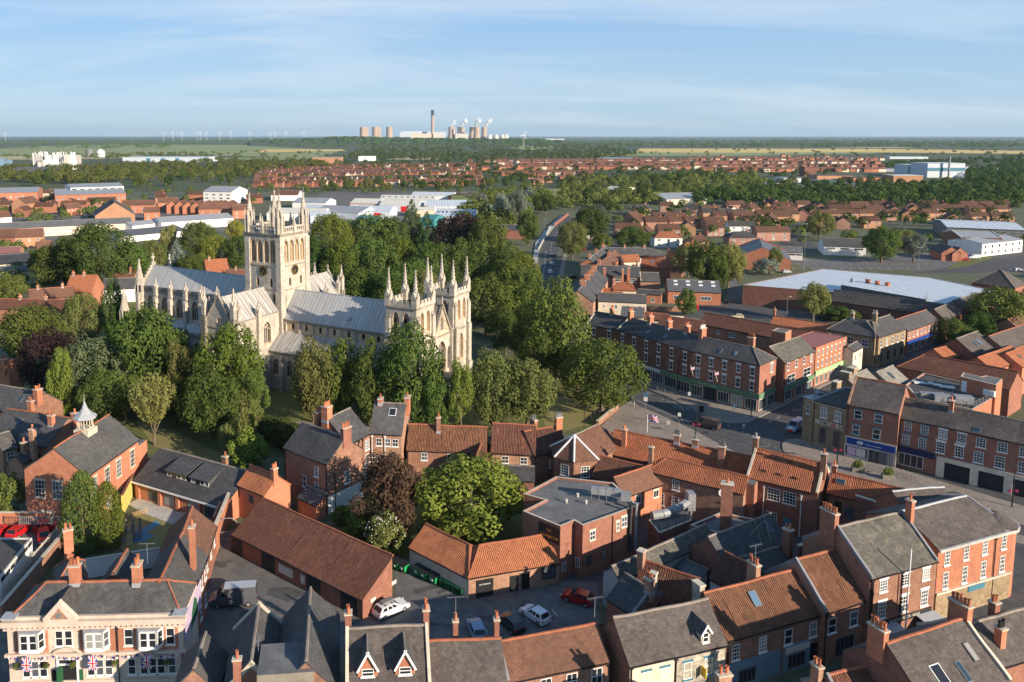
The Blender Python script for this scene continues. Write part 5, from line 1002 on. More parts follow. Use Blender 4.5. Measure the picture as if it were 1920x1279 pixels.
bld('house','slate house with blue rooflight and large stack at far left','house',(-35,762),(50,778),5.4,R=(30,727),pitch=36,rm='slate_dark',wm='brick_brown',chim=[(.98,.35,1.4,1.4,1.6,3,'brick_orange')],sky=[(.66,.55,.9,1.6)])
bld('house','orange pantile cottage end against the churchyard lawn at far left','house',(-25,690),(16,694),5,R=(2,673),pitch=42,rm='pantile_bright',wm='brick_orange',chim=[(.8,.0,.9,1.5,1.0,4,'brick_orange')])
bld('house','small grey gabled brick house with white windows at left edge','house',(5,845),(32,837),5.2,R=(14,810),pitch=36,rm='slate_grey',wm='brick_pale',win=[(F1,'white',1.2,1.4,3.2,1),(F1,'white',1.3,1.2,.8,1),('left','white',1.1,1.3,.8,1)])
bld('outbuilding','low slate range under the brick hall with stubby chimney','outbuilding',(42,868),(100,838),4.0,R=(58,840),pitch=36,rm='slate_grey',wm='brick_pale',chim=[(.25,.42,2.2,.9,.9,1,'brick_pale')])
pa,pp_=polyblock('sorting_office','long white office with dark flat roof beyond the palisade lane','office',[(-150,1008),(60,1008),(0,1083),(-220,1083)],3.6,'render_white','felt_dark',parapet=.12)
p,rz=on_face(pa,3.6,(0,1083),(60,1008),.5);fl=(P(60,1008,3.6)-P(0,1083,3.6)).length
for k in range(7):add_window(pa,'dark',1.2,.55,p+Vector((math.cos(rz),math.sin(rz),0))*(fl*((k+.6)/7.2-.5))+Vector((0,0,2.75)),rz)
# --- right: department store on the corner of the square
grp='terrace above the shops on the square'
ter=[]
for A,B,R,hp,lab,ch in(((1100,607),(1157,618),(1137,588),(0,0),'left-hand dark slate terrace house above shops, nearest the churchyard trees',[(.55,.5,2.0,1.0,1.2,4,'brick_orange')]),((1157,618),(1298,658),(1240,611),(0,0),'long dark slate terrace above white shopfronts with row of chimneys',[(.02,.5,2.2,1.1,1.6,4,'brick_orange'),(.30,.5,2.2,1.1,1.6,4,'brick_orange'),(.55,.5,2.2,1.1,1.6,4,'brick_orange'),(.78,.5,2.2,1.1,1.6,4,'brick_orange')]),((1298,658),(1425,685),(1360,641),(0,.9),'hipped three-storey corner shop with sage green fascia and flags',[(.0,.55,2.6,1.0,2.6,8,'brick_orange','stone_trim','paint_offwhite'),(.68,.8,2.0,1.6,1.2,4,'brick_orange')])):
 n=max(2,round((B[0]-A[0])/24.5))
 r=bld('shop',lab,'shop',A,B,10.6,R=R,pitch=32,rm='slate_dark',wm='brick_dark' if hp[1]==0 else 'brick_red',hip=hp,over=.15,cop=3 if hp[1]==0 else 0,win=[(F1,'fancy',.95,1.75,8.0,n),(F1,'fancy',.95,1.95,4.7,n)],chim=ch,group=grp,sky=[(.38,.35,.7,1.3),(.6,.4,.7,1.3)]if A[0]>1100 else())
 ter.append(r);o,L_=r[:2];gn=hp[1]>0
 part_box(o,'fascia',0 if not gn else 0,L_+(0.28 if gn else 0),-.28,0,3.05,4.15 if gn else 3.7,'paint_green' if gn else 'paint_white');part_box(o,'pilaster',.0,.3,-.22,0,0,3.05,'paint_green' if gn else 'paint_offwhite')
 m=5 if gn else n
 for k in range(m):
  if gn and k==1:
   part_box(o,'shop_entrance',L_*k/m+.2,L_*(k+1)/m-.2,-.08,0,0,2.95,'screen_dark');continue
  add_window(o,'shop',L_/m-.5,2.45,(L_*(k+.5)/m,-.06,.35),0)
 if gn:
  text(o,'Wetherells',.95,(L_*.25,-.32,3.6),0,'paint_green_pale');W1=r
  d1=r[2];part_box(o,'fascia',L_+.0,L_+.28,0,d1,3.05,4.15,'paint_green')
  for k in range(2):add_window(o,'shop',d1/2-.6,2.45,(L_+.05,d1*(k+.5)/2,.35),math.pi/2)
  add_window(o,'georg',1.0,1.9,(L_,d1*.72,7.9),math.pi/2)
part_box(ter[1][0],'fascia',ter[1][1]*.62,ter[1][1],-.34,-.28,2.9,4.1,'paint_green')
part_box(ter[1][0],'cornice',0,ter[1][1],-.25,0,10.2,10.45,'brick_dark')
w2=bld('shop','red brick shop with wide white upper windows and tall slate roof','shop',(1471,679),(1528,658),9.6,R=(1480,638),pitch=36,rm='slate_lichen',wm='brick_red',win=[(F1,'lint',.85,1.7,7.4,(.12,.38,.64,.88)),(F1,'white',3.6,1.9,4.3,(.24,)),(F1,'white',3.6,1.9,4.3,(.76,)),(F1,'shop',3.2,2.3,.4,3)])
part_box(w2[0],'fascia',0,w2[1],-.3,0,2.95,3.95,'paint_green')
w3,p3=polyblock('shop','orange brick shop block with many small windows and red felt roof','shop',[(1530,652),(1588,631),(1523,621),(1466,640)],9.7,'brick_orange','felt_red',parapet=.1,copm='brick_orange')
for k in range(7):
 for z,h_ in((7.2,1.5),(4.6,1.4)):
  p,rz=on_face(w3,9.7,(1530,652),(1588,631),(k+.6)/7.2);add_window(w3,'casement',.75,h_,p+Vector((0,0,z)),rz)
 p,rz=on_face(w3,9.7,(1530,652),(1588,631),(k+.6)/7.2);add_window(w3,'shop',1.5,2.1,p+Vector((0,0,.4)),rz)
p,rz=on_face(w3,9.7,(1530,652),(1588,631),0);fl=(P(1588,631,9.7)-P(1530,652,9.7)).length;a=MB();a.box(0,fl,-.3,0,2.8,3.9);a.build('fascia',['paint_green_pale'],w3,p,rz)
polyblock('lift_tower','square brick lift tower standing on the red felt roof','tower',[(1447,620),(1473,624),(1484,619),(1458,615)],12.2,'brick_orange','felt_grey',parapet=.1)
bld('shop','low dark slate shop with cream gable at the end of green frontage','shop',(1600,659),(1618,649),6.6,R=(1596,646),pitch=34,rm='slate_dark',wm='render_cream',win=[(F1,'white',.9,1.3,4.0,2)])
bld('warehouse','long brown pantile warehouse with small white windows behind the terrace','warehouse',(1308,606),(1545,650),6.2,R=(1400,600),pitch=33,rm='pantile_brown',wm='brick_brown',cop=2,win=[(F1,'white',.9,1.0,4.2,(.07,.18)),(F1,'white',1.6,1.3,4.0,(.30,)),(F1,'white',.9,1.2,1.6,(.18,))])
bld('warehouse','bright orange pantile roof just behind the long brown warehouse','warehouse',(1445,606),(1556,624),5.6,R=(1500,600),pitch=34,rm='pantile_bright',wm='brick_red',chim=[(.0,.5,2.4,.7,.7,1,'brick_orange')])
sb=bld('bank','brown stone corner building with big slate roof and mullioned windows, street side','bank',(1552,617),(1641,632),8.0,R=(1600,597),pitch=34,rm='slate_grey',wm='stone_brown',hip=(.8,.5),win=[(F1,'white',1.6,1.9,5.0,(.2,.5,.8)),(F1,'dark',1.5,2.0,1.2,(.3,.6))],chim=[(.38,.5,1.8,1.0,1.0,2,'stone_brown','stone_trim','stone_trim'),(.80,.7,2.4,1.2,1.1,3,'stone_brown','stone_trim','stone_trim')])
q1,*q_=bld('street_wing','x','x',(1648,632),(1699,616),8.0,R=(1652,595),pitch=34,rm='slate_grey',wm='stone_brown',hip=(.5,0),win=[(F1,'white',1.0,2.0,5.0,5),(F1,'dark',1.2,2.2,1.2,4)]);adopt(sb[0],q1)
bs=bld('shop','red brick shop row with bright blue fascia and white shopfronts','shop',(1702,620),(1760,600),6.6,R=(1715,588),pitch=34,rm='slate_grey',wm='brick_red',ridge='ridge_red',win=[(F1,'white',.9,1.3,4.4,8),(F1,'shop',2.6,2.2,.3,5)])
part_box(bs[0],'fascia',0,bs[1],-.3,0,2.7,3.5,'paint_blue')
# HSBC, chemist, row
hs=bld('bank','brown stone bank with black lettering and red emblem on corner','bank',(1526,750),(1589,766),9.0,R=(1570,722),pitch=30,rm='slate_grey',wm='stone_brown',hip=(.9,0),ridge='lead',win=[(F1,'white',1.2,2.1,6.0,(.32,.74)),(F1,'shopdark',1.3,3.0,1.0,(.32,.74)),('left','white',1.1,2.1,6.0,(.4,.8))])
o,L_=hs[:2];part_box(o,'sign_band',.5,L_-.3,-.1,0,4.6,5.4,'stone_pale');text(o,'HSBC',.72,(L_*.36,-.13,5.0),0,'paint_black');text(o,'UK',.72,(L_*.88,-.13,5.0),0,'paint_black')
a=MB();c=L_*.64;z=5.0;w_=.55;hh=.34
a.poly([(c-w_,-.13,z),(c-w_/2,-.13,z-hh),(c-w_/2,-.13,z+hh)]);a.poly([(c+w_,-.13,z),(c+w_/2,-.13,z+hh),(c+w_/2,-.13,z-hh)]);a.poly([(c-w_/2,-.13,z+hh),(c,-.13,z),(c+w_/2,-.13,z+hh)]);a.poly([(c-w_/2,-.13,z-hh),(c+w_/2,-.13,z-hh),(c,-.13,z)]);a.build('emblem',['paint_red'],o)
part_box(o,'cornice',-.2,L_+.1,-.3,0,8.6,8.85,'stone_trim');part_box(o,'plinth',-.1,L_,-.15,0,0,.9,'stone_brown')
q1,*q_=bld('corner_turret','x','x',(1507,742),(1526,750),9.0,d=5.0,pitch=24,rm='lead',wm='stone_brown',hip=(1,1),win=[(F1,'white',.8,2.0,5.8,1)],gutter=False);adopt(o,q1)
bt=bld('shop','red brick chemist with teal lintels and wide blue fascia sign','shop',(1589,757),(1686,776),10.2,R=(1660,717),pitch=36,rm='slate_brown',wm='brick_red',ridge='ridge_red',cop=3,copm='brick_pale',win=[(F1,'teal',1.25,1.6,7.7,(.22,.62)),(F1,'teal',1.25,1.9,4.6,(.20,.60))])
o,L_=bt[:2];part_box(o,'fascia',.3,L_-.2,-.3,0,2.75,3.9,'paint_blue');part_box(o,'shop_surround',0,L_,-.2,0,0,4.15,'stone_trim');add_window(o,'shop',4.0,2.1,(L_*.24,-.22,.4),0)
for k in range(4):add_window(o,'shopdark',1.25,2.4,(L_*(.52+.12*k),-.22,.05),0)
a=MB();a.ext([(L_*.3+.55*math.cos(k*.3927),-.34,3.32+.32*math.sin(k*.3927))for k in range(16)],0,(0,.03,0));a.build('emblem',['paint_white'],o);text(o,'Boots',.3,(L_*.3,-.36,3.32),0,'paint_blue');text(o,'health and beauty',.36,(L_*.56,-.32,3.25),0,'paint_white')
for x_,c_ in((.14,'paint_pink'),(.33,'paint_offwhite')):part_box(o,'window_poster',L_*x_-.7,L_*x_+.7,-.29,-.26,.7,2.2,c_)
rq=bld('shop','long three-storey brick row with navy shop sign and bunting over arcade','shop',(1687,782),(1945,837),9.2,R=(1800,767),pitch=34,rm='slate_brown',wm='brick_red',win=[(F1,'tealgrid',1.2,1.6,7.0,(.07,.20)),(F1,'tealgrid',1.2,1.8,4.4,(.06,.19)),(F1,'georg',1.3,1.6,7.0,(.34,.48)),(F1,'georg',1.3,2.0,4.3,(.33,.47)),(F1,'grid',1.4,1.7,6.9,(.62,.77,.92)),(F1,'grid',1.4,2.0,4.1,(.61,.76,.92))],chim=[(.36,.42,1.8,.8,1.2,1,'brick_orange')],sky=[(.58,.14,1.1,1.1)])
o,L_=rq[:2];part_box(o,'fascia',.2,L_*.29,-.3,0,2.9,3.9,'paint_navy');add_window(o,'shop',L_*.2,2.3,(L_*.11,-.12,.5),0);part_box(o,'arcade_beam',L_*.31,L_*.98,-.35,0,2.9,3.7,'render_cream')
for u in(.31,.56,.80):part_box(o,'arcade_pier',L_*u,L_*u+1.2,-.35,0,0,2.9,'render_cream')
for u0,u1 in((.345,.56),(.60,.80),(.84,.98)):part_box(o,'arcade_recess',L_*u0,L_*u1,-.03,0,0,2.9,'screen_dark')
bld('outbuilding','pale stone-slate roof behind bank with rooflight, facing the side street','outbuilding',(1674,726),(1704,713),7.6,R=(1650,695),pitch=36,rm='stone_slate',wm='stone_brown',sky=[(.45,.55,.9,1.8)])
bld('outbuilding','pale stone-slate roof with three square stone stacks behind bank','outbuilding',(1612,733),(1650,716),8.4,R=(1592,706),pitch=36,rm='stone_slate',wm='stone_brown',chim=[(.05,.55,1.4,1.2,2.2,0,'stone_brown'),(.45,.6,1.6,2.4,1.6,0,'stone_brown'),(-.5,.45,.4,2.2,1.3,0,'stone_brown')])
fz,_p=polyblock('shop','flat-roofed shop block crowded with air-conditioning units and rooflights','shop',[(1698,721),(1732,699),(1866,730),(1862,746),(1824,768),(1720,746)],8.2,'brick_orange','felt_dark',parapet=.25)
for px,py,sx,sy,sz,m_ in((1726,720,2.6,1.0,.5,'paint_white'),(1741,721,1.6,.9,.5,'paint_white'),(1757,724,1.6,.9,.4,'paint_white'),(1768,727,1.4,.9,.4,'paint_white'),(1781,729,1.6,.9,.5,'paint_white'),(1728,742,2.0,1.2,.5,'galvanised'),(1748,748,4.5,1.6,1.2,'galvanised'),(1768,753,3.4,1.6,1.4,'galvanised'),(1805,757,3.2,1.8,1.6,'galvanised')):
 a=MB();a.box(-sx/2,sx/2,-sy/2,sy/2,.15,sz);a.bar((0,0,0),(0,0,.2),.15,0,6);a.build('roof_unit',[m_],fz,topp(fz,px,py,7.95),rad(-14))
railing(fz,[topp(fz,1722,745,7.95),topp(fz,1824,767,7.95),topp(fz,1861,746,7.95)],1.2,'galvanised')
sbx,_p=polyblock('stair_block','brick stair block with white door on air-conditioned flat roof','stair block',[(1801,706),(1868,722),(1880,711),(1850,704),(1838,706),(1806,698)],11.0,'brick_orange','felt_grey',parapet=.08)
p,rz=on_face(sbx,11.0,(1801,706),(1868,722),.12);a=MB();a.box(-.5,.5,-.06,0,8.0,10.3);a.build('door',['paint_white'],sbx,p,rz)
for u in(.78,.92):p,rz=on_face(sbx,11.0,(1801,706),(1868,722),u);a=MB();a.box(-.55,.55,-.6,0,8.6,9.7);a.build('air_conditioner',['paint_white'],sbx,p,rz)
y1=bld('shop','huge brown pantile precinct roof hipped towards the side street','shop',(1684,687),(1893,730),6.2,R=(1770,671),pitch=33,rm='pantile_brown',wm='brick_red',hip=(.9,0))
for nm,A,B,R,he,rm in(('cross_gable',(1862,694),(1924,670),(1852,664),7.0,'pantile_bright'),('cross_wing',(1772,673),(1806,665),(1758,653),6.0,'pantile_bright')):
 o,*_=bld(nm,nm,'x',A,B,he,R=R,pitch=33,rm=rm,wm='brick_orange');adopt(y1[0],o)
bld('shop','grey tiled precinct wing with pair of rooflights and brick end','shop',(1829,666),(1868,651),6.8,R=(1811,629),pitch=36,rm='slate_brown',wm='brick_dark',sky=[(.42,.5,1.0,1.6),(.62,.5,1.0,1.6)])
bld('shop','long grey precinct roof with orange ridge below the big trees','shop',(1885,656),(1975,623),6.8,R=(1880,622),pitch=34,rm='slate_brown',ridge='ridge_red',wm='brick_red')
bld('shop','small sunlit pantile gable at right edge beside the precinct','shop',(1917,688),(1975,665),6.8,R=(1915,652),pitch=34,rm='pantile_bright',wm='brick_orange',sky=[(.2,.55,.8,1.2)])
bld('shop','dark brown tiled roof at right edge above the precinct','shop',(1905,612),(1975,590),6.0,R=(1905,594),pitch=36,rm='tile_brown',wm='brick_red')
# --- supermarket
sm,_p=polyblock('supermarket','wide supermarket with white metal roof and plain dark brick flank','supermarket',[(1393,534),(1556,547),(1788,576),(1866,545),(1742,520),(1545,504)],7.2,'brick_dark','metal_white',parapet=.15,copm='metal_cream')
a=MB();q=[topp(sm,*p,9.6)for p in((1577,534),(1735,561),(1739,546),(1597,525))];a.prism([(p.x,p.y)for p in q],7.4,9.6,0,1);a.build('plant_deck',['metal_dark','metal_white'],sm)
for px,py in((1627,531),(1645,534),(1664,537)):
 a=MB();a.cone(0,0,0,.9,.75,.75,10);a.cone(0,0,.9,1.1,.95,.95,10);a.build('roof_fan',['terracotta'],sm,topp(sm,px,py-1,9.6))
a=MB();a.cone(0,0,0,1.2,.5,.5,8);a.build('roof_fan',['paint_grey'],sm,topp(sm,1597,529,9.6))
q1,*q_=bld('front_range','x','x',(1557,563),(1770,593),5.6,R=(1660,556),pitch=42,rm='slate_brown',wm='brick_dark');adopt(sm[0]if isinstance(sm,tuple)else sm,q1)
q1,*q_=bld('entrance_gable','x','x',(1772,600),(1812,582),6.4,R=(1770,573),pitch=42,rm='slate_brown',wm='brick_red');adopt(sm,q1)
q1,*q_=bld('east_range','x','x',(1811,583),(1864,566),6.8,R=(1826,552),pitch=36,rm='slate_brown',wm='brick_red');adopt(sm,q1)
bld('pavilion','square brick pavilion with pyramid slate roof behind the supermarket','pavilion',(1822,530),(1903,540),4.8,R=(1876,507),pitch=38,rm='slate_brown',wm='brick_red',hip=(1,1))
# --- streets beyond: blocks north of the square
MID=[('workshop','modern brick office with dark metal roof and rows of rooflights',(1253,545),(1352,549),4.6,dict(R=(1310,526),pitch=22,rm='metal_dark',wm='brick_orange',win=[(F1,'flat',3.5,1.4,1.6,(.2,.72))],sky=[(u,v,1.4,1.0,'paint_white','paint_white')for u in(.16,.40,.64,.88)for v in(.55,.85)])),('house','long white-walled house with dark slate roof and four windows',(1122,564),(1212,568),6.0,dict(R=(1170,551),pitch=32,rm='slate_dark',wm='render_cream',win=[(F1,'white',.9,1.3,3.6,4)])),('house','orange hipped pantile house behind the long white house',(1150,544),(1193,545),5.4,dict(R=(1170,530),pitch=34,rm='pantile_orange',wm='render_cream',hip=(0,.9),chim=[(.05,.4,1.5,.8,.8,1,'brick_orange')])),('house','brown pantile lean range left of the orange hipped house',(1118,552),(1168,553),4.0,dict(R=(1140,541),pitch=32,rm='pantile_orange',wm='brick_red')),('house','dark slate terrace with three brick stacks standing off its front',(1089,516),(1201,520),6.6,dict(R=(1150,499),pitch=32,rm='slate_dark',wm='brick_brown',win=[(F1,'white',2.0,1.5,4.6,(.30,.62,.88))],chim=[(.40,-.1,.3,1.2,.8,0,'brick_orange'),(.70,-.25,.3,.9,1.0,0,'brick_orange'),(.80,-.05,.5,1.3,.9,0,'brick_orange')])),('house','slate terrace end with a file of brick chimneys down its side',(1112,566),(1140,522),6.8,dict(R=(1101,523),pitch=34,rm='slate_dark',wm='brick_pale',chim=[(.25,.5,1.6,.9,2.2,5,'brick_orange'),(.5,.5,1.6,.9,2.2,5,'brick_orange'),(.72,.5,1.6,.9,2.2,5,'brick_orange'),(.93,.5,1.6,.9,2.2,5,'brick_orange')],win=[('left','grid',1.2,1.6,3.4,(.55,))])),('house','small slate building with pale gable beside brick yard',(1201,527),(1238,528),5.4,dict(R=(1220,511),pitch=34,rm='slate_grey',wm='brick_pale',cop=3)),('house','low slate store with white doors near modern brick office',(1195,550),(1240,553),3.6,dict(R=(1215,543),pitch=26,rm='slate_dark',wm='brick_orange',win=[(F1,'white',1.2,1.4,.8,(.65,))])),('house','long pantile building with single rooflight and white gable edge',(1199,500),(1256,503),6.0,dict(R=(1228,487),pitch=34,rm='pantile_orange',wm='brick_red',cop=3,copm='paint_white',sky=[(.42,.75,1.2,1.2)],chim=[(-.1,.2,.6,.8,.8,1,'brick_orange'),(.80,.7,1.0,1.2,.8,1,'brick_orange')])),('house','tall square brick house with pantile roof beside the birch trees',(1250,483),(1279,485),8.2,dict(R=(1265,472),pitch=32,rm='pantile_orange',wm='brick_brown',win=[(F1,'plain',.8,1.0,2.0,2)],chim=[(.0,.5,1.0,.8,.8,1,'brick_orange'),(1.0,.5,1.0,.8,.8,1,'brick_orange')])),('house','bright pantile roof stepping below the slate terrace ridge',(1170,491),(1203,490),6.4,dict(R=(1186,478),pitch=34,rm='pantile_bright',wm='render_cream')),('house','long slate terrace at the back with spaced single chimneys',(1142,478),(1246,480),7.0,dict(R=(1190,465),pitch=32,rm='slate_grey',wm='brick_red',hip=(0,1),chim=[(.3,.5,1.4,.9,.8,1,'brick_orange'),(.66,.5,1.4,.9,.8,1,'brick_orange')])),('house','brick gabled house with two sloping rooflights and clustered chimney',(1134,508),(1168,480),7.0,dict(R=(1136,484),pitch=34,rm='tile_brown',wm='brick_orange',chim=[(.1,.5,1.6,.9,1.4,3,'brick_orange'),(.6,.5,1.6,.9,1.4,4,'brick_orange')])),('house','brick gabled terrace nearest the road with chimneys on every party wall',(1118,496),(1150,470),7.0,dict(R=(1118,474),pitch=34,rm='slate_grey',wm='brick_orange',chim=[(.05,.5,1.6,.9,1.4,3,'brick_orange'),(.4,.5,1.6,.9,1.4,3,'brick_orange'),(.8,.5,1.6,.9,1.4,4,'brick_orange')])),('greenhouse','small glazed-roof workshop behind the slate shop terrace',(1164,592),(1206,595),5.0,dict(R=(1186,576),pitch=30,rm='metal_dark',wm='render_cream')),('outbuilding','dark red pantile outbuilding in the yard behind slate terrace',(1206,597),(1252,601),4.2,dict(R=(1228,587),pitch=28,rm='pantile_brown',wm='render_cream')),('outbuilding','shaded brown pantile roof between terrace chimneys and warehouse',(1232,610),(1312,622),4.6,dict(R=(1272,596),pitch=30,rm='pantile_brown',wm='brick_red')),('store','brick store with dark roof and red-edged white gable',(1483,488),(1473,470),5.0,dict(d=23.5,pitch=24,rm='metal_dark',wm='brick_orange',cop=2,copm='paint_red',win=[])),('club','low white clinic building with long dark roof beside the round tree',(1425,470),(1505,474),3.8,dict(R=(1465,462),pitch=14,rm='felt_grey',wm='render_white',win=[(F1,'flat',3.0,1.0,2.2,6)])),('club','dark pitched-roof hall with white frieze left of the round tree',(1545,461),(1624,464),4.6,dict(R=(1585,447),pitch=20,rm='slate_grey',wm='render_white',win=[(F1,'flat',4.0,1.0,3.0,3)])),('school','long two-storey school block with white window bands and red panel',(1776,426),(1925,432),7.0,dict(R=(1850,416),pitch=4,rm='metal_white',wm='paint_grey',win=[(F1,'flat',5.0,1.0,4.6,9),(F1,'flat',5.0,1.0,1.4,9)])),('health_centre','modern white and brick health centre with sloping grey roofs',(1802,445),(1880,447),8.0,dict(R=(1850,434),pitch=10,rm='metal_grey',wm='brick_red',cop=1,copm='paint_white',win=[(F1,'flat',1.6,1.2,5.4,4),(F1,'flat',1.6,1.2,1.4,4)])),('health_centre','white-walled modern wing with grey monopitch roof at right edge',(1842,457),(1918,449),6.6,dict(R=(1880,441),pitch=10,rm='metal_grey',wm='render_white',win=[(F1,'dark',1.2,1.5,1.0,6),(F1,'dark',1.2,1.5,4.0,6)])),('house','small gabled brick lodge by the car park bins',(1744,466),(1766,474),3.8,dict(R=(1762,455),pitch=36,rm='slate_brown',wm='brick_orange')),('house','second brick lodge with dark gable beside the car park',(1763,472),(1786,476),3.6,dict(R=(1774,460),pitch=34,rm='slate_dark',wm='brick_red')),]
for nm,lab,A,B,he,k in MID:bld(nm,lab,nm.replace('_',' '),A,B,he,**k)
# left of the abbey: town roofs and sheds
LEFT=[('house','orange-roofed terrace of three gables left of the abbey',(121,548),(172,548),6.0,dict(R=(150,516),pitch=42,rm='pantile_bright',wm='brick_orange',chim=[(.1,.5,1.2,.8,1.0,2,'brick_orange'),(.5,.5,1.2,.8,1.0,2,'brick_orange')])),('house','brown-roofed corner house joined to the orange gables',(55,562),(140,555),5.6,dict(R=(95,540),pitch=36,rm='tile_brown',wm='brick_red',chim=[(.2,.5,1.4,.9,1.0,2,'brick_orange'),(.75,.5,1.4,.9,1.0,2,'brick_orange')])),('house','long low tiled row with brick stacks at left edge below trees',(-20,578),(118,580),5.4,dict(R=(50,561),pitch=36,rm='pantile_brown',wm='brick_red',chim=[(.35,.5,1.2,.9,1.0,2,'brick_orange'),(.7,.5,1.2,.9,1.0,2,'brick_orange')])),('house','red tiled house close behind the abbey east gable',(195,527),(247,528),5.6,dict(R=(220,507),pitch=38,rm='tile_brown',wm='brick_tan',chim=[(.82,.4,1.6,.8,.8,1,'brick_orange')])),('house','grey slate house with white dormer touching the abbey turret',(193,543),(256,540),5.0,dict(R=(225,522),pitch=36,rm='slate_dark',wm='render_white')),('house','orange brick house with steep gables behind the choir roof',(388,512),(430,509),6.4,dict(R=(408,486),pitch=45,rm='pantile_bright',wm='brick_orange',chim=[(.2,.5,1.2,.8,.8,1,'brick_orange')])),('house','long brown roof between orange gables and the clock tower',(420,522),(466,522),5.4,dict(R=(440,506),pitch=36,rm='tile_brown',wm='brick_red',chim=[(.4,.5,1.2,.8,.8,1,'brick_orange'),(.9,.5,1.2,.8,.8,1,'brick_orange')])),('house','brown hipped bungalow above blue flat roofs at left edge',(70,470),(100,468),4.4,dict(R=(85,452),pitch=38,rm='tile_brown',wm='brick_tan')),('shop','blue-grey flat roofed shop with pale fascia at left edge',(-10,497),(70,490),4.4,dict(R=(30,476),pitch=6,rm='slate_dark',wm='render_cream')),('shop','cream fronted building with dark roof end near left edge',(-10,510),(62,508),5.0,dict(R=(25,499),pitch=8,rm='felt_grey',wm='render_cream')),('shop','brown roofed low block above the blue flat roof',(-10,476),(36,474),4.2,dict(R=(15,463),pitch=14,rm='felt_red',wm='brick_tan')),('house','dark red pantile terrace house with white windows below station roof',(28,445),(80,443),5.6,dict(R=(55,429),pitch=36,rm='tile_brown',wm='brick_tan',win=[(F1,'white',1.2,1.4,3.2,3)])),('house','red roofed pair with central chimney at left edge under station roof',(-10,446),(28,445),5.6,dict(R=(10,430),pitch=36,rm='tile_brown',wm='brick_red')),('station','long grey-brown station canopy roof left of the clock tower',(-10,430),(248,418),5.6,dict(R=(120,413),pitch=16,rm='felt_grey',wm='render_cream')),('station','blue-white metal warehouse roof beside the station',(302,417),(438,408),5.6,dict(R=(370,403),pitch=14,rm='metal_grey',wm='render_white')),('station','shorter pale metal roof stepping down from the blue-white warehouse',(248,423),(305,417),4.6,dict(R=(276,413),pitch=14,rm='metal_grey',wm='render_white')),('station','dark long canopy over the white platform wall',(225,444),(350,432),3.6,dict(R=(290,426),pitch=10,rm='metal_dark',wm='render_white')),('warehouse','old brick gabled warehouse with small square windows',(253,402),(247,393),7.0,dict(d=25,pitch=34,rm='slate_brown',wm='brick_tan')),('flats','long orange brick apartment block with white upper storey',(103,366),(236,362),10.5,dict(R=(170,353),pitch=6,rm='metal_grey',wm='brick_orange',win=[(F1,'white',1.6,1.5,z,14)for z in(1.0,3.8,6.6)])),('flats','white-topped upper block rising above the long orange apartments',(132,352),(232,349),15.0,dict(R=(180,344),pitch=5,rm='metal_grey',wm='render_white',win=[(F1,'flat',4.0,1.4,12.6,7)])),('flats','orange brick apartment block with white bays at left edge',(-20,362),(70,360),11.0,dict(R=(20,352),pitch=6,rm='metal_grey',wm='brick_orange',win=[(F1,'white',1.6,1.5,z,8)for z in(1.0,3.8,6.6)])),('flats','white balcony flats with shallow blue-grey roof',(381,359),(434,360),11.0,dict(R=(405,349),pitch=14,rm='metal_grey',wm='render_white',win=[(F1,'flat',3.0,1.3,z,4)for z in(1.6,4.6,7.6)])),('house','brick house pair with steep gables left of the gabled warehouse',(48,382),(75,378),8,dict(R=(58,368),pitch=38,rm='tile_brown',wm='brick_tan')),('house','white fronted house with dark roof under left apartment block',(-5,408),(22,406),5,dict(R=(8,396),pitch=36,rm='tile_brown',wm='render_white')),('house','red brick terrace with white doors left of the gabled warehouse',(125,391),(153,389),5.6,dict(R=(138,381),pitch=36,rm='tile_brown',wm='brick_orange',win=[(F1,'white',1.1,1.2,3.4,4)])),]
for nm,lab,A,B,he,k in LEFT:bld(nm,lab,nm.replace('_',' '),A,B,he,**k)
# stepped red terraces right of the warehouse
for k in range(8):
 x=332+k*15;y=386-abs(k-5)*.6
 bld('house','small red brick gabled house in the stepped terrace by the blue-white warehouse','house',(x,y+2),(x+11,y-3),6.4,d=8,pitch=38,rm='tile_brown',wm='brick_orange',group='stepped red brick terrace left of the clock tower',gutter=False)
for x,y,w_,lab in((372,392,62,'wide red terrace with four white windows below stepped gables'),(436,394,30,'red brick house with white bay at terrace end, left of tower'),(270,398,30,'steep red gabled house beside the old brick warehouse'),(296,380,40,'red brick house with dormer windows behind the steep gable'),(228,385,62,'long two-level brown roof row beyond the brick warehouse')):
 bld('house',lab,'house',(x,y),(x+w_,y-1),6.4,d=9,pitch=36,rm='tile_brown',wm='brick_orange',win=[(F1,'white',1.2,1.3,3.4,max(2,w_//14)),(F1,'white',1.2,1.3,.8,max(2,w_//14))])
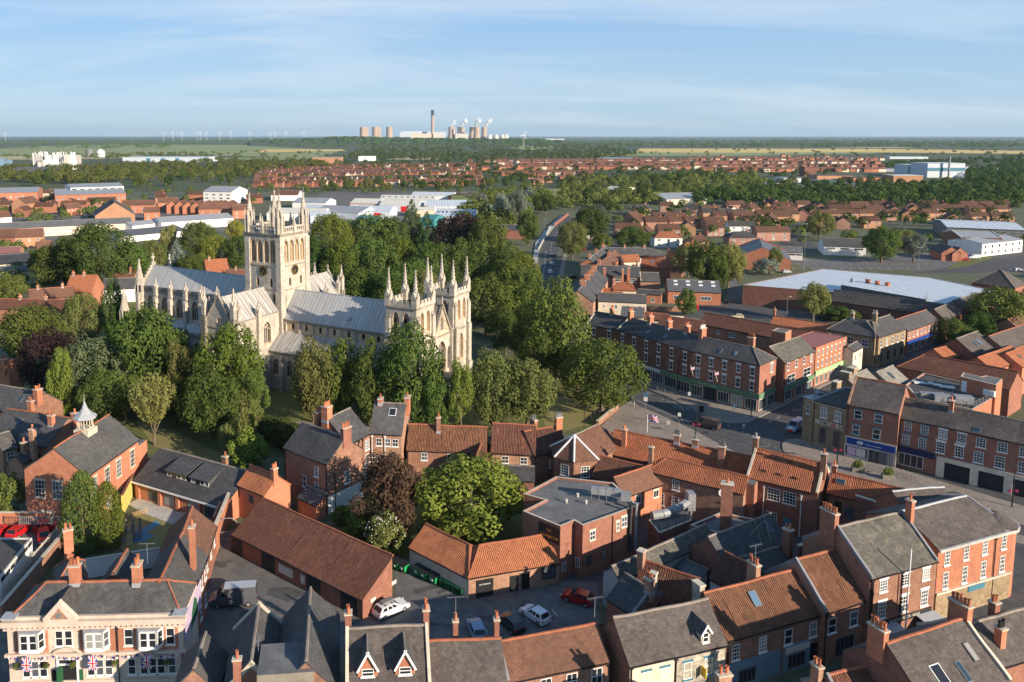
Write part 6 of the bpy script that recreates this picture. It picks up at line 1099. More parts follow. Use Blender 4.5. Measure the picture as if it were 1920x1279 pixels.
 # white sheds to the right of the clock tower
SHED=[((500,400),(606,401),(550,390),'metal_cream','render_white','long white shed showing behind the tower pinnacles'),((508,366),(558,366),(530,357),'tile_brown','render_white','white house with brown roof just above tower pinnacles'),((548,380),(610,381),(580,371),'metal_grey','render_white','grey-roofed white shed right of the tower pinnacles'),((560,392),(620,394),(590,384),'metal_white','render_white','broad white roof shed beside the tower parapet'),((588,396),(672,400),(640,386),'metal_grey','metal_white','big shed with pale grey roof right of tower'),((582,405),(622,404),(602,396),'metal_white','metal_white','small white gabled shed nearest the tower'),((656,381),(709,382),(680,372),'metal_cream','metal_white','white shed with red trim and blue sign'),((664,396),(731,397),(700,386),'metal_white','metal_white','white shed with red roller door, left of tall conifer'),((711,374),(815,375),(760,366),'metal_cream','metal_white','long cream shed with row of dark rooflights'),((711,384),(785,385),(750,375),'metal_cream','metal_white','cream shed with bright red door below the long cream shed'),((771,366),(850,367),(810,360),'metal_white','render_white','pale shed with shallow gable behind the long cream shed'),((802,386),(886,386),(845,375),'metal_white','metal_white','wide white shed in front of the olive roofed unit'),((848,374),(890,374),(870,367),'moss','render_cream','shed with olive green roof at right of shed group'),((886,372),(922,370),(900,360),'slate_brown','brick_tan','brick unit with tall windows beyond olive roofed shed'),((815,405),(890,406),(850,392),'metal_white','metal_white','nearest white shed with striped rooflights behind copper beech'),((780,394),(815,394),(797,388),'metal_cream','render_cream','low cream shed squeezed between larger white sheds'),((668,410),(702,411),(685,404),'paint_cyan','paint_cyan','turquoise cabin left of tall conifer'),((789,410),(814,411),(801,402),'paint_cyan','paint_cyan','turquoise stacked cabins right of tall conifer'),((1128,357),(1166,359),(1148,349),'metal_cream','render_white','cream shed with rounded roof beyond the road bridge'),((1250,374),(1325,372),(1290,361),'metal_grey','render_cream','long pale grey shed among trees beyond the houses'),((1008,365),(1070,362),(1040,355),'moss','render_grey','grass-topped low building left of the road bridge'),((905,430),(985,432),(945,421),'felt_dark','brick_red','low dark flat roofed pavilion left of the curving road'),((1206,352),(1230,354),(1215,347),'tile_brown','render_cream','cream gabled chapel among the trees beyond bridge'),((617,350),(560,349),(590,345),'tile_brown','render_white','x')]
for A,B,R,rm,wm,lab in SHED[:-1]:
 b_=bld('shed',lab,'shed',A,B,5.2,R=R,pitch=11,rm=rm,wm=wm,gutter=False)
 if 'dark rooflights' in lab or 'striped' in lab:
  for k in range(9):
   u=(k+.5)/9;a=MB();a.box(-.7,.7,-1.6,1.6,0,.08);q=a.build('rooflight',['glass_dark'],b_[0],(u*b_[1],b_[2]*.28,5.2+math.tan(rad(11))*b_[2]*.28+.1));q.rotation_euler=(rad(11),0,0)
 if 'red door' in lab or 'roller door' in lab:part_box(b_[0],'roller_door',b_[1]*.55,b_[1]*.55+5,-.08,0,0,4.2,'paint_red')
 if 'red trim' in lab:part_box(b_[0],'red_trim',0,b_[1],-.3,-.02,4.7,5.1,'paint_red')
 # ---------------------------------------------------------------- trees
def leaf_quad(V,Fc,p,n,s,rr):
 n=Vector(n).normalized();u=n.orthogonal().normalized();w=n.cross(u);a=rr.uniform(0,6.283);u,w=u*math.cos(a)+w*math.sin(a),w*math.cos(a)-u*math.sin(a)
 su=s*rr.uniform(.7,1.25);sw=s*rr.uniform(.55,1.0);k=n*s*rr.uniform(-.25,.25);i=len(V)
 V+=[p-u*su,p+w*sw*.8+k,p+u*su,p-w*sw*.8-k];Fc.append((i,i+1,i+2,i+3))
def lobes_for(kind,rr):
 L=[]
 if kind in('round','broad','bush','tall','airy'):
  z0,z1={'round':(.09,1),'broad':(.08,1),'bush':(.0,1),'tall':(.06,1),'airy':(.2,1)}[kind];n={'round':58,'broad':40,'bush':22,'tall':40,'airy':26}[kind]
  zc,hz=(z0+z1)/2,(z1-z0)/2
  for i in range(n):
   t=(i+.5)/n;ph=math.acos(1-2*t);th=i*2.39996+rr.uniform(-.4,.4);f=rr.uniform(.60,.80)if kind!='round' else rr.uniform(.70,.78)
   if kind=='broad':f*=rr.uniform(.75,1.12)
   r=rr.uniform(.10,.155)if kind!='round' else rr.uniform(.085,.125)
   if kind=='airy':f*=rr.uniform(.6,1.1);r*=.95
   sh=math.sin(ph);prof=1.0
   zz=zc+hz*.92*f/.74*math.cos(ph)*.82
   if kind=='tall':prof=.75+.25*math.sin(math.pi*(zz-z0)/(z1-z0))
   if kind in('round','broad','tall')and zz<zc:prof*=1.08
   L.append((.5*f*sh*math.cos(th)*prof*1.06,.5*f*sh*math.sin(th)*prof*1.06,zz,r,r*rr.uniform(.8,1.1)*hz*2/.84))
  for i in range(6):L.append((rr.uniform(-.2,.2),rr.uniform(-.2,.2),zc+hz*rr.uniform(-.35,.55),.17,.17))
 elif kind=='conifer':
  for i in range(17):
   z=.06+.90*i/16;R=.47*(1-(i/16.5))**.85+.015;m=max(3,int(9*(1-i/17))+2)
   for k in range(m):th=k*6.283/m+i*1.1;rad_=R*rr.uniform(.62,1.0);L.append((rad_*math.cos(th),rad_*math.sin(th),z-.03*rad_,.035+R*.16,.05))
 elif kind=='column':
  for i in range(15):
   z=.05+.9*i/14;R=.40*math.sin(math.pi*min(.97,(.16+.84*i/14)))**.55 if i<14 else.05
   for k in range(7):th=k*.897+i*1.3;q=R*rr.uniform(.72,1.0);L.append((q*math.cos(th),q*math.sin(th),z,.14,.075))
 elif kind=='willow':
  for i in range(30):
   th=i*2.39996;q=.45*math.sqrt((i+.5)/30);z=.86-.45*q*q*2.2;L.append((q*math.cos(th),q*math.sin(th),z,.11,.10))
   for k in range(1,5):L.append((q*1.05*math.cos(th),q*1.05*math.sin(th),z-k*.11*(0.5+q),.085,.09))
 elif kind=='vase':
  for i in range(34):
   th=i*2.39996;q=math.sqrt((i+.5)/34)
   for k in range(5):
    t=.35+.65*k/4;L.append((.46*q*t*math.cos(th),.46*q*t*math.sin(th),.24+.66*t*(1.12-.40*q*q),.055,.085))
 return L
PROTO={}
def proto(kind,seed,n=4200,s=.030):
 rr=random.Random(seed*77+len(kind));L=lobes_for(kind,rr);V=[];Fc=[]
 tot=sum(l[3]*l[3]for l in L)
 for(x,y,z,r,rz)in L:
  m=max(4,int(n*r*r/tot));c=Vector((x,y,z));cc=Vector((x*.35,y*.35,(z-.55)*.35+.55))
  for _ in range(m):
   d=Vector((rr.gauss(0,1),rr.gauss(0,1),rr.gauss(0,1)))
   if d.length<1e-3:continue
   d.normalize();q=rr.uniform(.74,1.08);p=c+Vector((d.x*r,d.y*r,d.z*rz))*q
   if d.dot((c-cc))<-.35*(c-cc).length and rr.random()<.8:continue
   nn=d+Vector((rr.gauss(0,.28),rr.gauss(0,.28),rr.gauss(0,.28)+.15))
   if kind=='willow':nn=Vector((d.x,d.y,.15*rr.gauss(0,1)))
   leaf_quad(V,Fc,p,nn,s*rr.uniform(.75,1.25),rr)
 me=bpy.data.meshes.new('crown');me.from_pydata([tuple(v)for v in V],[],Fc);me.materials.append(MATS['leaf_mid']);me.update()
 t=MB();top={'conifer':.9,'column':.6,'willow':.8,'vase':.3,'bush':.3}.get(kind,.62);w0={'bush':.02,'vase':.028}.get(kind,.034)
 t.bar((0,0,0),(0,0,.10),w0*1.25,0,7,w0);t.bar((0,0,.10),(rr.uniform(-.02,.02),0,top),w0,0,7,w0*.4)
 if kind not in('conifer','column'):
  for k in range(7 if kind!='vase' else 14):
   an=k*2.4;z=rr.uniform(.2,.42)if kind!='vase' else.14;e=.30 if kind!='vase' else rr.uniform(.16,.34)
   t.bar((0,0,z),(e*math.cos(an),e*math.sin(an),z+(.25 if kind!='vase' else.5)),w0*.5,0,5,w0*.18)
 return me,t.mesh('trunk',['bark'],uv=False)
for kind,n,s in(('round',17000,.0150),('broad',12000,.0185),('tall',12000,.018),('airy',8000,.018),('bush',5000,.029),('conifer',9000,.021),('column',11000,.018),('willow',8000,.021),('vase',9000,.0155)):
 for sd in(1,2):PROTO[kind,sd]=proto(kind,sd,n,s)
TREES=0;TALLC=[0,0]
def tree_at(kind,mat,x,y,h,w,label,group=None,cat='tree',name='tree',rz=None):
 global TREES
 TREES+=1;me,tm=PROTO[kind,1+TREES%2]
 root=tag(empty(name,(x,y,0),R_.uniform(0,6.28)if rz is None else rz),label,cat,group)
 c=TALLC[1]=inst('crown',me,root,(0,0,0),0,(w,w,h));c.material_slots[0].link='OBJECT';c.material_slots[0].material=MATS[mat]
 inst('trunk',tm,root,(0,0,0),0,(w*.9,w*.9,h));return root
def tree_px(kind,mat,bx,by,ty,wpx,label,group=None,**k):
 b=P(bx,by);h=hgt(b,ty)/.985;dep=b.y*cT+CAMH*sT;o=tree_at(kind,mat,b.x,b.y,h,wpx*dep/F/.93,label,group,**k)
 if 'lime-green' in label:TALLC[1].location.z=-h*.16;TALLC[1].scale.z=h*1.16
 return o
NEAR=[('broad','leaf_mid',235,790,700,80,'green tree between the hornbeam and whitebeam'),('broad','leaf_dark',330,800,705,70,'shaded tree just right of hornbeam crown'),('broad','leaf_mid',372,770,650,80,'green tree between birch and dark dense tree'),('broad','leaf_olive',452,815,730,66,'olive tree just above the weeping willow'),('broad','leaf_green',245,690,590,80,'green tree crown left behind large sycamore'),('broad','leaf_mid',318,720,610,86,'green tree crown right behind large sycamore'),('broad','leaf_dark',140,735,640,70,'dark tree behind the slim light green one'),('broad','leaf_dark',982,620,500,74,'dark wide tree where churchyard meets the road'),('broad','leaf_green',952,600,478,80,'green tree on the churchyard side of road'),('tall','leaf_mid',990,690,590,70,'shady tree beside the churchyard road'),('broad','leaf_dark',840,600,500,90,'dark tree filling behind the spires'),('broad','leaf_green',770,590,485,90,'green tree filling the middle wood'),('broad','leaf_lime',880,1000,857,204,'big round lime-green tree above the orange pantile shed'),('broad','leaf_bronze',735,1000,849,132,'bronze-leaved tree in the garden beside the tall Georgian house'),('bush','leaf_olive',722,1043,966,78,'white-flowering elder bush at the end of the garage range'),('bush','leaf_dark',678,1012,962,60,'dark garden shrub below the bronze-leaved tree'),('bush','leaf_mid',640,985,948,40,'low shrub by the Georgian house lean-to'),('column','leaf_mid',158,1032,889,82,'dense green cypress beside the red post vans'),('column','leaf_lime',204,1026,908,60,'yellow-green cypress joined to the denser green cypress'),('bush','leaf_mid',12,968,888,66,'bushy shrub on the brick wall at left edge'),('bush','leaf_lime',15,806,768,36,'small light shrub among slate roofs at left edge'),('vase','leaf_olive',290,834,707,92,'vase-shaped hornbeam standing on the lawn, trunk fully visible'),('broad','leaf_dark',395,826,690,108,'dark dense tree between hornbeam and weeping willow'),('tall','leaf_lime',430,785,604,122,'tall olive-gold lime tree hiding the transept foot'),('willow','leaf_willow',462,850,761,40,'small weeping willow with a mushroom-shaped head'),('willow','leaf_willow',432,848,790,42,'lower clipped weeping tree beside the taller willow'),('bush','leaf_lime',468,884,806,78,'loose yellow-green bush below the weeping willow'),('airy','leaf_mid',478,810,690,56,'slender tree squeezed right of the olive-gold lime'),('broad','leaf_green',276,760,566,138,'large green sycamore before the abbey choir'),('broad','leaf_silver',172,775,632,122,'silvery whitebeam left of the large sycamore'),('tall','leaf_lime',122,792,655,56,'slim light green tree with pale visible trunk'),('broad','leaf_dark',195,800,688,92,'dark green tree under the silvery whitebeam'),('airy','leaf_olive',340,780,638,66,'olive birch between sycamore and lime tree'),('broad','leaf_purple',95,752,612,104,'dark purple beech shading the far left lawn'),('broad','leaf_green',62,690,566,118,'broad green maple left of the purple beech'),('round','leaf_olive',158,655,548,76,'rounded olive tree below the orange gables'),('tall','leaf_dark',216,650,520,46,'narrow dark tree close beside the abbey turret'),('broad','leaf_mid',18,575,513,66,'green tree at left edge above the long tiled row'),('bush','leaf_dark',540,840,788,70,'dark shrubbery at the left foot of Georgian house'),('bush','leaf_dark',505,828,780,50,'dark low shrubs left of the shrubbery by Georgian house'),('tall','leaf_olive',588,792,634,86,'tall olive lime tree before the nave aisle'),('tall','leaf_lime',640,785,632,78,'second tall lime touching the olive one before the aisle'),('tall','leaf_dark',694,800,636,66,'dark bluish tree between aisle limes and west tower'),('tall','leaf_green',770,805,603,118,'large bright sycamore in front of the northwest tower'),('broad','leaf_mid',716,802,690,60,'lower green tree left of the bright sycamore'),('broad','leaf_green',812,815,694,78,'spreading green tree before the west door'),('airy','leaf_lime',864,815,672,56,'thin airy tree half hiding the west front base'),('tall','leaf_olive',922,806,655,86,'olive tree right of the west front'),('broad','leaf_olive',988,806,668,104,'wide olive tree above the pantile cottage'),('round','leaf_green',1128,776,636,146,'big round maple on the green beside the square'),('tall','leaf_green',1042,712,524,116,'tall lime rising behind the round maple'),('broad','leaf_dark',1012,722,610,84,'dark tree between west front and tall lime'),('broad','leaf_dark',1082,735,640,76,'dark tree crown wedged behind the round maple'),('broad','leaf_dark',948,665,575,64,'dark yew behind the southwest tower'),('round','leaf_lime',622,500,398,78,'light green tree just right of tower parapet'),('broad','leaf_green',694,492,400,92,'broad green tree below the white sheds'),('conifer','leaf_conifer',772,470,375,60,'tall dark conifer pointing above the white sheds'),('conifer','leaf_conifer',800,480,398,54,'shorter conifer beside the tall one'),('broad','leaf_dark',735,490,402,66,'dark tree left of the two conifers'),('broad','leaf_purple',865,480,398,96,'copper beech below the striped white shed'),('broad','leaf_mid',915,490,405,70,'green tree right of the copper beech'),('tall','leaf_dark',590,560,440,60,'dark tree against the tower south side'),('broad','leaf_lime',640,565,448,78,'yellow-green tree behind the nave roof'),('broad','leaf_dark',700,560,442,92,'dark wide tree behind the nave roof'),('broad','leaf_lime',752,550,440,66,'pale lime tree in the middle of the wood'),('tall','leaf_green',808,560,452,74,'tall green tree behind northwest tower spires'),('tall','leaf_mid',860,560,448,70,'tall green tree behind the southwest spires'),('tall','leaf_green',905,560,450,70,'tall green tree third behind the spires'),('tall','leaf_mid',950,565,452,70,'tall green tree near the road bend'),('broad','leaf_lime',982,575,470,66,'sunlit tree at the edge of the road'),('broad','leaf_green',672,610,495,88,'green tree over the south transept'),('broad','leaf_dark',735,618,500,80,'dark tree behind the nave ridge end'),('broad','leaf_olive',800,620,505,76,'olive tree glimpsed between the west towers'),('broad','leaf_green',912,628,515,96,'big green tree right of the southwest tower'),('broad','leaf_lime',968,620,515,74,'sunny tree beyond the road, right of big green tree'),('broad','leaf_mid',630,600,510,70,'green tree beside the south transept pinnacle'),('round','leaf_mid',1004,660,560,80,'round tree along the churchyard road'),('broad','leaf_dark',122,545,450,100,'dark tree at left of the churchyard belt'),('round','leaf_dark',186,550,416,128,'very large dark tree left of the abbey'),('broad','leaf_dark',92,525,462,76,'dark tree beneath the brown hipped bungalow'),('broad','leaf_green',245,545,452,78,'mid green tree beside the very large dark one'),('tall','leaf_olive',285,520,448,58,'olive tree behind the choir gable cross'),('airy','leaf_olive',318,485,420,44,'thin pale birch above the blue cedar'),('conifer','leaf_blue',332,512,450,46,'blue cedar behind the choir roof'),('round','leaf_mid',376,488,414,70,'bright rounded tree beyond the choir'),('round','leaf_lime',402,510,440,80,'yellow-green tree left of the clock tower'),('broad','leaf_dark',448,515,438,54,'dark tree touching the clock tower'),('broad','leaf_gold',442,452,410,36,'golden tree beside the tower pinnacles'),('broad','leaf_dark',360,520,474,54,'low dark tree behind the choir ridge'),('conifer','leaf_mid',312,512,462,26,'small green spruce left of the blue cedar'),('broad','leaf_purple',302,500,462,36,'small purple tree left of the spruce'),('round','leaf_olive',1072,486,414,56,'autumn-tinged round tree in the fork of the road'),('broad','leaf_dark',1108,455,385,66,'dark tree beside the road bridge'),('broad','leaf_mid',990,460,392,44,'green tree left of the curving road'),('broad','leaf_dark',1022,402,362,44,'dark tree at the foot of the bridge'),('airy','leaf_blue',972,425,352,40,'silvery willow left of the bridge'),('airy','leaf_blue',940,420,362,34,'pale willow beside the silvery willow'),('broad','leaf_mid',1322,545,448,74,'tall birch behind the modern brick office'),('broad','leaf_olive',1365,540,452,62,'olive birch in the group by the car park'),('tall','leaf_dark',1345,550,475,34,'dark cypress among the birches'),('broad','leaf_olive',1290,520,456,56,'birch left of the birch group'),('bush','leaf_blue',1434,515,483,46,'grey-green bushy tree before the red-edged store'),('airy','leaf_olive',1452,512,462,30,'thin birch against the store gable'),('airy','leaf_olive',1524,605,528,66,'pale birch in front of the supermarket flank'),('bush','leaf_mid',1287,592,541,40,'small green tree by the coloured bins'),('broad','leaf_green',1652,492,423,70,'round tree between the two white buildings'),('airy','leaf_blue',1712,492,438,52,'grey-green willow in the car park'),('broad','leaf_olive',1694,470,430,48,'olive tree behind the car park willow'),('broad','leaf_mid',1868,632,535,100,'big spreading tree beyond the precinct'),('broad','leaf_dark',1838,640,585,60,'dark tree at foot of big spreading tree'),('broad','leaf_mid',1910,625,545,70,'green tree at right edge above precinct'),('broad','leaf_mid',1786,648,596,58,'green tree at the end of the blue shops'),('round','leaf_olive',1536,447,396,50,'round olive tree before red-roofed houses'),('broad','leaf_dark',1185,468,424,62,'dark tree in front of the orange hipped houses'),('broad','leaf_mid',1130,470,436,40,'green tree beside the parked white van'),('broad','leaf_lime',1222,456,434,36,'yellow-green garden tree among houses'),('bush','leaf_dark',1565,600,575,70,'hedge bush along the supermarket wall'),('bush','leaf_mid',1600,604,582,30,'low bush at the corner of the stone bank'),]
for k,m,bx,by,ty,w,lab in NEAR:
 o=tree_px(k,m,bx,by,ty,w,lab,name={'bush':'shrub'}.get(k,'tree'),cat='shrub' if k=='bush' else 'tree')
fl=MB();el=[o for o in COL.objects if o.get('label','').startswith('white-flowering')][0];sc_=el.children[0].scale if el.children else(4,4,3)
for i in range(110):
 th,ph=R_.uniform(0,6.28),R_.uniform(-.1,1.3);r=sc_[0]*.47;fl.box(*(lambda x,y,z:(x-.06,x+.06,y-.06,y+.06,z-.05,z+.05))(r*math.cos(ph)*math.cos(th),r*math.cos(ph)*math.sin(th),sc_[2]*(.5+.5*math.sin(ph)*.95)))
q=fl.build('blossom',['paint_offwhite'],el);q['kind']='stuff'
# belts of trees that can still be told apart
def inpoly(x,y,pts):
 r=False;j=len(pts)-1
 for i in range(len(pts)):
  (xi,yi),(xj,yj)=pts[i],pts[j]
  if(yi>y)!=(yj>y)and x<(xj-xi)*(y-yi)/(yj-yi)+xi:r=not r
  j=i
 return r
def scatter(pts,n,seed,gap=1.0):
 rr=random.Random(seed);xs=[p[0]for p in pts];ys=[p[1]for p in pts];out=[];tries=0
 while len(out)<n and tries<n*60:
  tries+=1;x,y=rr.uniform(min(xs),max(xs)),rr.uniform(min(ys),max(ys))
  if inpoly(x,y,pts)and all(abs(x-a)>gap or abs(y-b)>gap*.28 for a,b in out):out.append((x,y))
 return sorted(out,key=lambda q:q[1])
BELT=[([(1290,366),(1920,346),(1920,388),(1560,386),(1300,384)],76,17,'dark tree in the long belt behind the red-roofed houses','trees in the belt behind the red-roofed houses',(9,13),['leaf_dark','leaf_mid','leaf_dark','leaf_far']),([(1060,345),(1300,338),(1320,372),(1180,385),(1070,380)],34,16,'green tree in the group beyond the road bridge','trees beyond the road bridge',(10,15),['leaf_dark','leaf_mid','leaf_olive']),([(60,335),(480,322),(500,345),(250,352),(60,350)],40,13,'bushy tree in the belt beyond the orange apartment blocks','trees beyond the orange apartment blocks',(10,15),['leaf_mid','leaf_olive','leaf_dark']),([(590,345),(930,338),(960,358),(600,362)],28,15,'street tree between the white sheds and the terraces','trees between white sheds and terraces',(8,13),['leaf_mid','leaf_olive','leaf_dark']),([(880,372),(1000,360),(1010,408),(890,412)],18,16,'railway-side tree right of the white sheds','railway-side trees right of the white sheds',(8,13),['leaf_olive','leaf_mid','leaf_blue']),([(1440,350),(1600,346),(1700,346),(1700,352),(1440,358)],14,14,'tree among the brewery yards on the right','trees around the brewery yards',(9,14),['leaf_mid','leaf_dark'])]
for bi,(pts,n,gap,lab,grp,(h0,h1),mats)in enumerate(BELT):
 for i,(x,y)in enumerate(scatter(pts,n,40+bi,gap)):
  b=P(x,y);h=R_.uniform(h0,h1);tree_at(('broad','round','tall')[i%3],mats[i%len(mats)],b.x,b.y,h,h*R_.uniform(.75,1.05),lab,grp)
  # woods that read as one mass
def wood(name,label,regions,seed,size=(9,13),leafs=100,mat='leaf_far',lx=1.0):
 rr=random.Random(seed);V=[];Fc=[]
 for pts,n in regions:
  for(x,y)in scatter(pts,n,rr.randint(0,9999),0.1):
   b=P(x,y);s=rr.uniform(*size);w=s*rr.uniform(.8,1.2)*lx;h=s*rr.uniform(.8,1.15)
   for _ in range(leafs):
    d=Vector((rr.gauss(0,1),rr.gauss(0,1),abs(rr.gauss(0,1))*.9-.25)).normalized();q=rr.uniform(.8,1.05)
    p=Vector((b.x+d.x*w*.5*q,b.y+d.y*w*.5*q,h*.5+d.z*h*.5*q));leaf_quad(V,Fc,p,d+Vector((rr.gauss(0,.3),rr.gauss(0,.3),rr.gauss(0,.3)+.1)),s*.105*max(1,lx*.7),rr)
 me=bpy.data.meshes.new(name);me.from_pydata([tuple(v)for v in V],[],Fc);me.materials.append(MATS[mat]);me.update();o=inst(name,me);o['kind']='stuff';o['label']=label;o['category']='woodland';return o
wood('left_wood','scrubby green woodland beyond the left-hand apartment blocks',[([(0,345),(0,318),(120,316),(480,300),(490,330),(200,345)],480),([(480,330),(470,305),(640,300),(640,318),(560,322)],150)],1,mat='leaf_mid')
wood('estate_trees','garden and street trees dotted among the far terraces',[([(480,345),(490,322),(1000,318),(1000,350),(700,352)],250),([(920,330),(1000,310),(1500,300),(1640,318),(1500,335),(1000,350)],430),([(640,305),(930,300),(950,318),(640,320)],200),([(1130,385),(1480,392),(1480,440),(1150,440)],26),([(1480,392),(1910,392),(1910,428),(1500,430)],40)],2,size=(5,10),mat='leaf_dark')
wood('town_trees','small trees and bushes filling the gaps between town roofs',[([(0,420),(0,350),(480,348),(480,395),(300,400),(60,425)],110),([(480,365),(480,345),(900,338),(960,365)],70),([(1080,395),(1480,385),(1480,450),(1160,455)],60),([(1470,440),(1930,440),(1930,470),(1760,470),(1660,460),(1470,462)],26),([(880,440),(890,405),(1010,400),(1000,450)],40),([(0,560),(0,440),(60,440),(140,470),(110,540)],22)],8,size=(4,8),mat='leaf_mid',leafs=130)
wood('edge_trees','trees on the outskirts beside the town',[([(2000,640),(2600,560),(2600,310),(1965,310)],150),([(-80,560),(-700,560),(-700,320),(-60,320)],120)],9,size=(6,10),mat='leaf_mid')
wood('dark_wood','large dark wood between the estate and the power station',[([(640,300),(700,268),(1130,272),(1210,290),(1150,300),(900,304)],900)],3,size=(11,15),mat='leaf_far')
wood('right_wood','dense green woodland at the far right edge',[([(1812,348),(1815,322),(1920,304),(1920,352)],230),([(1290,385),(1310,366),(1700,354),(1920,346),(1920,392),(1560,390)],420),([(1640,316),(1690,308),(1920,296),(1920,306),(1700,318)],160)],4,size=(8,12),mat='leaf_dark')
wood('mid_wood','leafy railway and brook corridor in the middle distance',[([(1040,395),(1060,340),(1300,335),(1320,372),(1180,392)],260),([(860,420),(880,380),(1010,350),(1050,395),(960,425)],130),([(1240,352),(1250,336),(1420,332),(1440,356),(1300,362)],130)],5,size=(7,12),mat='leaf_mid')
wood('far_woods','long blue-green lines of woodland near the horizon',[([(1130,277),(1130,262),(1920,261),(1920,278)],900),([(0,272),(0,263),(640,262),(640,268)],300),([(500,276),(640,264),(960,262),(1130,266),(1130,276)],500),([(0,281),(150,268),(400,270),(300,280)],70),([(0,261),(0,258.5),(1920,258),(1920,261)],360)],6,size=(12,18),leafs=50,lx=2.6,mat='leaf_far')
# low wooded hill in front of the power station
HX=[(470,262),(540,259.5),(606,257.5),(622,255.6),(680,255.8),(740,257.6),(830,258.6),(920,258.8),(990,260),(1060,263)]
def hill_h(px):
 for(a,ya),(b,yb)in zip(HX,HX[1:]):
  if a<=px<=b:return max(0,60-((ya+(yb-ya)*(px-a)/(b-a))-254)/1500*5600-13)
 return 0
hm=MB();xs=list(range(470,1061,10))
for a,b in zip(xs,xs[1:]):
 for(d0,k0),(d1,k1)in(((4500,0),(5000,.55)),((5000,.55),(5600,1)),((5600,1),(6600,.8))):
  g_=lambda px,d,k:((px-CX)/F*d,d,hill_h(px)*k-.1);hm.poly([g_(a,d0,k0),g_(b,d0,k0),g_(b,d1,k1),g_(a,d1,k1)])
hm.build('hill',['earth'])['kind']='structure'
V=[];Fc=[];rr=random.Random(21)
for i in range(420):
 px,t=rr.uniform(480,1050),rr.random()**.6;d=4550+t*1100;k=(d-4500)/500*.55 if d<5000 else min(1,.55+(d-5000)/600*.45);b=Vector(((px-CX)/F*d,d,hill_h(px)*k));
 if px<610 and rr.random()<.6:continue
 for _ in range(40):
  dd=Vector((rr.gauss(0,1),rr.gauss(0,1),abs(rr.gauss(0,1))*.8-.2)).normalized();leaf_quad(V,Fc,b+Vector((dd.x*24,dd.y*18,6+dd.z*8)),dd,5.5,rr)
me=bpy.data.meshes.new('hill_wood');me.from_pydata([tuple(v)for v in V],[],Fc);me.materials.append(MATS['leaf_far']);o=inst('hill_wood',me);o['kind']='stuff';o['label']='dark woodland on the low hill below the power station';o['category']='woodland'
wood('field_hedges','hedgerow trees scattered along the far fields',[([(0,300),(0,292),(620,284),(640,298),(200,302)],120),([(1180,292),(1190,280),(1920,281),(1920,300),(1400,294)],70),([(200,300),(220,292),(400,288),(400,300)],60)],7,size=(8,12),mat='leaf_far')
# ---------------------------------------------------------------- far houses
HP={}
def house_mesh(L,d,he,rise,hip,win):
 k=(L,d,he,rise,hip,win)
 if k in HP:return HP[k]
 w=MB();r=MB();h2=d/2;e=.3
 w.box(-L/2,L/2,0,d,-.2,he)
 if hip:
  i=h2*.9;a,b=(-L/2-e,L/2+e)
  r.slab([(a,-e,he),(b,-e,he),(b-i,h2,he+rise),(a+i,h2,he+rise)],.15);r.slab([(b,d+e,he),(a,d+e,he),(a+i,h2,he+rise),(b-i,h2,he+rise)],.15);r.slab([(a,d+e,he),(a,-e,he),(a+i,h2,he+rise)],.15);r.slab([(b,-e,he),(b,d+e,he),(b-i,h2,he+rise)],.15)
 else:
  for x in(-L/2,L/2):w.poly([(x,0,he),(x,d,he),(x,h2,he+rise-.1)])
  r.slab([(-L/2-.2,-e,he-.1),(L/2+.2,-e,he-.1),(L/2+.2,h2,he+rise),(-L/2-.2,h2,he+rise)],.18);r.slab([(L/2+.2,d+e,he-.1),(-L/2-.2,d+e,he-.1),(-L/2-.2,h2,he+rise),(L/2+.2,h2,he+rise)],.18)
 c=MB();c.box(L*.22,L*.22+.9,h2-.4,h2+.4,he+rise-1,he+rise+1.1)
 HP[k]=(w.mesh('wall',['brick_house'],uv=False),r.mesh('roof',['tile_far'],uv=False),c.mesh('chimney',['brick_house'],uv=False));return HP[k]
FARH=[]
def house(*a,**k):
 if k.get('wins')or(len(a)>10 and a[10]):house_(*a,**k)
 else:FARH.append((a,k))
def house_(px,py,rot,L,d,he,rise,label,group,hip=False,wins=0,wm=None,rm=None,chim=True,name='house'):
 b=P(px,py);root=tag(empty(name,(b.x,b.y,0),rot),label,'house',group);w,r,c=house_mesh(L,d,he,rise,hip,wins)
 o=inst('wall',w,root)
 if wm:o.material_slots[0].link='OBJECT';o.material_slots[0].material=MATS[wm]
 o=inst('roof',r,root)
 if rm:o.material_slots[0].link='OBJECT';o.material_slots[0].material=MATS[rm]
 if chim:inst('chimney',c,root)
 if wins:
  for z in(.9,he-1.75):
   for i in range(wins):add_window(root,'flat' if wins<3 else 'white',1.5,1.2,(L*((i+.5)/wins-.5),0,z),0)
 return root
g='red-roofed estate houses right of the road'
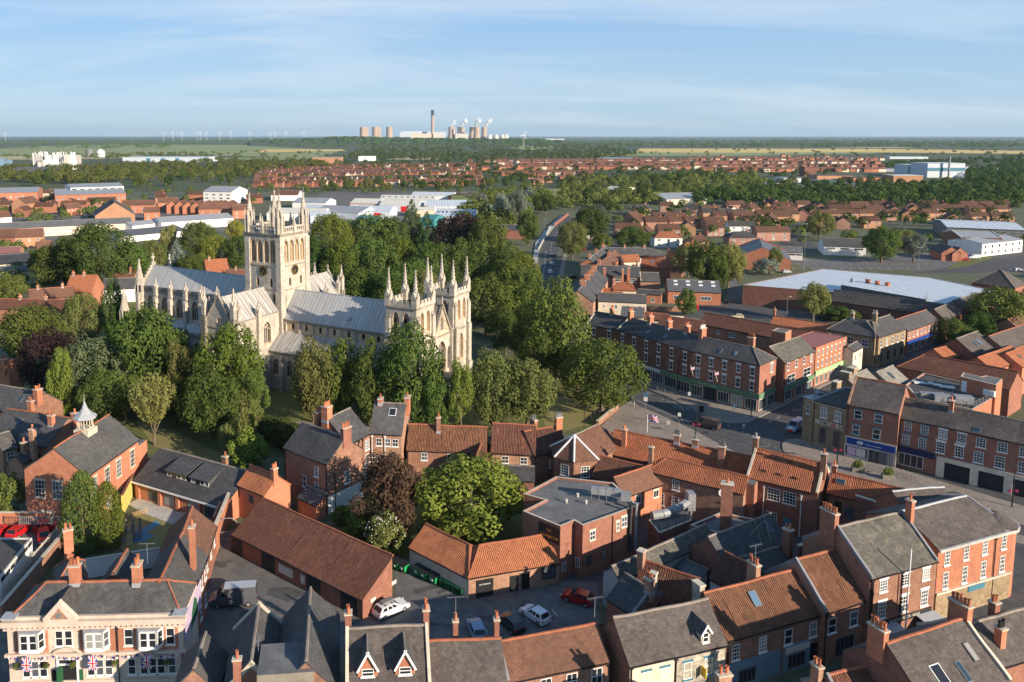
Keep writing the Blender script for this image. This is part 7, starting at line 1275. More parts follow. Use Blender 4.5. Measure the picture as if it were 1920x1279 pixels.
EST=[(1178,445,-.10,15,9,0,'wide brick house with white windows nearest the road, left of white gable','brick_orange','tile_brown'),(1255,447,0,13,8,0,'brown-roofed house with small white porch gable','brick_orange','tile_brown'),(1222,452,1.1,10,7,0,'low brick gable between wide brick house and porch house','brick_orange','tile_brown'),(1253,464,0,15,9,1,'white-fronted house with bright orange hipped roof','render_white','pantile_bright'),(1208,430,.9,16,9,0,'long gabled brick house running back from the road','brick_orange','tile_brown'),(1195,420,.9,14,8,0,'second gabled brick house behind the long one','brick_orange','tile_brown'),(1303,440,1.3,13,9,0,'plain brick gable wall house in estate middle','brick_tan','tile_brown'),(1342,443,0,10,8,0,'small brick house with three windows right of gable wall','brick_orange','tile_brown'),(1392,440,0,16,8,0,'white semi-detached house with grey roof','render_white','slate_grey'),(1393,464,0,15,9,1,'grey hipped brick semi with white bays','brick_orange','slate_grey'),(1450,452,0,19,8,0,'wide brick house with white central porch','brick_orange','tile_brown'),(1318,472,.8,14,8,0,'brown gabled bungalow beside grey hipped semi','brick_tan','tile_brown'),(1295,487,.1,8,7,1,'little cream house with orange roof among birches','render_cream','pantile_bright'),(1250,398,-.2,10,8,0,'tan gabled house at back of estate, left','brick_tan','tile_brown'),(1208,404,.3,12,8,0,'white and tan house beside dark conifer','brick_tan','slate_grey'),(1297,405,-.4,11,8,0,'tan house with grey roof, back row middle','brick_tan','slate_grey'),(1282,415,0,13,8,0,'grey roofed brick house in second row','brick_orange','slate_grey'),(1335,412,0,13,8,0,'tan house behind white semi','brick_tan','slate_grey'),(1362,412,.2,11,8,0,'small grey roofed house left of white box','brick_tan','slate_grey'),(1385,415,0,14,8,0,'brick house with white first-floor box','brick_orange','slate_grey'),(1418,404,.7,12,8,0,'red-roofed gabled house at estate back','brick_tan','tile_brown'),(1440,415,0,15,8,0,'brown-roofed long house right of estate lane','brick_tan','tile_brown'),(1455,425,1.0,12,8,0,'orange gable facing left in estate','brick_tan','tile_brown'),(1475,408,.1,13,8,0,'tan house with red roof by the tree gap','brick_tan','tile_brown')]
for px,py,rot,L,d,hp,lab,wm,rm in EST:house(px,py,rot,L,d,5.2,3.0,lab,g,bool(hp),3,wm,rm)
rr=random.Random(11);k=0
for row,(y0,x0,x1,st)in enumerate(((396,1470,1900,34),(404,1500,1905,36),(414,1480,1760,38),(428,1555,1640,40),(420,1800,1915,40))):
 x=x0
 while x<x1:
  ga=rr.random()<.28;house(x+rr.uniform(-4,4),y0+rr.uniform(-1.5,1.5),(1.2 if ga else rr.uniform(-.12,.12)),rr.choice((11,13,15)),8,5,2.8,'tan brick house with dark red roof in the rows before the long tree belt','red-roofed houses before the tree belt',False,2,'brick_tan' if rr.random()<.6 else 'brick_orange','tile_brown',rr.random()<.4);x+=st*rr.uniform(.9,1.15);k+=1
def estate(pts,n,seed,label,group,rot,L=(9,14),gap=9,mats=('brick_house','brick_orange'),wh=.08,rm='tile_far'):
 q=random.Random(seed)
 for x,y in scatter(pts,n,seed,gap):house(x,y,rot+q.choice((0,0,0,1.57))+q.uniform(-.1,.1),q.choice(L),8,5,3,label,group,False,0,'render_cream' if q.random()<wh else q.choice(mats),rm,q.random()<.6)
def rows(y0,y1,n,x0,x1,step,rot,label,group,L=10,dy=0,seed=1,rm='tile_far'):
 q=random.Random(seed)
 for i in range(n):
  y=y0+(y1-y0)*i/max(1,n-1);x=x0+q.uniform(0,4)
  while x<x1:house(x,y+dy*(x-x0)/(x1-x0)+q.uniform(-.2,.2),rot,L,8,5.2,3,label,group,False,0,q.choice(('brick_house','brick_house','brick_orange','render_cream')),rm,True);x+=step*q.uniform(.96,1.1)
rows(345,333,2,560,850,9.6,-.35,'slate-roofed terraced house in the long street behind the white sheds','long terraces behind the white sheds',10,-6,3,'slate_grey')
rows(330,322,2,500,700,11,-.2,'red terraced house up the hill behind the white sheds','hillside terraces behind the white sheds',10,-2,4)
rows(318,304,4,980,1300,11.5,-.05,'small red house in the dense far estate right of the road','dense far estate right of the road',12,0,5)
rows(316,302,3,1305,1490,12,.05,'small red house in the far estate below the golden field','far estate below the golden field',12,0,6)
estate([(1100,300),(1500,292),(1640,298),(1640,312),(1300,302)],34,8,'pink-brick detached house along the far edge of town','houses along the far edge of town',.2,gap=10,mats=('brick_tan','brick_tan'))
estate([(480,340),(500,312),(720,318),(700,330),(560,352)],24,9,'red-roofed house among trees beyond the tower pinnacles','houses beyond the tower pinnacles',-.3,gap=13)
estate([(860,306),(960,300),(1000,322),(900,320)],14,10,'orange-roofed house at the edge of the large dark wood','houses beside the dark wood',.1,gap=11,mats=('brick_tan','brick_orange'))
estate([(980,335),(1060,322),(1090,345),(1010,352)],9,12,'brown-roofed bungalow left of the trees beyond the bridge','bungalows beyond the bridge',.2,gap=15)
rows(352,318,5,480,900,13,-.3,'brown terraced house between the white sheds and the college','terraces between white sheds and college',11,-5,13)
rows(322,300,4,1320,1660,13,.05,'small house in the far estate above the works','far estate above the works',12,1,14);rows(330,306,3,930,1110,14,-.05,'small house left in the dense far estate','left part of the far estate',12,0,15)
estate([(0,412),(0,372),(110,370),(260,378),(250,372),(480,368),(480,385),(330,378),(120,400)],30,16,'brick house among the streets around the apartment blocks','streets around the apartment blocks',.1,gap=16,rm='tile_brown')
estate([(1190,395),(1480,390),(1480,432),(1220,440)],18,17,'brick house filling the estate right of the road bridge','infill houses right of the road bridge',.1,gap=22,mats=('brick_tan','brick_orange'),rm='tile_brown')
n_h=sum(1 for o in bpy.data.objects if o.get('category')=='house')
FARH.sort(key=lambda q:-q[0][1])
for a,k in FARH[:292-n_h]:house_(*a,**k)
mass=MB()
for a,k in FARH[292-n_h:]:
 px,py,rot,L,d,he,rise=a[:7];b=P(px,py);wm=a[11]if len(a)>11 else 'brick_house';rm=a[12]if len(a)>12 else 'tile_far';c,s=math.cos(rot),math.sin(rot);mats_=['brick_house','brick_orange','render_cream','brick_tan','tile_far','slate_grey']
 f=lambda x,y,z:(b.x+x*c-y*s,b.y+x*s+y*c,z);h=L/2;w_=mats_.index(wm)if wm else 0;r_=mats_.index(rm)if rm else 4;q_=[f(-h,0,0),f(h,0,0),f(h,d,0),f(-h,d,0)];t_=[(x,y,he)for x,y,_ in q_];ra,rb=f(-h-.2,d/2,he+rise),f(h+.2,d/2,he+rise)
 for i in range(4):j=(i+1)%4;mass.poly([q_[i],q_[j],t_[j],t_[i]],w_)
 mass.poly([t_[0],t_[3],ra],w_);mass.poly([t_[1],t_[2],rb],w_);mass.slab([f(-h-.2,-.3,he-.1),f(h+.2,-.3,he-.1),rb,ra],.15,r_);mass.slab([f(h+.2,d+.3,he-.1),f(-h-.2,d+.3,he-.1),ra,rb],.15,r_)
mo=mass.build('distant_houses',['brick_house','brick_orange','render_cream','brick_tan','tile_far','slate_grey']);mo['kind']='stuff';mo['label']='far rooftops of the dense estates at the edge of town';mo['category']='houses'
# ---------------------------------------------------------------- far industry
def blk(name,label,px0,px1,by,ty,dep,wm,rm='metal_white',cat='factory',pitch=None):
 a,b=P(px0,by),P(px1,by);h=hgt(a,ty);rot=math.atan2(b.y-a.y,b.x-a.x);L=(b-a).length;o=tag(empty(name,tuple(a),rot),label,cat);w=MB();w.box(0,L,0,dep,-.5,h-.3);w.build('wall',[wm],o)
 r=MB();r.box(-.4,L+.4,-.4,dep+.4,h-.3,h);r.build('roof',[rm],o);return o,L,h
o,L,h=blk('factory','white and blue distribution warehouse beyond the left woodland',230,390,304,295,90,'metal_white')
for u in(.28,.45,.62,.95):part_box(o,'blue_panel',L*u,L*u+9,-.5,-.02,0,h*.8,'paint_teal')
o,L,h=blk('college','low modern college with orange panels and white end block',585,640,307,295,40,'brick_tan','metal_grey','college');blk('college','white cubic end of the modern college',672,703,302,293,40,'render_white','metal_white','college')
o,L,h=blk('mill','white tower mill with blue band among trees on the right',1702,1738,330,309,35,'metal_white','metal_white','mill');o,L,h=blk('mill','larger white mill block with teal stripe and tall flue',1738,1808,333,306,40,'metal_white','metal_white','mill');part_box(o,'teal_band',-.1,L+.1,-.4,-.02,h*.45,h*.68,'paint_teal')
a=MB();a.bar((0,0,0),(0,0,h*1.5),1.3,0,10);a.build('flue',['galvanised'],o,(L*.5,-6,0))
blk('brewery','dark red brick brewery tower on the right',1508,1531,331,313,16,'brick_dark','brick_dark','brewery');o,L,h=blk('brewery','brown timbered works hall right of the brewery',1675,1730,342,329,26,'brick_tan','metal_cream','works')
for x0,x1,by,ty,wm,rm,lab in((1470,1502,342,334,'render_white','metal_grey','white works building left of the brewery tower'),(1532,1600,338,329,'brick_tan','slate_brown','jumble of slate works roofs beside the brewery tower'),(1600,1672,341,333,'brick_orange','slate_brown','long works range between brewery and mill'),(1430,1465,352,344,'render_cream','metal_white','white yard sheds at left of the works'),(1528,1580,346,339,'bin_dark_green','metal_dark','dark green works sheds under brewery'),(1580,1700,322,317,'metal_grey','metal_grey','long grey distribution roof behind the brewery'),(1810,1900,320,313,'metal_white','metal_grey','pale long warehouse right of the white mill'),(1120,1190,299,295,'paint_bluegrey','metal_dark','long dark-roofed primary school on the far edge of town'),(1668,1740,298,294,'metal_white','metal_white','thin white glasshouse roofs beyond the far estate'),(1022,1058,263,260,'metal_white','metal_white','tiny white factory on the horizon, right of turbine')):
 blk('works',lab,x0,x1,by,ty,30,wm,rm,'works')
o,L,h=blk('plant','white riverside chemical plant with many thin stacks, far left',63,140,318,291,30,'concrete','concrete','chemical plant')
q=random.Random(5)
for i in range(34):a=MB();u=q.uniform(0,L);z=h*q.uniform(.95,1.25);rr_=q.uniform(.6,2.2);a.bar((u,q.uniform(-8,20),0),(u,0,z),rr_,0,7);a.build('stack',['paint_white'],o)
for i in range(14):u=q.uniform(0,L*.92);part_box(o,'process_block',u,u+q.uniform(4,10),-q.uniform(2,9),0,0,h*q.uniform(.4,1.05),q.choice(('paint_white','galvanised','paint_offwhite')))
blk('shed','dark grey ribbed shed in front of the chemical plant',25,88,331,315,40,'metal_dark','metal_dark','shed');blk('shed','long brown sheds right of the dark ribbed shed',90,157,333,323,40,'brick_dark','slate_brown','shed')
b=P(189,294);o=tag(empty('silo',tuple(b)),'white conical-roofed silo right of the chemical plant','silo');z=hgt(b,279);a=MB();a.cone(0,0,0,z*.7,11,11,18);a.build('drum',['paint_white'],o);a=MB();a.cone(0,0,z*.7,z,11.3,.5,18);a.build('roof',['paint_white'],o)
b=P(168,294);a=MB();a.cone(0,0,0,hgt(b,280),10,10,16);tag(a.build('silo',['paint_grey'],None,b),'grey cylindrical silos beside the white conical one','silo')
# power station on the skyline
D=7250.0
def far(px,dd=0):return Vector(((px-CX)/F*(D+dd),(D+dd),0))
o=tag(empty('power_station',tuple(far(790))),'pale power station halls below the tall chimney on the horizon','power station')
def farbox(par,nm,x0,x1,ty,dd,dep,m):
 a0,a1=far(x0,dd),far(x1,dd);z=hgt(a0,ty);a=MB();a.box(a0.x-par.location.x,a1.x-par.location.x,dd,dd+dep,-2,z);a.build(nm,[m],par)
farbox(o,'boiler_house',750,836,247.3,60,90,'metal_white');farbox(o,'turbine_hall',771,809,250.6,-60,60,'render_cream');farbox(o,'annexe',812,828,250.8,-70,50,'render_cream');farbox(o,'boiler_roof',757,793,246.6,62,60,'paint_white');farbox(o,'store',854,877,250.6,-200,80,'paint_offwhite')
b=far(811);zt=hgt(b,206.3);a=MB();a.lathe([(17,-2),(14.5,zt*.3),(13.5,zt*.83)],20);ch=tag(empty('power_station_chimney',tuple(b)),'very tall concrete chimney with dark top on the horizon','chimney');a.build('shaft',['tower_concrete'],ch,smooth=True)
a=MB();a.lathe([(14.2,zt*.83),(14.2,zt),(11,zt),(11,zt-8)],20);a.build('cap',['tower_cap'],ch)
prof=[(1.0,0),(.86,.18),(.745,.42),(.69,.64),(.685,.78),(.70,.9),(.725,1.0),(.68,1.0),(.66,.85)]
tm=MB();tm.lathe([(r,z)for r,z in prof],28);tme=tm.mesh('cooling_tower',['tower_concrete'],smooth=True,uv=False)
for i,(px,dd,w)in enumerate(((681,0,15),(687,260,14),(704,0,16),(710,260,14),(730.5,-60,16),(845,250,13),(849,420,12),(862,200,14),(866,80,14),(884,250,13),(893,-60,15.5),(907,-30,14))):
 b=far(px,dd);z=hgt(b,238.2);r=w/2/F*D;q=inst('cooling_tower',tme,None,tuple(b),0,(r*1.02,r*1.02,z))
 tag(q,['leftmost cooling tower of the left-hand group','cooling tower half hidden behind the leftmost one','second broad cooling tower from the left','cooling tower hidden behind the second broad one','third broad cooling tower, nearest left of the white halls','thin cooling tower just right of the tall chimney','cooling tower behind the thin one right of chimney','steaming cooling tower, left of pair right of chimney','front cooling tower behind the pale store','cooling tower behind the broad steaming one','broad steaming cooling tower in the right-hand group','rightmost cooling tower, beside the white domes'][i],'cooling tower','power station cooling towers')
dm=MB();dm.lathe([(1,0),(1,.25),(.92,.5),(.72,.78),(.4,.95),(.001,1)],20);dme=dm.mesh('dome',['paint_offwhite'],smooth=True,uv=False)
for px,lab in((917,'leftmost white biomass dome beside the cooling towers'),(929,'middle white biomass dome'),(941,'third white biomass dome'),(948,'small rightmost white biomass dome')):b=far(px,-100);tag(inst('storage_dome',dme,None,tuple(b),0,(26,26,hgt(b,251.5))),lab,'dome','biomass domes')
m,N_,L_,b_=newmat('steam');b_.inputs['Base Color'].default_value=(.95,.95,.95,1);b_.inputs['Roughness'].default_value=1;b_.inputs['Alpha'].default_value=.22;b_.inputs['Specular IOR Level'].default_value=0
q=random.Random(3)
for px,n,lab in((847,3,'faint steam above the thin cooling tower'),(864,7,'white steam plume drifting from the middle cooling towers'),(891,9,'tallest steam plume over the broad cooling tower'),(909,7,'steam plume above the rightmost cooling tower')):
 a=MB();b=far(px,100)
 for i in range(n):
  t=i/n;bm=bmesh.new();bmesh.ops.create_icosphere(bm,subdivisions=2,radius=1);r=14+10*t;c=Vector((t*40+q.uniform(-14,14),q.uniform(-20,20),150+t*52));off=len(a.v)
  sh=[q.uniform(.7,1.25)for _ in bm.verts];a.v+=[tuple(c+v.co*r*s)for v,s in zip(bm.verts,sh)];bm.verts.ensure_lookup_table()
  for f in bm.faces:a.f.append(tuple(off+v.index for v in f.verts));a.m.append(0)
  bm.free()
 s_=a.build('steam',['steam'],None,b,smooth=True);s_['kind']='stuff';s_['label']=lab;s_['category']='steam'
 # wind turbines
def turbine(px,by,hub,bl,label,group,ang,dist=None):
 b=P(px,by)if dist is None else Vector(((px-CX)/F*dist,dist,0));z=hgt(b,hub);r=abs(hgt(b,hub-bl)-z);o=tag(empty('wind_turbine',tuple(b),rad(15)),label,'wind turbine',group)
 a=MB();a.bar((0,0,0),(0,0,z),z*.022,0,10,z*.013);a.build('tower',['paint_offwhite'],o);a=MB();a.box(-z*.02,z*.02,-z*.05,z*.05,z-z*.02,z+z*.025);a.build('nacelle',['paint_white'],o)
 for k in range(3):
  t=ang+k*2.0944;e=Vector((math.sin(t),0,math.cos(t)));p_=Vector((e.z,0,-e.x));c=Vector((0,-z*.06,z));w=r*.045;a=MB();a.ext([c-p_*w*.5,c+e*r*.2-p_*w,c+e*r,c+e*r*.2+p_*w*.6,c+p_*w*.5],0,(0,r*.02,0));a.build('blade',['paint_white'],o)
turbine(982,276,254.2,12,'nearest white wind turbine, right of the power station',None,.45)
for i,x in enumerate((15,310,327,344,373,379,390,414,435,470,509,518,538,571,1030,1084,1104,1137,1192,1278)):
 turbine(x,0,(250 if i<14 else 252.5)-(i%3)*.5,6.2 if i<14 else 3.5,('lone distant wind turbine at the far left edge' if i==0 else 'tiny white wind turbine on the left skyline' if i<14 else 'faint white wind turbine on the right skyline'),'far wind turbines',i*.7,9000 if i<14 else 14000)
 # ---------------------------------------------------------------- ground, streets, water
def sheet(name,pts,z,mat,kind='structure',world=False,thick=None,label=None):
 q=[Vector((*p,z))if world else P(p[0],p[1],z)for p in pts];ar=sum(a.x*b.y-b.x*a.y for a,b in zip(q,q[1:]+q[:1]))
 if ar<0:q.reverse()
 m=MB()
 if thick:m.prism([(v.x,v.y)for v in q],z-thick,z,1,0)
 else:m.poly(q)
 o=m.build(name,[mat,'kerb']if thick else[mat]);o['kind']=kind
 if label:o['label']=label;
 return o
sheet('ground',[(-30000,-300),(30000,-300),(30000,45000),(-30000,45000)],-0.03,'earth',world=True)
sheet('town_ground',[(-420,-60),(420,-60),(640,980),(-520,820)],0.0,'town_ground',world=True)
sheet('road',[(1008,640),(985,610),(1012,560),(1012,500),(1018,455),(1040,425),(1058,405),(1070,405),(1068,425),(1050,455),(1046,480),(1060,520),(1082,560),(1098,600),(1110,660),(1200,700),(1320,745),(1430,778),(1500,742),(1600,692),(1700,650),(1770,622),(1800,640),(1700,690),(1620,720),(1530,800),(1640,870),(1930,930),(1930,1010),(1560,930),(1400,880),(1290,820),(1180,756),(1090,700)],0.012,'asphalt')
sheet('pavement',[(1098,655),(1104,660),(1210,727),(1280,757),(1335,784),(1362,793),(1402,792),(1460,765),(1520,735),(1600,697),(1590,680),(1480,725),(1425,745),(1330,720),(1180,680)],0.14,'paving',thick=.14)
sheet('pavement',[(1126,800),(1160,764),(1180,752),(1189,757),(1240,779),(1296,804),(1350,833),(1413,864),(1400,900),(1300,880),(1180,850)],0.135,'paving',thick=.135)
sheet('pavement',[(1466,832),(1474,824),(1500,822),(1512,826),(1590,850),(1690,880),(1940,955),(1940,990),(1800,952),(1700,925),(1600,900),(1540,882),(1482,858),(1468,844)],0.14,'paving',thick=.14)
sheet('pavement',[(1470,885),(1560,905),(1700,945),(1940,1010),(1940,1025),(1690,965),(1540,930)],0.14,'paving',thick=.14)
sheet('pavement',[(1042,540),(1060,460),(1064,470),(1052,545)],0.14,'paving',thick=.14)
sheet('pavement',[(1003,520),(1012,462),(1036,428),(1056,406),(1053,403),(1028,425),(1004,455),(994,520)],0.4,'concrete',thick=.4)
for pts in(((1148,745),(1156,744),(1208,767),(1198,770)),((1383,845-40),(1392,803),(1396,806),(1388,809))):
 pass
def dash(x0,y0,x1,y1,n,w=.14,l=.45,name='road_marking',z=.018):
 a,b=P(x0,y0,z),P(x1,y1,z);e=b-a;p=Vector((-e.y,e.x,0)).normalized()*w/2;m=MB()
 for k in range(n):s,t=a+e*(k/n),a+e*((k+l)/n);m.poly([s-p,t-p,t+p,s+p])
 o=m.build(name,['road_paint']);o['kind']='structure'
dash(1240,748,1390,808,12);dash(1390,808,1520,872,12);dash(1440,792,1500,764,4);dash(1100,690,1230,742,9);dash(1034,455,1030,540,10,.2);dash(1024,470,1016,540,1,.15,1.0);dash(1048,430,1036,452,4,.2);dash(1186,747,1292,793,1,.1,1.0);dash(1540,868,1930,962,18)
for a_,b_ in(((1262,757),(1272,761)),((1272,761),(1282,768)),):dash(*a_,*b_,1,.1,1)
dash(1258,759,1285,770,1,.12,1.0);dash(1262,754,1290,766,1,.12,1.0)
sheet('yard',[(405,990),(440,1000),(690,1130),(742,1125),(740,1040),(770,1050),(880,1120),(1060,1090),(1120,1090),(1125,1170),(900,1220),(640,1220),(560,1260),(330,1290),(345,1150),(390,1050)],0.008,'asphalt_yard')
sheet('yard_patch',[(505,1102),(545,1100),(575,1112),(540,1128),(500,1116)],0.014,'asphalt')
sheet('lane',[(-60,1200),(110,1010),(250,985),(140,965),(-60,985),(-150,1010)],0.008,'asphalt_yard');sheet('street',[(-200,1300),(1420,1400),(1480,1285),(1950,1110),(1950,1230),(1700,1300),(1500,1450),(-200,1600)],0.010,'asphalt')
sheet('street',[(1860,955),(2100,985),(2100,1250),(1690,1290),(1690,1160)],0.02,'asphalt')
sheet('street',[(-60,1600),(-60,1160),(8,1160),(20,1290),(20,1600)],0.012,'asphalt_yard')
sheet('back_yard',[(1090,890),(1240,940),(1420,980),(1600,1000),(1600,1120),(1330,1120),(1120,1130),(1060,1100),(1020,940)],0.006,'asphalt')
sheet('garden',[(610,960),(700,900),(780,860),(1010,900),(980,1030),(760,1050),(735,1050),(640,1000)],0.006,'lawn')
sheet('churchyard',[(20,680),(240,560),(330,600),(900,700),(1010,640),(1110,700),(1190,745),(1140,800),(1040,812),(760,800),(620,790),(520,850),(410,868),(270,850),(190,790),(80,760)],0.006,'lawn')
sheet('lawn',[(1040,745),(1100,722),(1185,748),(1160,768),(1135,790),(1080,802),(1030,815),(1015,780)],0.012,'lawn_dry');sheet('lawn',[(255,790),(330,808),(390,840),(440,862),(400,872),(290,838)],0.012,'lawn_dry');sheet('lawn',[(18,690),(48,700),(72,770),(40,745)],0.012,'lawn_dry');sheet('lawn',[(492,745),(545,740),(560,790),(515,800)],0.012,'lawn')
sheet('path',[(475,805),(560,790),(700,800),(760,812),(700,806),(560,797),(478,812)],0.016,'paving');sheet('path',[(40,730),(52,745),(110,800),(180,800),(175,808),(95,806),(35,750)],0.016,'paving')
sheet('playground',[(232,990),(262,950),(420,985),(395,1030),(250,1045),(215,1020)],0.010,'lawn_dry');sheet('play_surface',[(222,1012),(250,1002),(292,976),(302,982),(275,998),(290,1004),(270,1015),(232,1019)],0.016,'paint_skyblue');sheet('terrace',[(240,945),(268,930),(420,968),(405,988),(330,985),(268,962)],0.014,'concrete')
sheet('car_park',[(1300,610),(1240,580),(1395,556),(1380,530),(1395,500),(1480,492),(1530,505),(1640,505),(1930,512),(1930,470),(1740,474),(1600,487),(1480,484),(1390,490),(1370,520),(1362,560)],0.010,'asphalt_yard');sheet('car_park',[(1440,612),(1240,588),(1390,562),(1556,598),(1640,612),(1560,618)],0.016,'asphalt')
sheet('access_road',[(1930,500),(1840,512),(1700,512),(1760,505),(1850,480),(1930,470)],0.018,'asphalt');sheet('verge',[(1775,505),(1800,488),(1850,478),(1862,484),(1810,500)],0.022,'lawn')
sheet('estate_road',[(1460,470),(1465,440),(1478,418),(1500,418),(1500,440),(1540,470)],0.012,'asphalt');sheet('estate_road',[(1130,480),(1140,455),(1170,448),(1300,452),(1300,458),(1180,460),(1150,482)],0.012,'asphalt')
sheet('rail_yard',[(880,425),(1000,412),(1010,408),(900,408)],0.012,'concrete');sheet('industrial_yard',[(560,425),(600,360),(880,362),(900,410),(720,420)],0.010,'asphalt_yard');sheet('station_yard',[(-40,470),(-40,400),(260,395),(440,398),(460,430),(250,450)],0.010,'asphalt_yard');sheet('works_yard',[(1430,352),(1480,330),(1700,330),(1700,346)],0.010,'asphalt_yard')
for nm,m,pts,z in(('field','field_green',[(-60,292),(-60,279),(480,274),(640,282),(600,296),(300,290)],.05),('field','field_pale',[(-60,300),(-60,293),(300,291),(200,298)],.07),('field','field_gold',[(470,286),(500,280),(640,280),(650,283)],.09),('field','field_green',[(0,276),(200,271),(480,272),(470,274),(100,278)],.06),('field','field_pale',[(560,262),(640,259),(760,261),(700,264)],.08),('field','field_pale',[(640,272),(700,267.5),(800,268.5),(760,272)],.09),('field','field_green',[(380,300),(420,296),(640,294),(620,299)],.08),('field','field_gold',[(1192,286),(1200,278.5),(1640,279),(1930,283),(1930,288.5),(1600,285.5),(1420,286.5)],.06),('field','field_green',[(1055,293),(1070,285.5),(1420,286.5),(1640,285.6),(1640,288),(1400,292)],.08),('field','field_green',[(960,279),(970,270.5),(1040,271.5),(1030,283)],.07),('field','field_pale',[(1010,272.5),(1040,271.5),(1060,273),(1020,275)],.1),('field','field_pale',[(720,299),(760,295),(860,295),(830,300)],.09),('field','field_pale',[(1560,277),(1600,275.5),(1700,276),(1720,278)],.09)):
 sheet(nm,pts,z,m)
sheet('river',[(-60,312),(-60,297),(10,297),(24,301),(22,308),(10,312)],.1,'river')
# ---------------------------------------------------------------- walls, fences
def wall_px(name,label,p0,p1,h,t,mat,cap=None,base=0.0,cat='wall'):
 a,b=P(*p0),P(*p1);e=b-a;L=math.hypot(e.x,e.y);m=MB();m.box(0,L,0,t,base,h)
 if cap:m.box(-.04,L+.04,-.05,t+.05,h,h+.1,1)
 return tag(m.build(name,[mat,cap or mat],None,(a.x,a.y,0),math.atan2(e.y,e.x)),label,cat)
def fence_px(name,label,p0,p1,h,mat,step=.22,z0=0.0,posts=2.4,bw=.04):
 a,b=P(*p0,z0),P(*p1,z0);e=b-a;L=math.hypot(e.x,e.y);root=tag(empty(name,(a.x,a.y,z0),math.atan2(e.y,e.x)),label,'fence');m=MB()
 for k in range(int(L/step)):m.box(k*step,k*step+bw*1.6,-.015,.015,.1,h)
 for z in(.3,h-.3):m.box(0,L,.016,.05,z,z+.06)
 m.build('palings',[mat],root)
 for k in range(int(L/posts)+1):part_box(root,'post',k*posts-.04,k*posts+.04,.05,.13,0,h,mat)
 return root
wall_px('brick_wall','sunlit orange brick boundary wall in front of the tall hall',(-40,985),(190,985),2.0,.4,'brick_orange','stone_trim')
fence_px('palisade_fence','grey palisade fence standing on the wall before the hall',(36,985),(186,985),1.5,'galvanised',.28,1.9)
wall_px('brick_wall','long dark brick wall running down the lane beside the pub',(6,1170),(128,1022),2.4,.4,'brick_brown','stone_trim');fence_px('palisade_fence','pale blue-grey security fence along the white office lane',(-16,1160),(112,1010),2.3,'paint_offwhite',.3)
wall_px('wall','white painted yard wall with a coloured picture behind the pub',(142,1088),(300,1062),2.6,.35,'render_white','stone_trim');wall_px('brick_wall','old orange brick garden wall left of the yard gate',(404,1010),(418,975),3.4,.4,'brick_orange')
wall_px('wall','low brick wall in front of the modern brick office',(1212,583),(1290,585),1.6,.4,'brick_brown','stone_trim');wall_px('wall','long cream yard wall behind the slate terrace',(1212,603),(1282,606),2.2,.3,'render_cream');wall_px('brick_wall','brick churchyard wall along the square, partly planted',(1122,800),(1160,768),1.1,.5,'brick_brown','stone_trim')
wall_px('bridge_parapet','curving pale parapet of the road bridge',(1010,470),(1032,428),1.3,.4,'concrete');wall_px('bridge_parapet','red brick parapet at the crest of the road bridge',(1040,425),(1066,404),2.2,.4,'brick_red')
fence_px('guard_rail','grey pedestrian guard rail along the shopping pavement',(1206,722),(1290,757),1.1,'paint_grey',.5,.14,2.4);fence_px('guard_rail','bowed railing on the pavement in front of chemist',(1625,878),(1720,905),1.0,'galvanised',1.2,.14,2.4)
fence_px('picket_fence','little wooden fence in the nursery playground',(246,971),(278,962),.9,'timber',.25)
g=tag(empty('yard_gate',tuple(P(412,1025)),rad(10)),'tall mesh gate under a hooped arch at the yard end','gate');a=MB()
for k in range(9):a.bar((k*.3,0,0),(k*.3,0,2.2),.03,0,4)
for z in(.1,1.1,2.2):a.bar((0,0,z),(2.4,0,z),.04,0,4)
a.build('gate_leaf',['galvanised'],g);a=MB()
for k in range(10):t0,t1=math.pi*k/10,math.pi*(k+1)/10;a.bar((1.2-1.5*math.cos(t0),0,3.0+1.3*math.sin(t0)),(1.2-1.5*math.cos(t1),0,3.0+1.3*math.sin(t1)),.06,0,5)
a.bar((-.3,0,0),(-.3,0,3),.06,0,5);a.bar((2.7,0,0),(2.7,0,3),.06,0,5);a.build('arch',['galvanised'],g)
rr=random.Random(31)
for(x0,y0,x1,y1),m,n in(((1230,760,1500,850),'asphalt_yard',9),((1110,690,1300,745),'asphalt_yard',5),((400,1040,600,1190),'asphalt',8),((760,1090,1090,1190),'asphalt',9),((1480,494,1760,506),'asphalt',6),((1560,890,1800,930),'asphalt_yard',4)):
 for i in range(n):
  c=P(rr.uniform(x0,x1),rr.uniform(y0,y1),.02+i*.0005);a,w,l=rr.uniform(-.8,.8),rr.uniform(.4,1.3),rr.uniform(.6,4.5);u=Vector((math.cos(a),math.sin(a),0));v=Vector((-u.y,u.x,0));sheet('road_patch',[tuple(c+u*p*l/2+v*q*w/2)[:2]for p,q in((-1,-1),(1,-1),(1,1),(-1,1))],c.z,m,world=True)
for i in range(16):dash(1500+i*16,497,1496+i*16,493,1,.14,1.0,z=.03)
for i in range(14):dash(1490+i*18,506,1485+i*18,501,1,.14,1.0,z=.03)
for i in range(6):dash(905+i*26,1172-i*6,915+i*26,1186-i*6,1,.12,1.0,z=.03)
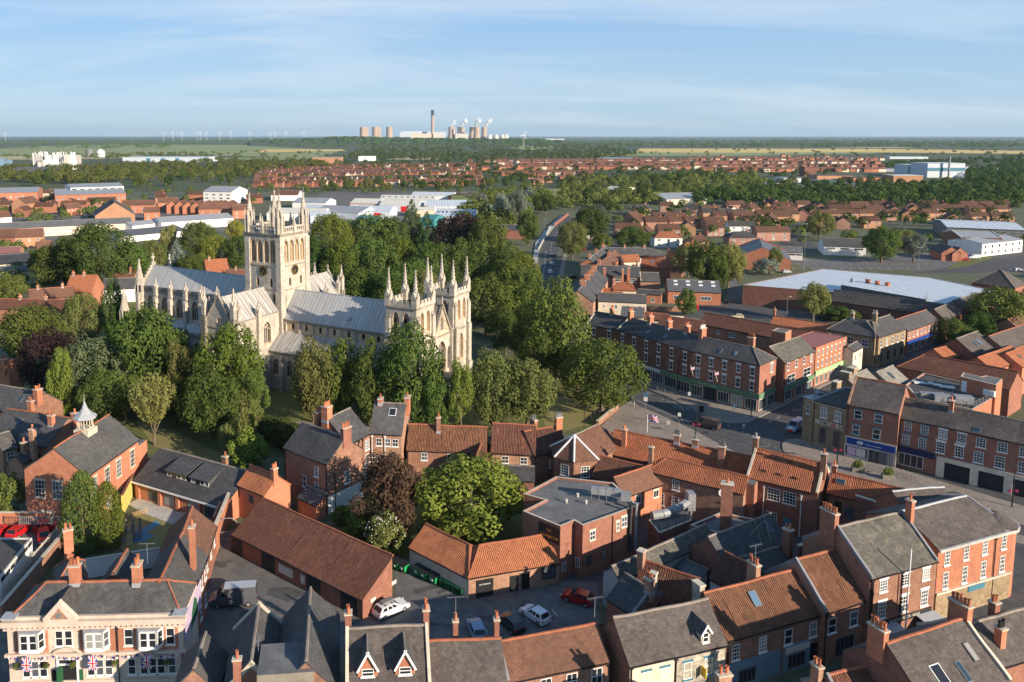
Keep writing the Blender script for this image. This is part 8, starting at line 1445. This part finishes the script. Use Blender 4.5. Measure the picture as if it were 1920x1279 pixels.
# ---------------------------------------------------------------- vehicles
def car_meshes(kind):
 """side profile (x forward, z up) swept across the width with the cabin drawn in"""
 if kind=='estate':L,Wd,low,cab=4.75,1.84,[(0,.30),(0,.72),(.25,.95),(3.25,1.0),(4.45,.82),(4.75,.60),(4.75,.28)],[(.15,.95),(.60,1.46),(2.55,1.50),(3.35,.99)]
 elif kind=='hatch':L,Wd,low,cab=4.0,1.76,[(0,.30),(0,.80),(.12,.98),(2.85,1.0),(3.75,.84),(4.0,.62),(4.0,.28)],[(.12,.97),(.50,1.48),(2.1,1.52),(2.95,.99)]
 elif kind=='van':L,Wd,low,cab=5.4,1.98,[(0,.35),(0,1.15),(.0,1.2),(4.3,1.2),(5.1,1.02),(5.4,.80),(5.4,.32)],[(.02,1.19),(.10,2.05),(3.7,2.10),(4.5,1.19)]
 else:L,Wd,low,cab=6.0,2.05,[(0,.38),(0,1.3),(.0,1.4),(4.9,1.4),(5.7,1.15),(6.0,.95),(6.0,.35)],[(.02,1.39),(.06,2.50),(4.2,2.55),(5.1,1.39)]
 w=Wd/2;b=MB();g=MB()
 def side(y,tuck):return y
 n=len(low)
 for s in(-1,1):
  pts=[(x,s*w,z)for x,z in low];b.poly(pts if s<0 else list(reversed(pts)))
 for(x0,z0),(x1,z1)in zip(low,low[1:]+low[:1]):b.poly([(x0,-w,z0),(x0,w,z0),(x1,w,z1),(x1,-w,z1)])
 wc=w-.20;(x0,z0),(x1,z1),(x2,z2),(x3,z3)=cab;wb=w-.05
 for s in(-1,1):
  q=[(x0,s*wb,z0),(x3,s*wb,z3),(x2,s*wc,z2),(x1,s*wc,z1)];b.poly(q if s>0 else q[::-1])
  def lp(u,v):a=Vector(q[0]).lerp(Vector(q[1]),u);c=Vector(q[3]).lerp(Vector(q[2]),u);p=a.lerp(c,v);p.y+=s*.012;return p
  if kind in('estate','hatch'):spans=[(.10,.36),(.40,.63),(.66,.88)]
  else:spans=[(.74,.92)]
  for u0,u1 in spans:r_=[lp(u0,.14),lp(u1,.14),lp(u1-.02,.88),lp(u0+.02,.88)];g.poly(r_ if s>0 else r_[::-1])
 b.poly([(x1,-wc,z1),(x2,-wc,z2),(x2,wc,z2),(x1,wc,z1)]);b.poly([(x0,-wb,z0),(x1,-wc,z1),(x1,wc,z1),(x0,wb,z0)]);b.poly([(x2,-wc,z2),(x3,-wb,z3),(x3,wb,z3),(x2,wc,z2)])
 def quad(pa,pb,pc,pd,off):
  pts=[Vector(p)for p in(pa,pb,pc,pd)];c=sum(pts,Vector())/4;nrm=(pts[1]-pts[0]).cross(pts[2]-pts[0]).normalized()*off;g.poly([c+(p-c)*.86+nrm for p in pts])
 quad((x2,-wc,z2),(x3,-wb,z3),(x3,wb,z3),(x2,wc,z2),.012)
 quad((x0,-wb,z0),(x1,-wc,z1),(x1,wc,z1),(x0,wb,z0),.012)
 wh=MB();r=.33 if kind in('estate','hatch')else.37
 ring=[(r*math.cos(k*.5236),r*math.sin(k*.5236))for k in range(12)];wh.ext([(x,-.11,z)for x,z in ring],0,(0,.22,0));rim=[(x*.6,z*.6)for x,z in ring];wh.poly([(x,-.115,z)for x,z in rim],1);wh.poly([(x,.115,z)for x,z in reversed(rim)],1)
 hl=MB();hl.box(-.06,.02,-.17,.17,-.07,.07)
 return dict(L=L,w=w,r=r,wx=(.17*L,.81*L),body=b.mesh('body',['paint_white'],uv=False),glass=g.mesh('glazing',['glass_dark'],uv=False),wheel=wh.mesh('wheel',['rubber','galvanised'],uv=False),light=hl.mesh('headlight',['paint_offwhite'],uv=False),tail=hl.mesh('tail_light',['paint_red'],uv=False))
CM={k:car_meshes(k)for k in('estate','hatch','van','bigvan')}
for nm,c in(('car_white',(.75,.75,.75)),('car_silver',(.42,.44,.46)),('car_black',(.015,.015,.018)),('car_red',(.32,.008,.012)),('car_blue',(.06,.10,.2)),('car_grey',(.10,.105,.115)),('car_lightblue',(.20,.30,.42)),('post_red',(.56,.012,.016)),('car_cream',(.6,.52,.36)),('car_bronze',(.085,.066,.056))):
 m,N_,L_,b_=newmat(nm);b_.inputs['Base Color'].default_value=(*c,1);b_.inputs['Roughness'].default_value=.28;b_.inputs['Coat Weight'].default_value=.5;b_.inputs['Coat Roughness'].default_value=.08
def vehicle(kind,paint,x,y,heading,label,group=None,name=None,small=False):
 """heading: degrees from picture-right (+x) on the ground, of the vehicle's nose"""
 M_=CM[kind];b=P(x,y);rot=rad(heading);L=M_['L'];root=tag(empty(name or('van' if 'van' in kind else 'car'),(b.x-math.cos(rot)*L/2,b.y-math.sin(rot)*L/2,.015),rot),label,'van' if 'van' in kind else 'car',group)
 o=inst('body',M_['body'],root);o.material_slots[0].link='OBJECT';o.material_slots[0].material=MATS[paint];inst('glazing',M_['glass'],root)
 for wx in M_['wx']:
  for s in(-1,1):inst('wheel',M_['wheel'],root,(wx,s*(M_['w']-.10),M_['r']))
 if not small:
  for s in(-1,1):inst('headlight',M_['light'],root,(L+.01,s*M_['w']*.72,.68));inst('tail_light',M_['tail'],root,(.0,s*M_['w']*.8,.8),math.pi)
 return root
e=vehicle('estate','car_white',733,1148,38,'white estate car with a roof box parked at the garage gable');a=MB();a.box(.9,2.6,-.35,.35,1.62,1.92);a.box(1.2,1.3,-.6,.6,1.5,1.62);a.box(2.2,2.3,-.6,.6,1.5,1.62);a.build('roof_box',['paint_grey'],e)
bv=vehicle('bigvan','car_grey',438,1132,186,'dark grey high-roofed delivery van unloading in the yard');part_box(bv,'open_side_door',3.0,4.0,-1.06,-1.03,.6,2.1,'paint_black');part_box(bv,'roof_panel',.1,4.1,-.8,.8,2.56,2.60,'car_silver')
vehicle('hatch','car_red',1083,1128,150,'dark red hatchback parked deep in the shaded yard');vehicle('hatch','car_white',1003,1160,128,'small white hatchback in the shaded yard');vehicle('hatch','car_black',958,1176,118,'black and bronze car half hidden behind the rooftops');vehicle('hatch','car_lightblue',893,1188,100,'pale car peeping over the red ridge at bottom centre')
vehicle('van','car_bronze',1324,801,140,'dark bronze van driving through the square');vehicle('van','car_lightblue',1492,806,222,'pale blue van waiting at the side street')
vehicle('estate','car_silver',1012,670,160,'silver car seen between the churchyard trees');vehicle('hatch','post_red',90,994,20,'bright red post van nearest the green cypress',name='van');vehicle('hatch','post_red',82,1014,-60,'faded red post van facing the palisade fence',name='van');vehicle('hatch','post_red',36,1002,80,'red post van roof showing above the white office',name='van');vehicle('hatch','post_red',-4,1003,80,'red post van cut off by the left edge',name='van')
g='small cars on the streets'
for kd,pt,x,y,hd,lab in(('hatch','car_grey',1037,481,100,'dark car climbing towards the road bridge'),('hatch','car_silver',1034,497,95,'silver car on the curving road in front of the dark one'),('hatch','car_white',1031,512,85,'two-tone car at the foot of the curving road'),('hatch','car_black',1073,522,40,'dark car turning at the junction'),('hatch','car_blue',1062,527,40,'second car waiting at the junction'),('hatch','car_red',1095,471,70,'red car parked under the street trees'),('van','car_white',1108,448,0,'white van parked beside the estate trees'),('hatch','car_black',1104,484,80,'black car parked along the terrace street'),('hatch','car_silver',1100,464,75,'pale car behind the parked red car'),('hatch','car_black',1360,569,160,'black car by the modern brick office'),('hatch','car_cream',1382,597,170,'cream car behind the long pantile warehouse'),('hatch','car_red',1808,489,175,'red car in the far car park'),('van','car_white',1826,485,175,'white van beside the far red car'),('hatch','car_black',1900,532,170,'dark car on the access road at right edge'),('hatch','car_silver',1908,509,10,'pale car at the right edge of access road'),('hatch','car_silver',1475,512,5,'grey car at the edge of the car park'),('hatch','car_red',1440,440,20,'small red car on the estate road'),('hatch','car_blue',1462,432,90,'dark blue car on the estate road'),('hatch','car_black',172,533,90,'dark car in the lane behind the orange gables'),('hatch','paint_yellow',181,540,90,'yellow car in the lane by the abbey'),('hatch','car_silver',184,549,90,'pale car below the yellow car'),('hatch','car_white',1005,538,80,'white car at the churchyard road edge')):
 vehicle(kd,pt,x,y,hd,lab,g,small=True)
 # ---------------------------------------------------------------- people (skinned skeletons)
def person(x,y,heading,label,top,legs,z=.0,hgt_=1.72,pose=0,hair='hair',world=None):
 b=world or P(x,y,z);k=hgt_/1.75;me=bpy.data.meshes.new('person');sw=.16 if pose==1 else.05
 V=[((0,0,.93),.125),((0,0,1.15),.12),((0,0,1.36),.145),((0,0,1.49),.055),((0,0.01,1.58),.075),((0,.015,1.68),.085),((.09,0,.88),.085),((.11,sw,.50),.058),((.11,sw*.6,.09),.04),((.12,sw*.6+.14,.035),.035),((-.09,0,.88),.085),((-.11,-sw,.50),.058),((-.11,-sw*1.6,.09),.04),((-.12,-sw*1.6+.14,.035),.035),((.19,0,1.40),.06),((.25,.02-sw,1.14),.043),((.24,.12-sw,.90),.032),((.24,.17-sw,.82),.035),((-.19,0,1.40),.06),((-.25,.02+sw,1.14),.043),((-.24,.12+sw,.90),.032),((-.24,.17+sw,.82),.035)]
 if pose==2:V[16]=((.18,.34,1.08),.032);V[17]=((.12,.44,1.08),.035);V[20]=((-.18,.34,1.08),.032);V[21]=((-.12,.44,1.08),.035)
 E=[(0,1),(1,2),(2,3),(3,4),(4,5),(0,6),(6,7),(7,8),(8,9),(0,10),(10,11),(11,12),(12,13),(2,14),(14,15),(15,16),(16,17),(2,18),(18,19),(19,20),(20,21)]
 me.from_pydata([Vector(v)*k for v,_ in V],E,[]);o=bpy.data.objects.new('person',me);COL.objects.link(o);md=o.modifiers.new('skin','SKIN');md.use_smooth_shade=True
 for i,(v,r)in enumerate(V):me.skin_vertices[0].data[i].radius=(r*k,r*k*(.78 if i<3 else 1))
 me.skin_vertices[0].data[0].use_root=True;sb_=o.modifiers.new('sub','SUBSURF');sb_.levels=1;sb_.render_levels=1
 bpy.context.view_layer.update();m2=bpy.data.meshes.new_from_object(o.evaluated_get(bpy.context.evaluated_depsgraph_get()));bpy.data.objects.remove(o);m2.name='person';m2.materials.clear()
 for nm in('skin',top,legs,'rubber'):m2.materials.append(MATS[nm])
 for p in m2.polygons:
  c=p.center/k;p.material_index=0 if c.z>1.47 or(abs(c.x)>.205 and c.z<1.2 and(c.z<1.12 or pose==2))else(1 if c.z>.94 else(2 if c.z>.10 else 3))
  if c.z<=.94 and abs(c.x)>.205:p.material_index=0
  p.use_smooth=True
 r=tag(inst('person',m2,None,(b.x,b.y,b.z+.02),rad(heading-90)),label,'person');h=MB();h.lathe([(.001,1.80),(.07,1.785),(.098,1.73),(.1,1.66),(.09,1.60)],10);ho=h.build('hair',[hair],r,(0,-.012,0));ho.scale=(k,k,k);return r
person(1394,808,-60,'person in white shirt and tan trousers crossing the square','cloth_white','cloth_tan',pose=1);person(433,1146,80,'person in pale top and dark trousers at the open van door','cloth_white','cloth_dark',pose=2)
person(301,1279,20,'person in teal clothes walking past the pub','cloth_teal','cloth_dark',pose=1)
# ---------------------------------------------------------------- flags
def flag_mesh(w,h,name='flag',wave=.08):
 a=MB();nx,ny=24,14
 def col(u,v):
  x,y=(u-.5)*2,(v-.5)*1.2;
  if abs(x)<.12 or abs(y)<.12:return 0
  if abs(x)<.2 or abs(y)<.2:return 1
  d=abs(abs(y)-abs(x)*.6);
  if d<.045:return 0
  return 1 if d<.15 else 2
 for i in range(nx):
  for j in range(ny):
   def p(q,r):u,v=q/nx,r/ny;return((u-.5)*w,wave*math.sin(u*7+v*2),(v-.5)*h)
   c=col((i+.5)/nx,(j+.5)/ny);a.poly([p(i,j),p(i+1,j),p(i+1,j+1),p(i,j+1)],c)
 return a.mesh(name,['flag_red','paint_white','flag_blue'],uv=False)
fm_=flag_mesh(1.7,1.0);PB=pub.location;pr=pub.rotation_euler.z;PL=BLD['cream stone corner pub with red brick panels, bay windows and hanging flags'][1]
for c,lab in((.128,'union flag hanging under the pub bay at the left'),(.50,'union flag hanging under the middle pub bay'),(.805,'union flag hanging under the right-hand pub bay')):
 u=c*PL;q=Vector((u*math.cos(pr)+1.15*math.sin(pr),u*math.sin(pr)-1.15*math.cos(pr),3.75));o=tag(inst('flag',fm_,None,(PB.x+q.x,PB.y+q.y,q.z)),lab,'flag','flags on the corner pub');o.rotation_euler=(0,rad(90),pr)
bu=MB()
for k in range(44):u=PL*(k+.5)/44;z=4.25-.35*math.sin((k%11)/11*math.pi);bu.poly([(u-.16,-.42,z),(u+.16,-.42,z),(u,-.42,z-.35)],k%3)
o=bu.build('bunting',['paint_white','paint_pink','flag_blue'],None,tuple(PB),pr);tag(o,'string of bunting along the front of the pub','bunting')
for c,z,lab in((.055,3.2,'hanging flower basket at left end of the pub'),(.225,3.2,'flower basket left of the pub door'),(.375,3.2,'flower basket right of the pub door'),(.61,3.2,'flower basket beside the pub drainpipe'),(.91,3.2,'flower basket near the right end of pub')):
 u=c*PL;q=Vector((u*math.cos(pr)+.55*math.sin(pr),u*math.sin(pr)-.55*math.cos(pr),z));r=tag(empty('hanging_basket',(PB.x+q.x,PB.y+q.y,q.z)),lab,'flower basket','flower baskets on the pub');inst('basket',PROTO['bush',1][0],r,(0,0,-.35),0,(.75,.75,.7));a=MB();a.bar((0,0,.3),(0,.4,.7),.02,0,4);a.build('bracket',['paint_black'],r)
def flagpole(x,y,z,h,label,lean=(0,0),w=1.9,rz=0.3):
 b=P(x,y,z);r=tag(empty('flag',tuple(b)),label,'flag');a=MB();a.bar((0,0,0),(lean[0],lean[1],h),.05,0,6);a.build('pole',['paint_white'],r);o=inst('cloth',fm_,r,(lean[0]+w*.42,lean[1],h-.7),rz,(w/1.9,)*3);return r
flagpole(1213,815,8.4,3.6,'union flag flying above the long pantile range',(0,0),2.3,-.5)
for x,y,lab in((1300,706,'angled flagpole left on the green-fronted shop'),(1345,716,'second angled flagpole on the green-fronted shop')):flagpole(x,y,5.2,3.0,lab,(-1.2,-1.4),1.2,.4)
# ---------------------------------------------------------------- bins
def bin_big():
 b=MB();b.poly([(-.55,-.4,.25),(.55,-.4,.25),(.65,-.52,1.2),(-.65,-.52,1.2)]);b.poly([(.55,.4,.25),(-.55,.4,.25),(-.65,.5,1.2),(.65,.5,1.2)]);b.poly([(.55,-.4,.25),(.55,.4,.25),(.65,.5,1.2),(.65,-.52,1.2)]);b.poly([(-.55,.4,.25),(-.55,-.4,.25),(-.65,-.52,1.2),(-.65,.5,1.2)]);b.box(-.7,.7,-.57,-.45,1.08,1.2)
 l=MB();l.slab([(-.7,-.58,1.22),(.7,-.58,1.22),(.7,.55,1.42),(-.7,.55,1.42)],.06);w=MB();w.bar((0,-.04,.1),(0,.04,.1),.1,0,8);n=MB();n.box(-.2,.2,-.57,-.5,.6,.95)
 return b.mesh('bin_body',['bin_green'],uv=False),l.mesh('lid',['paint_black'],uv=False),w.mesh('wheel',['rubber'],uv=False),n.mesh('sticker',['paint_white'],uv=False)
BB=bin_big();sh_r=shed[0].rotation_euler.z
for i,(x,y)in enumerate(((744,1067),(757,1072),(784,1079),(797,1086),(814,1094))):
 b=P(x,y);r=tag(empty('wheelie_bin',tuple(b),sh_r),['big green bin nearest the garage range','second big green bin from the garage','middle big green bin, after a gap','fourth big green bin in the row','last big green bin before the small ones'][i],'bin','big green bins along the shed')
 for nm,m in zip(('bin_body','lid','sticker'),(BB[0],BB[1],BB[3])):inst(nm,m,r)
 for sx in(-.45,.45):
  for sy in(-.35,.35):inst('wheel',BB[2],r,(sx,sy,0))
sb_=MB();sb_.box(-.27,.27,-.3,.3,.05,1.0);sl_=MB();sl_.slab([(-.3,-.34,1.02),(.3,-.34,1.02),(.3,.32,1.1),(-.3,.32,1.1)],.05);sbm,slm=sb_.mesh('bin_body',['bin_dark_green'],uv=False),sl_.mesh('lid',['bin_dark_green'],uv=False)
for i in range(6):b=P(829+i*7.2,1099+i*3.6);r=tag(empty('wheelie_bin',tuple(b),sh_r),'small dark green wheelie bin in the row below the big ones','bin','small dark green bins along the shed');inst('bin_body',sbm,r);inst('lid',slm,r)
for x,y,m,lab in((1297,583,'bin_green','round green bin by the small tree'),(1304,580,'paint_red','red bin beside the green one'),(1788,479,'paint_blue','row of blue bins at the car park lodge')):
 b=P(x,y);a=MB();a.cone(0,0,0,1.3,.85,1.0,10);a.cone(0,0,1.3,1.75,1.05,.3,10);tag(a.build('recycling_bin',[m],None,b),lab,'bin')
 # ---------------------------------------------------------------- street furniture
def lamp(x,y,ty,label,heads=1,basket=False,mat='paint_black',arm=.9):
 b=P(x,y);h=hgt(b,ty);r=tag(empty('street_lamp',tuple(b)),label,'street lamp');a=MB();a.bar((0,0,0),(0,0,h*.25),.11,0,8);a.bar((0,0,h*.25),(0,0,h),.07,0,8,.05);a.build('post',[mat],r)
 for k in range(heads):
  s=(1,-1)[k];q=MB();q.bar((0,0,h-.1),(s*arm,0,h+.1),.04,0,5);q.build('arm',[mat],r);q=MB();q.box(s*arm-.3,s*arm+.3,-.14,.14,h+.02,h+.16);q.build('lamp_head',['paint_offwhite' if mat!='paint_black' else mat],r)
 if basket:
  for s in(-1,1):
   q=inst('flower_basket',PROTO['bush',1][0],r,(s*.55,0,2.6),0,(.62,.62,.5));q.material_slots[0].link='OBJECT';q.material_slots[0].material=MATS['flower_pink']
 return r
lamp(1304,822,757,'black lamp column with cameras and flower baskets in the square',2,True,arm=.35);lamp(1408,783,720,'thin black lamp column at the green corner shop',1);lamp(1569,872,790,'black lamp column with flower baskets outside the stone bank',1,True);lamp(1897,952,872,'lamp column with cameras and pink flower baskets outside arcade',2,True)
lamp(1270,734,675,'slim lamp column before the slate terrace',1);lamp(1475,592,557,'grey lamp column by the supermarket flank',1,False,'galvanised');lamp(1507,510,420,'very tall grey mast with square head by the white building',1,False,'galvanised',.3);lamp(1722,508,464,'grey twin lamp column in the car park',2,False,'galvanised');lamp(1790,476,451,'far grey twin lamp column by the health centre',2,False,'galvanised');lamp(1020,440,412,'pale lamp column on the bridge bend',1,False,'galvanised');lamp(1070,418,390,'pale lamp column at the bridge crest',1,False,'galvanised');lamp(1060,530,485,'dark lamp column at the road junction',1)
r=tag(empty('lantern',tuple(P(1095,808))),'old-fashioned black lantern cluster on the green','street lamp');a=MB();a.bar((0,0,0),(0,0,4.2),.07,0,6)
for t in range(8):t0,t1=math.pi*t/8,math.pi*(t+1)/8;a.bar((1-1*math.cos(t0),0,4.2+.8*math.sin(t0)),(1-math.cos(t1),0,4.2+.8*math.sin(t1)),.04,0,4)
a.build('post',['paint_black'],r)
for dx_,z in((2.0,3.5),(1.2,2.6),(3.0,3.7)):a=MB();a.cone(dx_,0,z,z+.55,.2,.3,6);a.cone(dx_,0,z+.55,z+.85,.36,.05,6);a.bar((dx_,0,0 if dx_==3 else z),(dx_,0,z+.9),.03,0,4);a.build('lamp_head',['paint_black'],r)
def sign(x,y,ty,label,cols,w=.7,h=.9):
 b=P(x,y);t=hgt(b,ty);r=tag(empty('sign_post',tuple(b),rad(-25)),label,'sign');a=MB();a.bar((0,0,0),(0,0,t),.05,0,6);a.build('post',['galvanised'],r);z=t
 for i,c in enumerate(cols):a=MB();a.box(-w/2,w/2,-.1,-.05,z-h,z);a.build('sign_face',[c],r);z-=h+.06
sign(1210,768,736,'tall bus-stop sign with blue over white panel',('paint_skyblue','paint_white'),.85,.95);sign(1273,804,774,'pole carrying a white instruction board in the square',('paint_white','screen_dark'),.6,.75);sign(1292,753,735,'white parking sign outside the terrace',('paint_white',),.6,.8);sign(1376,775,758,'white sign on the pavement of green corner shop',('paint_white',),.5,.8);sign(1481,820,800,'no-entry board at the mouth of the side street',('paint_white','paint_red'),.9,.5);sign(1253,797,789,'low white information board in the square',('paint_offwhite',),.7,.8)
bl_=MB();bl_.cone(0,0,0,.95,.11,.10,8);bl_.cone(0,0,.95,1.02,.12,.06,8);blm=bl_.mesh('bollard',['concrete'],uv=False)
for x,y in((1189,761),(1235,787)):tag(inst('bollard',blm,None,tuple(P(x,y,.13))),'short pale bollard on the square pavement by the kerb','bollard','bollards on the square')
a=MB();a.box(-.4,.4,-.4,.4,.14,1.25);a.box(-.45,.45,-.45,.45,1.25,1.35);tag(a.build('litter_bin',['paint_black'],None,P(1315,773)),'black litter bin outside the green corner shop','bin')
for x,y,lab in((1608,884,'clipped round shrub in dark planter before chemist'),(1665,898,'second planter shrub before navy-signed shop')):
 r=tag(empty('planter',tuple(P(x,y,.14)),rad(-14)),lab,'planter');a=MB();a.box(-1.0,1.0,-.55,.55,0,.8);a.build('box',['timber_grey'],r);q=inst('shrub',PROTO['bush',2][0],r,(0,0,.6),0,(1.9,1.5,1.5));q.material_slots[0].link='OBJECT';q.material_slots[0].material=MATS['leaf_lime']
 # playground tower, aerials
r=tag(empty('play_tower',tuple(P(250,1006)),.3),'wooden play tower on blue safety surface','play tower');a=MB()
for x in(-1,0,1):
 for y in(-.8,.8):a.bar((x,y,0),(x,y,2.4),.18,0,6)
a.box(-1,1,-.8,.8,1.0,1.15);a.build('tower',['timber_grey'],r);a=MB();a.slab([(-1,-2.4,0),(.0,-2.4,0),(.0,-.8,1.1),(-1,-.8,1.1)],.1);a.build('ramp',['timber'],r)
def aerial(par,loc,h=2.4):
 a=MB();a.bar((0,0,0),(0,0,h),.025,0,4);a.bar((-.9,0,h),(.9,0,h),.02,0,4)
 for k in range(7):x=-.85+k*.28;a.bar((x,-.35,h),(x,.35,h),.012,0,3)
 o=a.build('aerial',['galvanised'],par,loc);return o
aerial(BLD['twin-pitched slate house with a stone-coped gable and a television aerial'][0],(2.0,2.0,8.0));aerial(pub,(PL*.73,5,11.5));aerial(BLD['small dark slate house'][0]if 'small dark slate house' in BLD else t4[0],(t4[1]*.1,.6,6.6))
for lab,u,v,z in(('plain grey tiled house with red ridge',.42,.72,11.5),('brown tiled shop with white upper',.97,.5,9.5),('large grey-brown slate roof with red',.0,.6,11.5),('tall dark-roofed brick house',.98,.55,14),('large dark slate house with banded',.3,.6,10.5),('long orange pantile range',.47,.5,11),('hipped three-storey corner shop',.0,.5,17),('red brick chemist with teal',.5,.5,15),('long three-storey brick row',.36,.42,14),('long brown pantile shop',.56,.6,11.5)):
 for k in BLD:
  if k.startswith(lab):q=BLD[k];aerial(q[0],(u*q[1],v*q[2],z-.8),2.2)
  # ---------------------------------------------------------------- the air
hz=MB();hz.box(-22000,22000,-260,34000,-1.2,330);ho=hz.build('haze',['steam']);ho['kind']='stuff';ho['label']='thin blue-white summer haze over the plain';ho['category']='haze'
m,N_,L_,b_=newmat('haze_air');N_.remove(b_);pv=N_.new("ShaderNodeVolumePrincipled");pv.inputs['Color'].default_value=(.58,.80,1.0,1);pv.inputs['Density'].default_value=3.0e-5;pv.inputs['Anisotropy'].default_value=.1;L_.new(pv.outputs[0],N_["Material Output"].inputs[1])
ho.data.materials.clear();ho.data.materials.append(m)
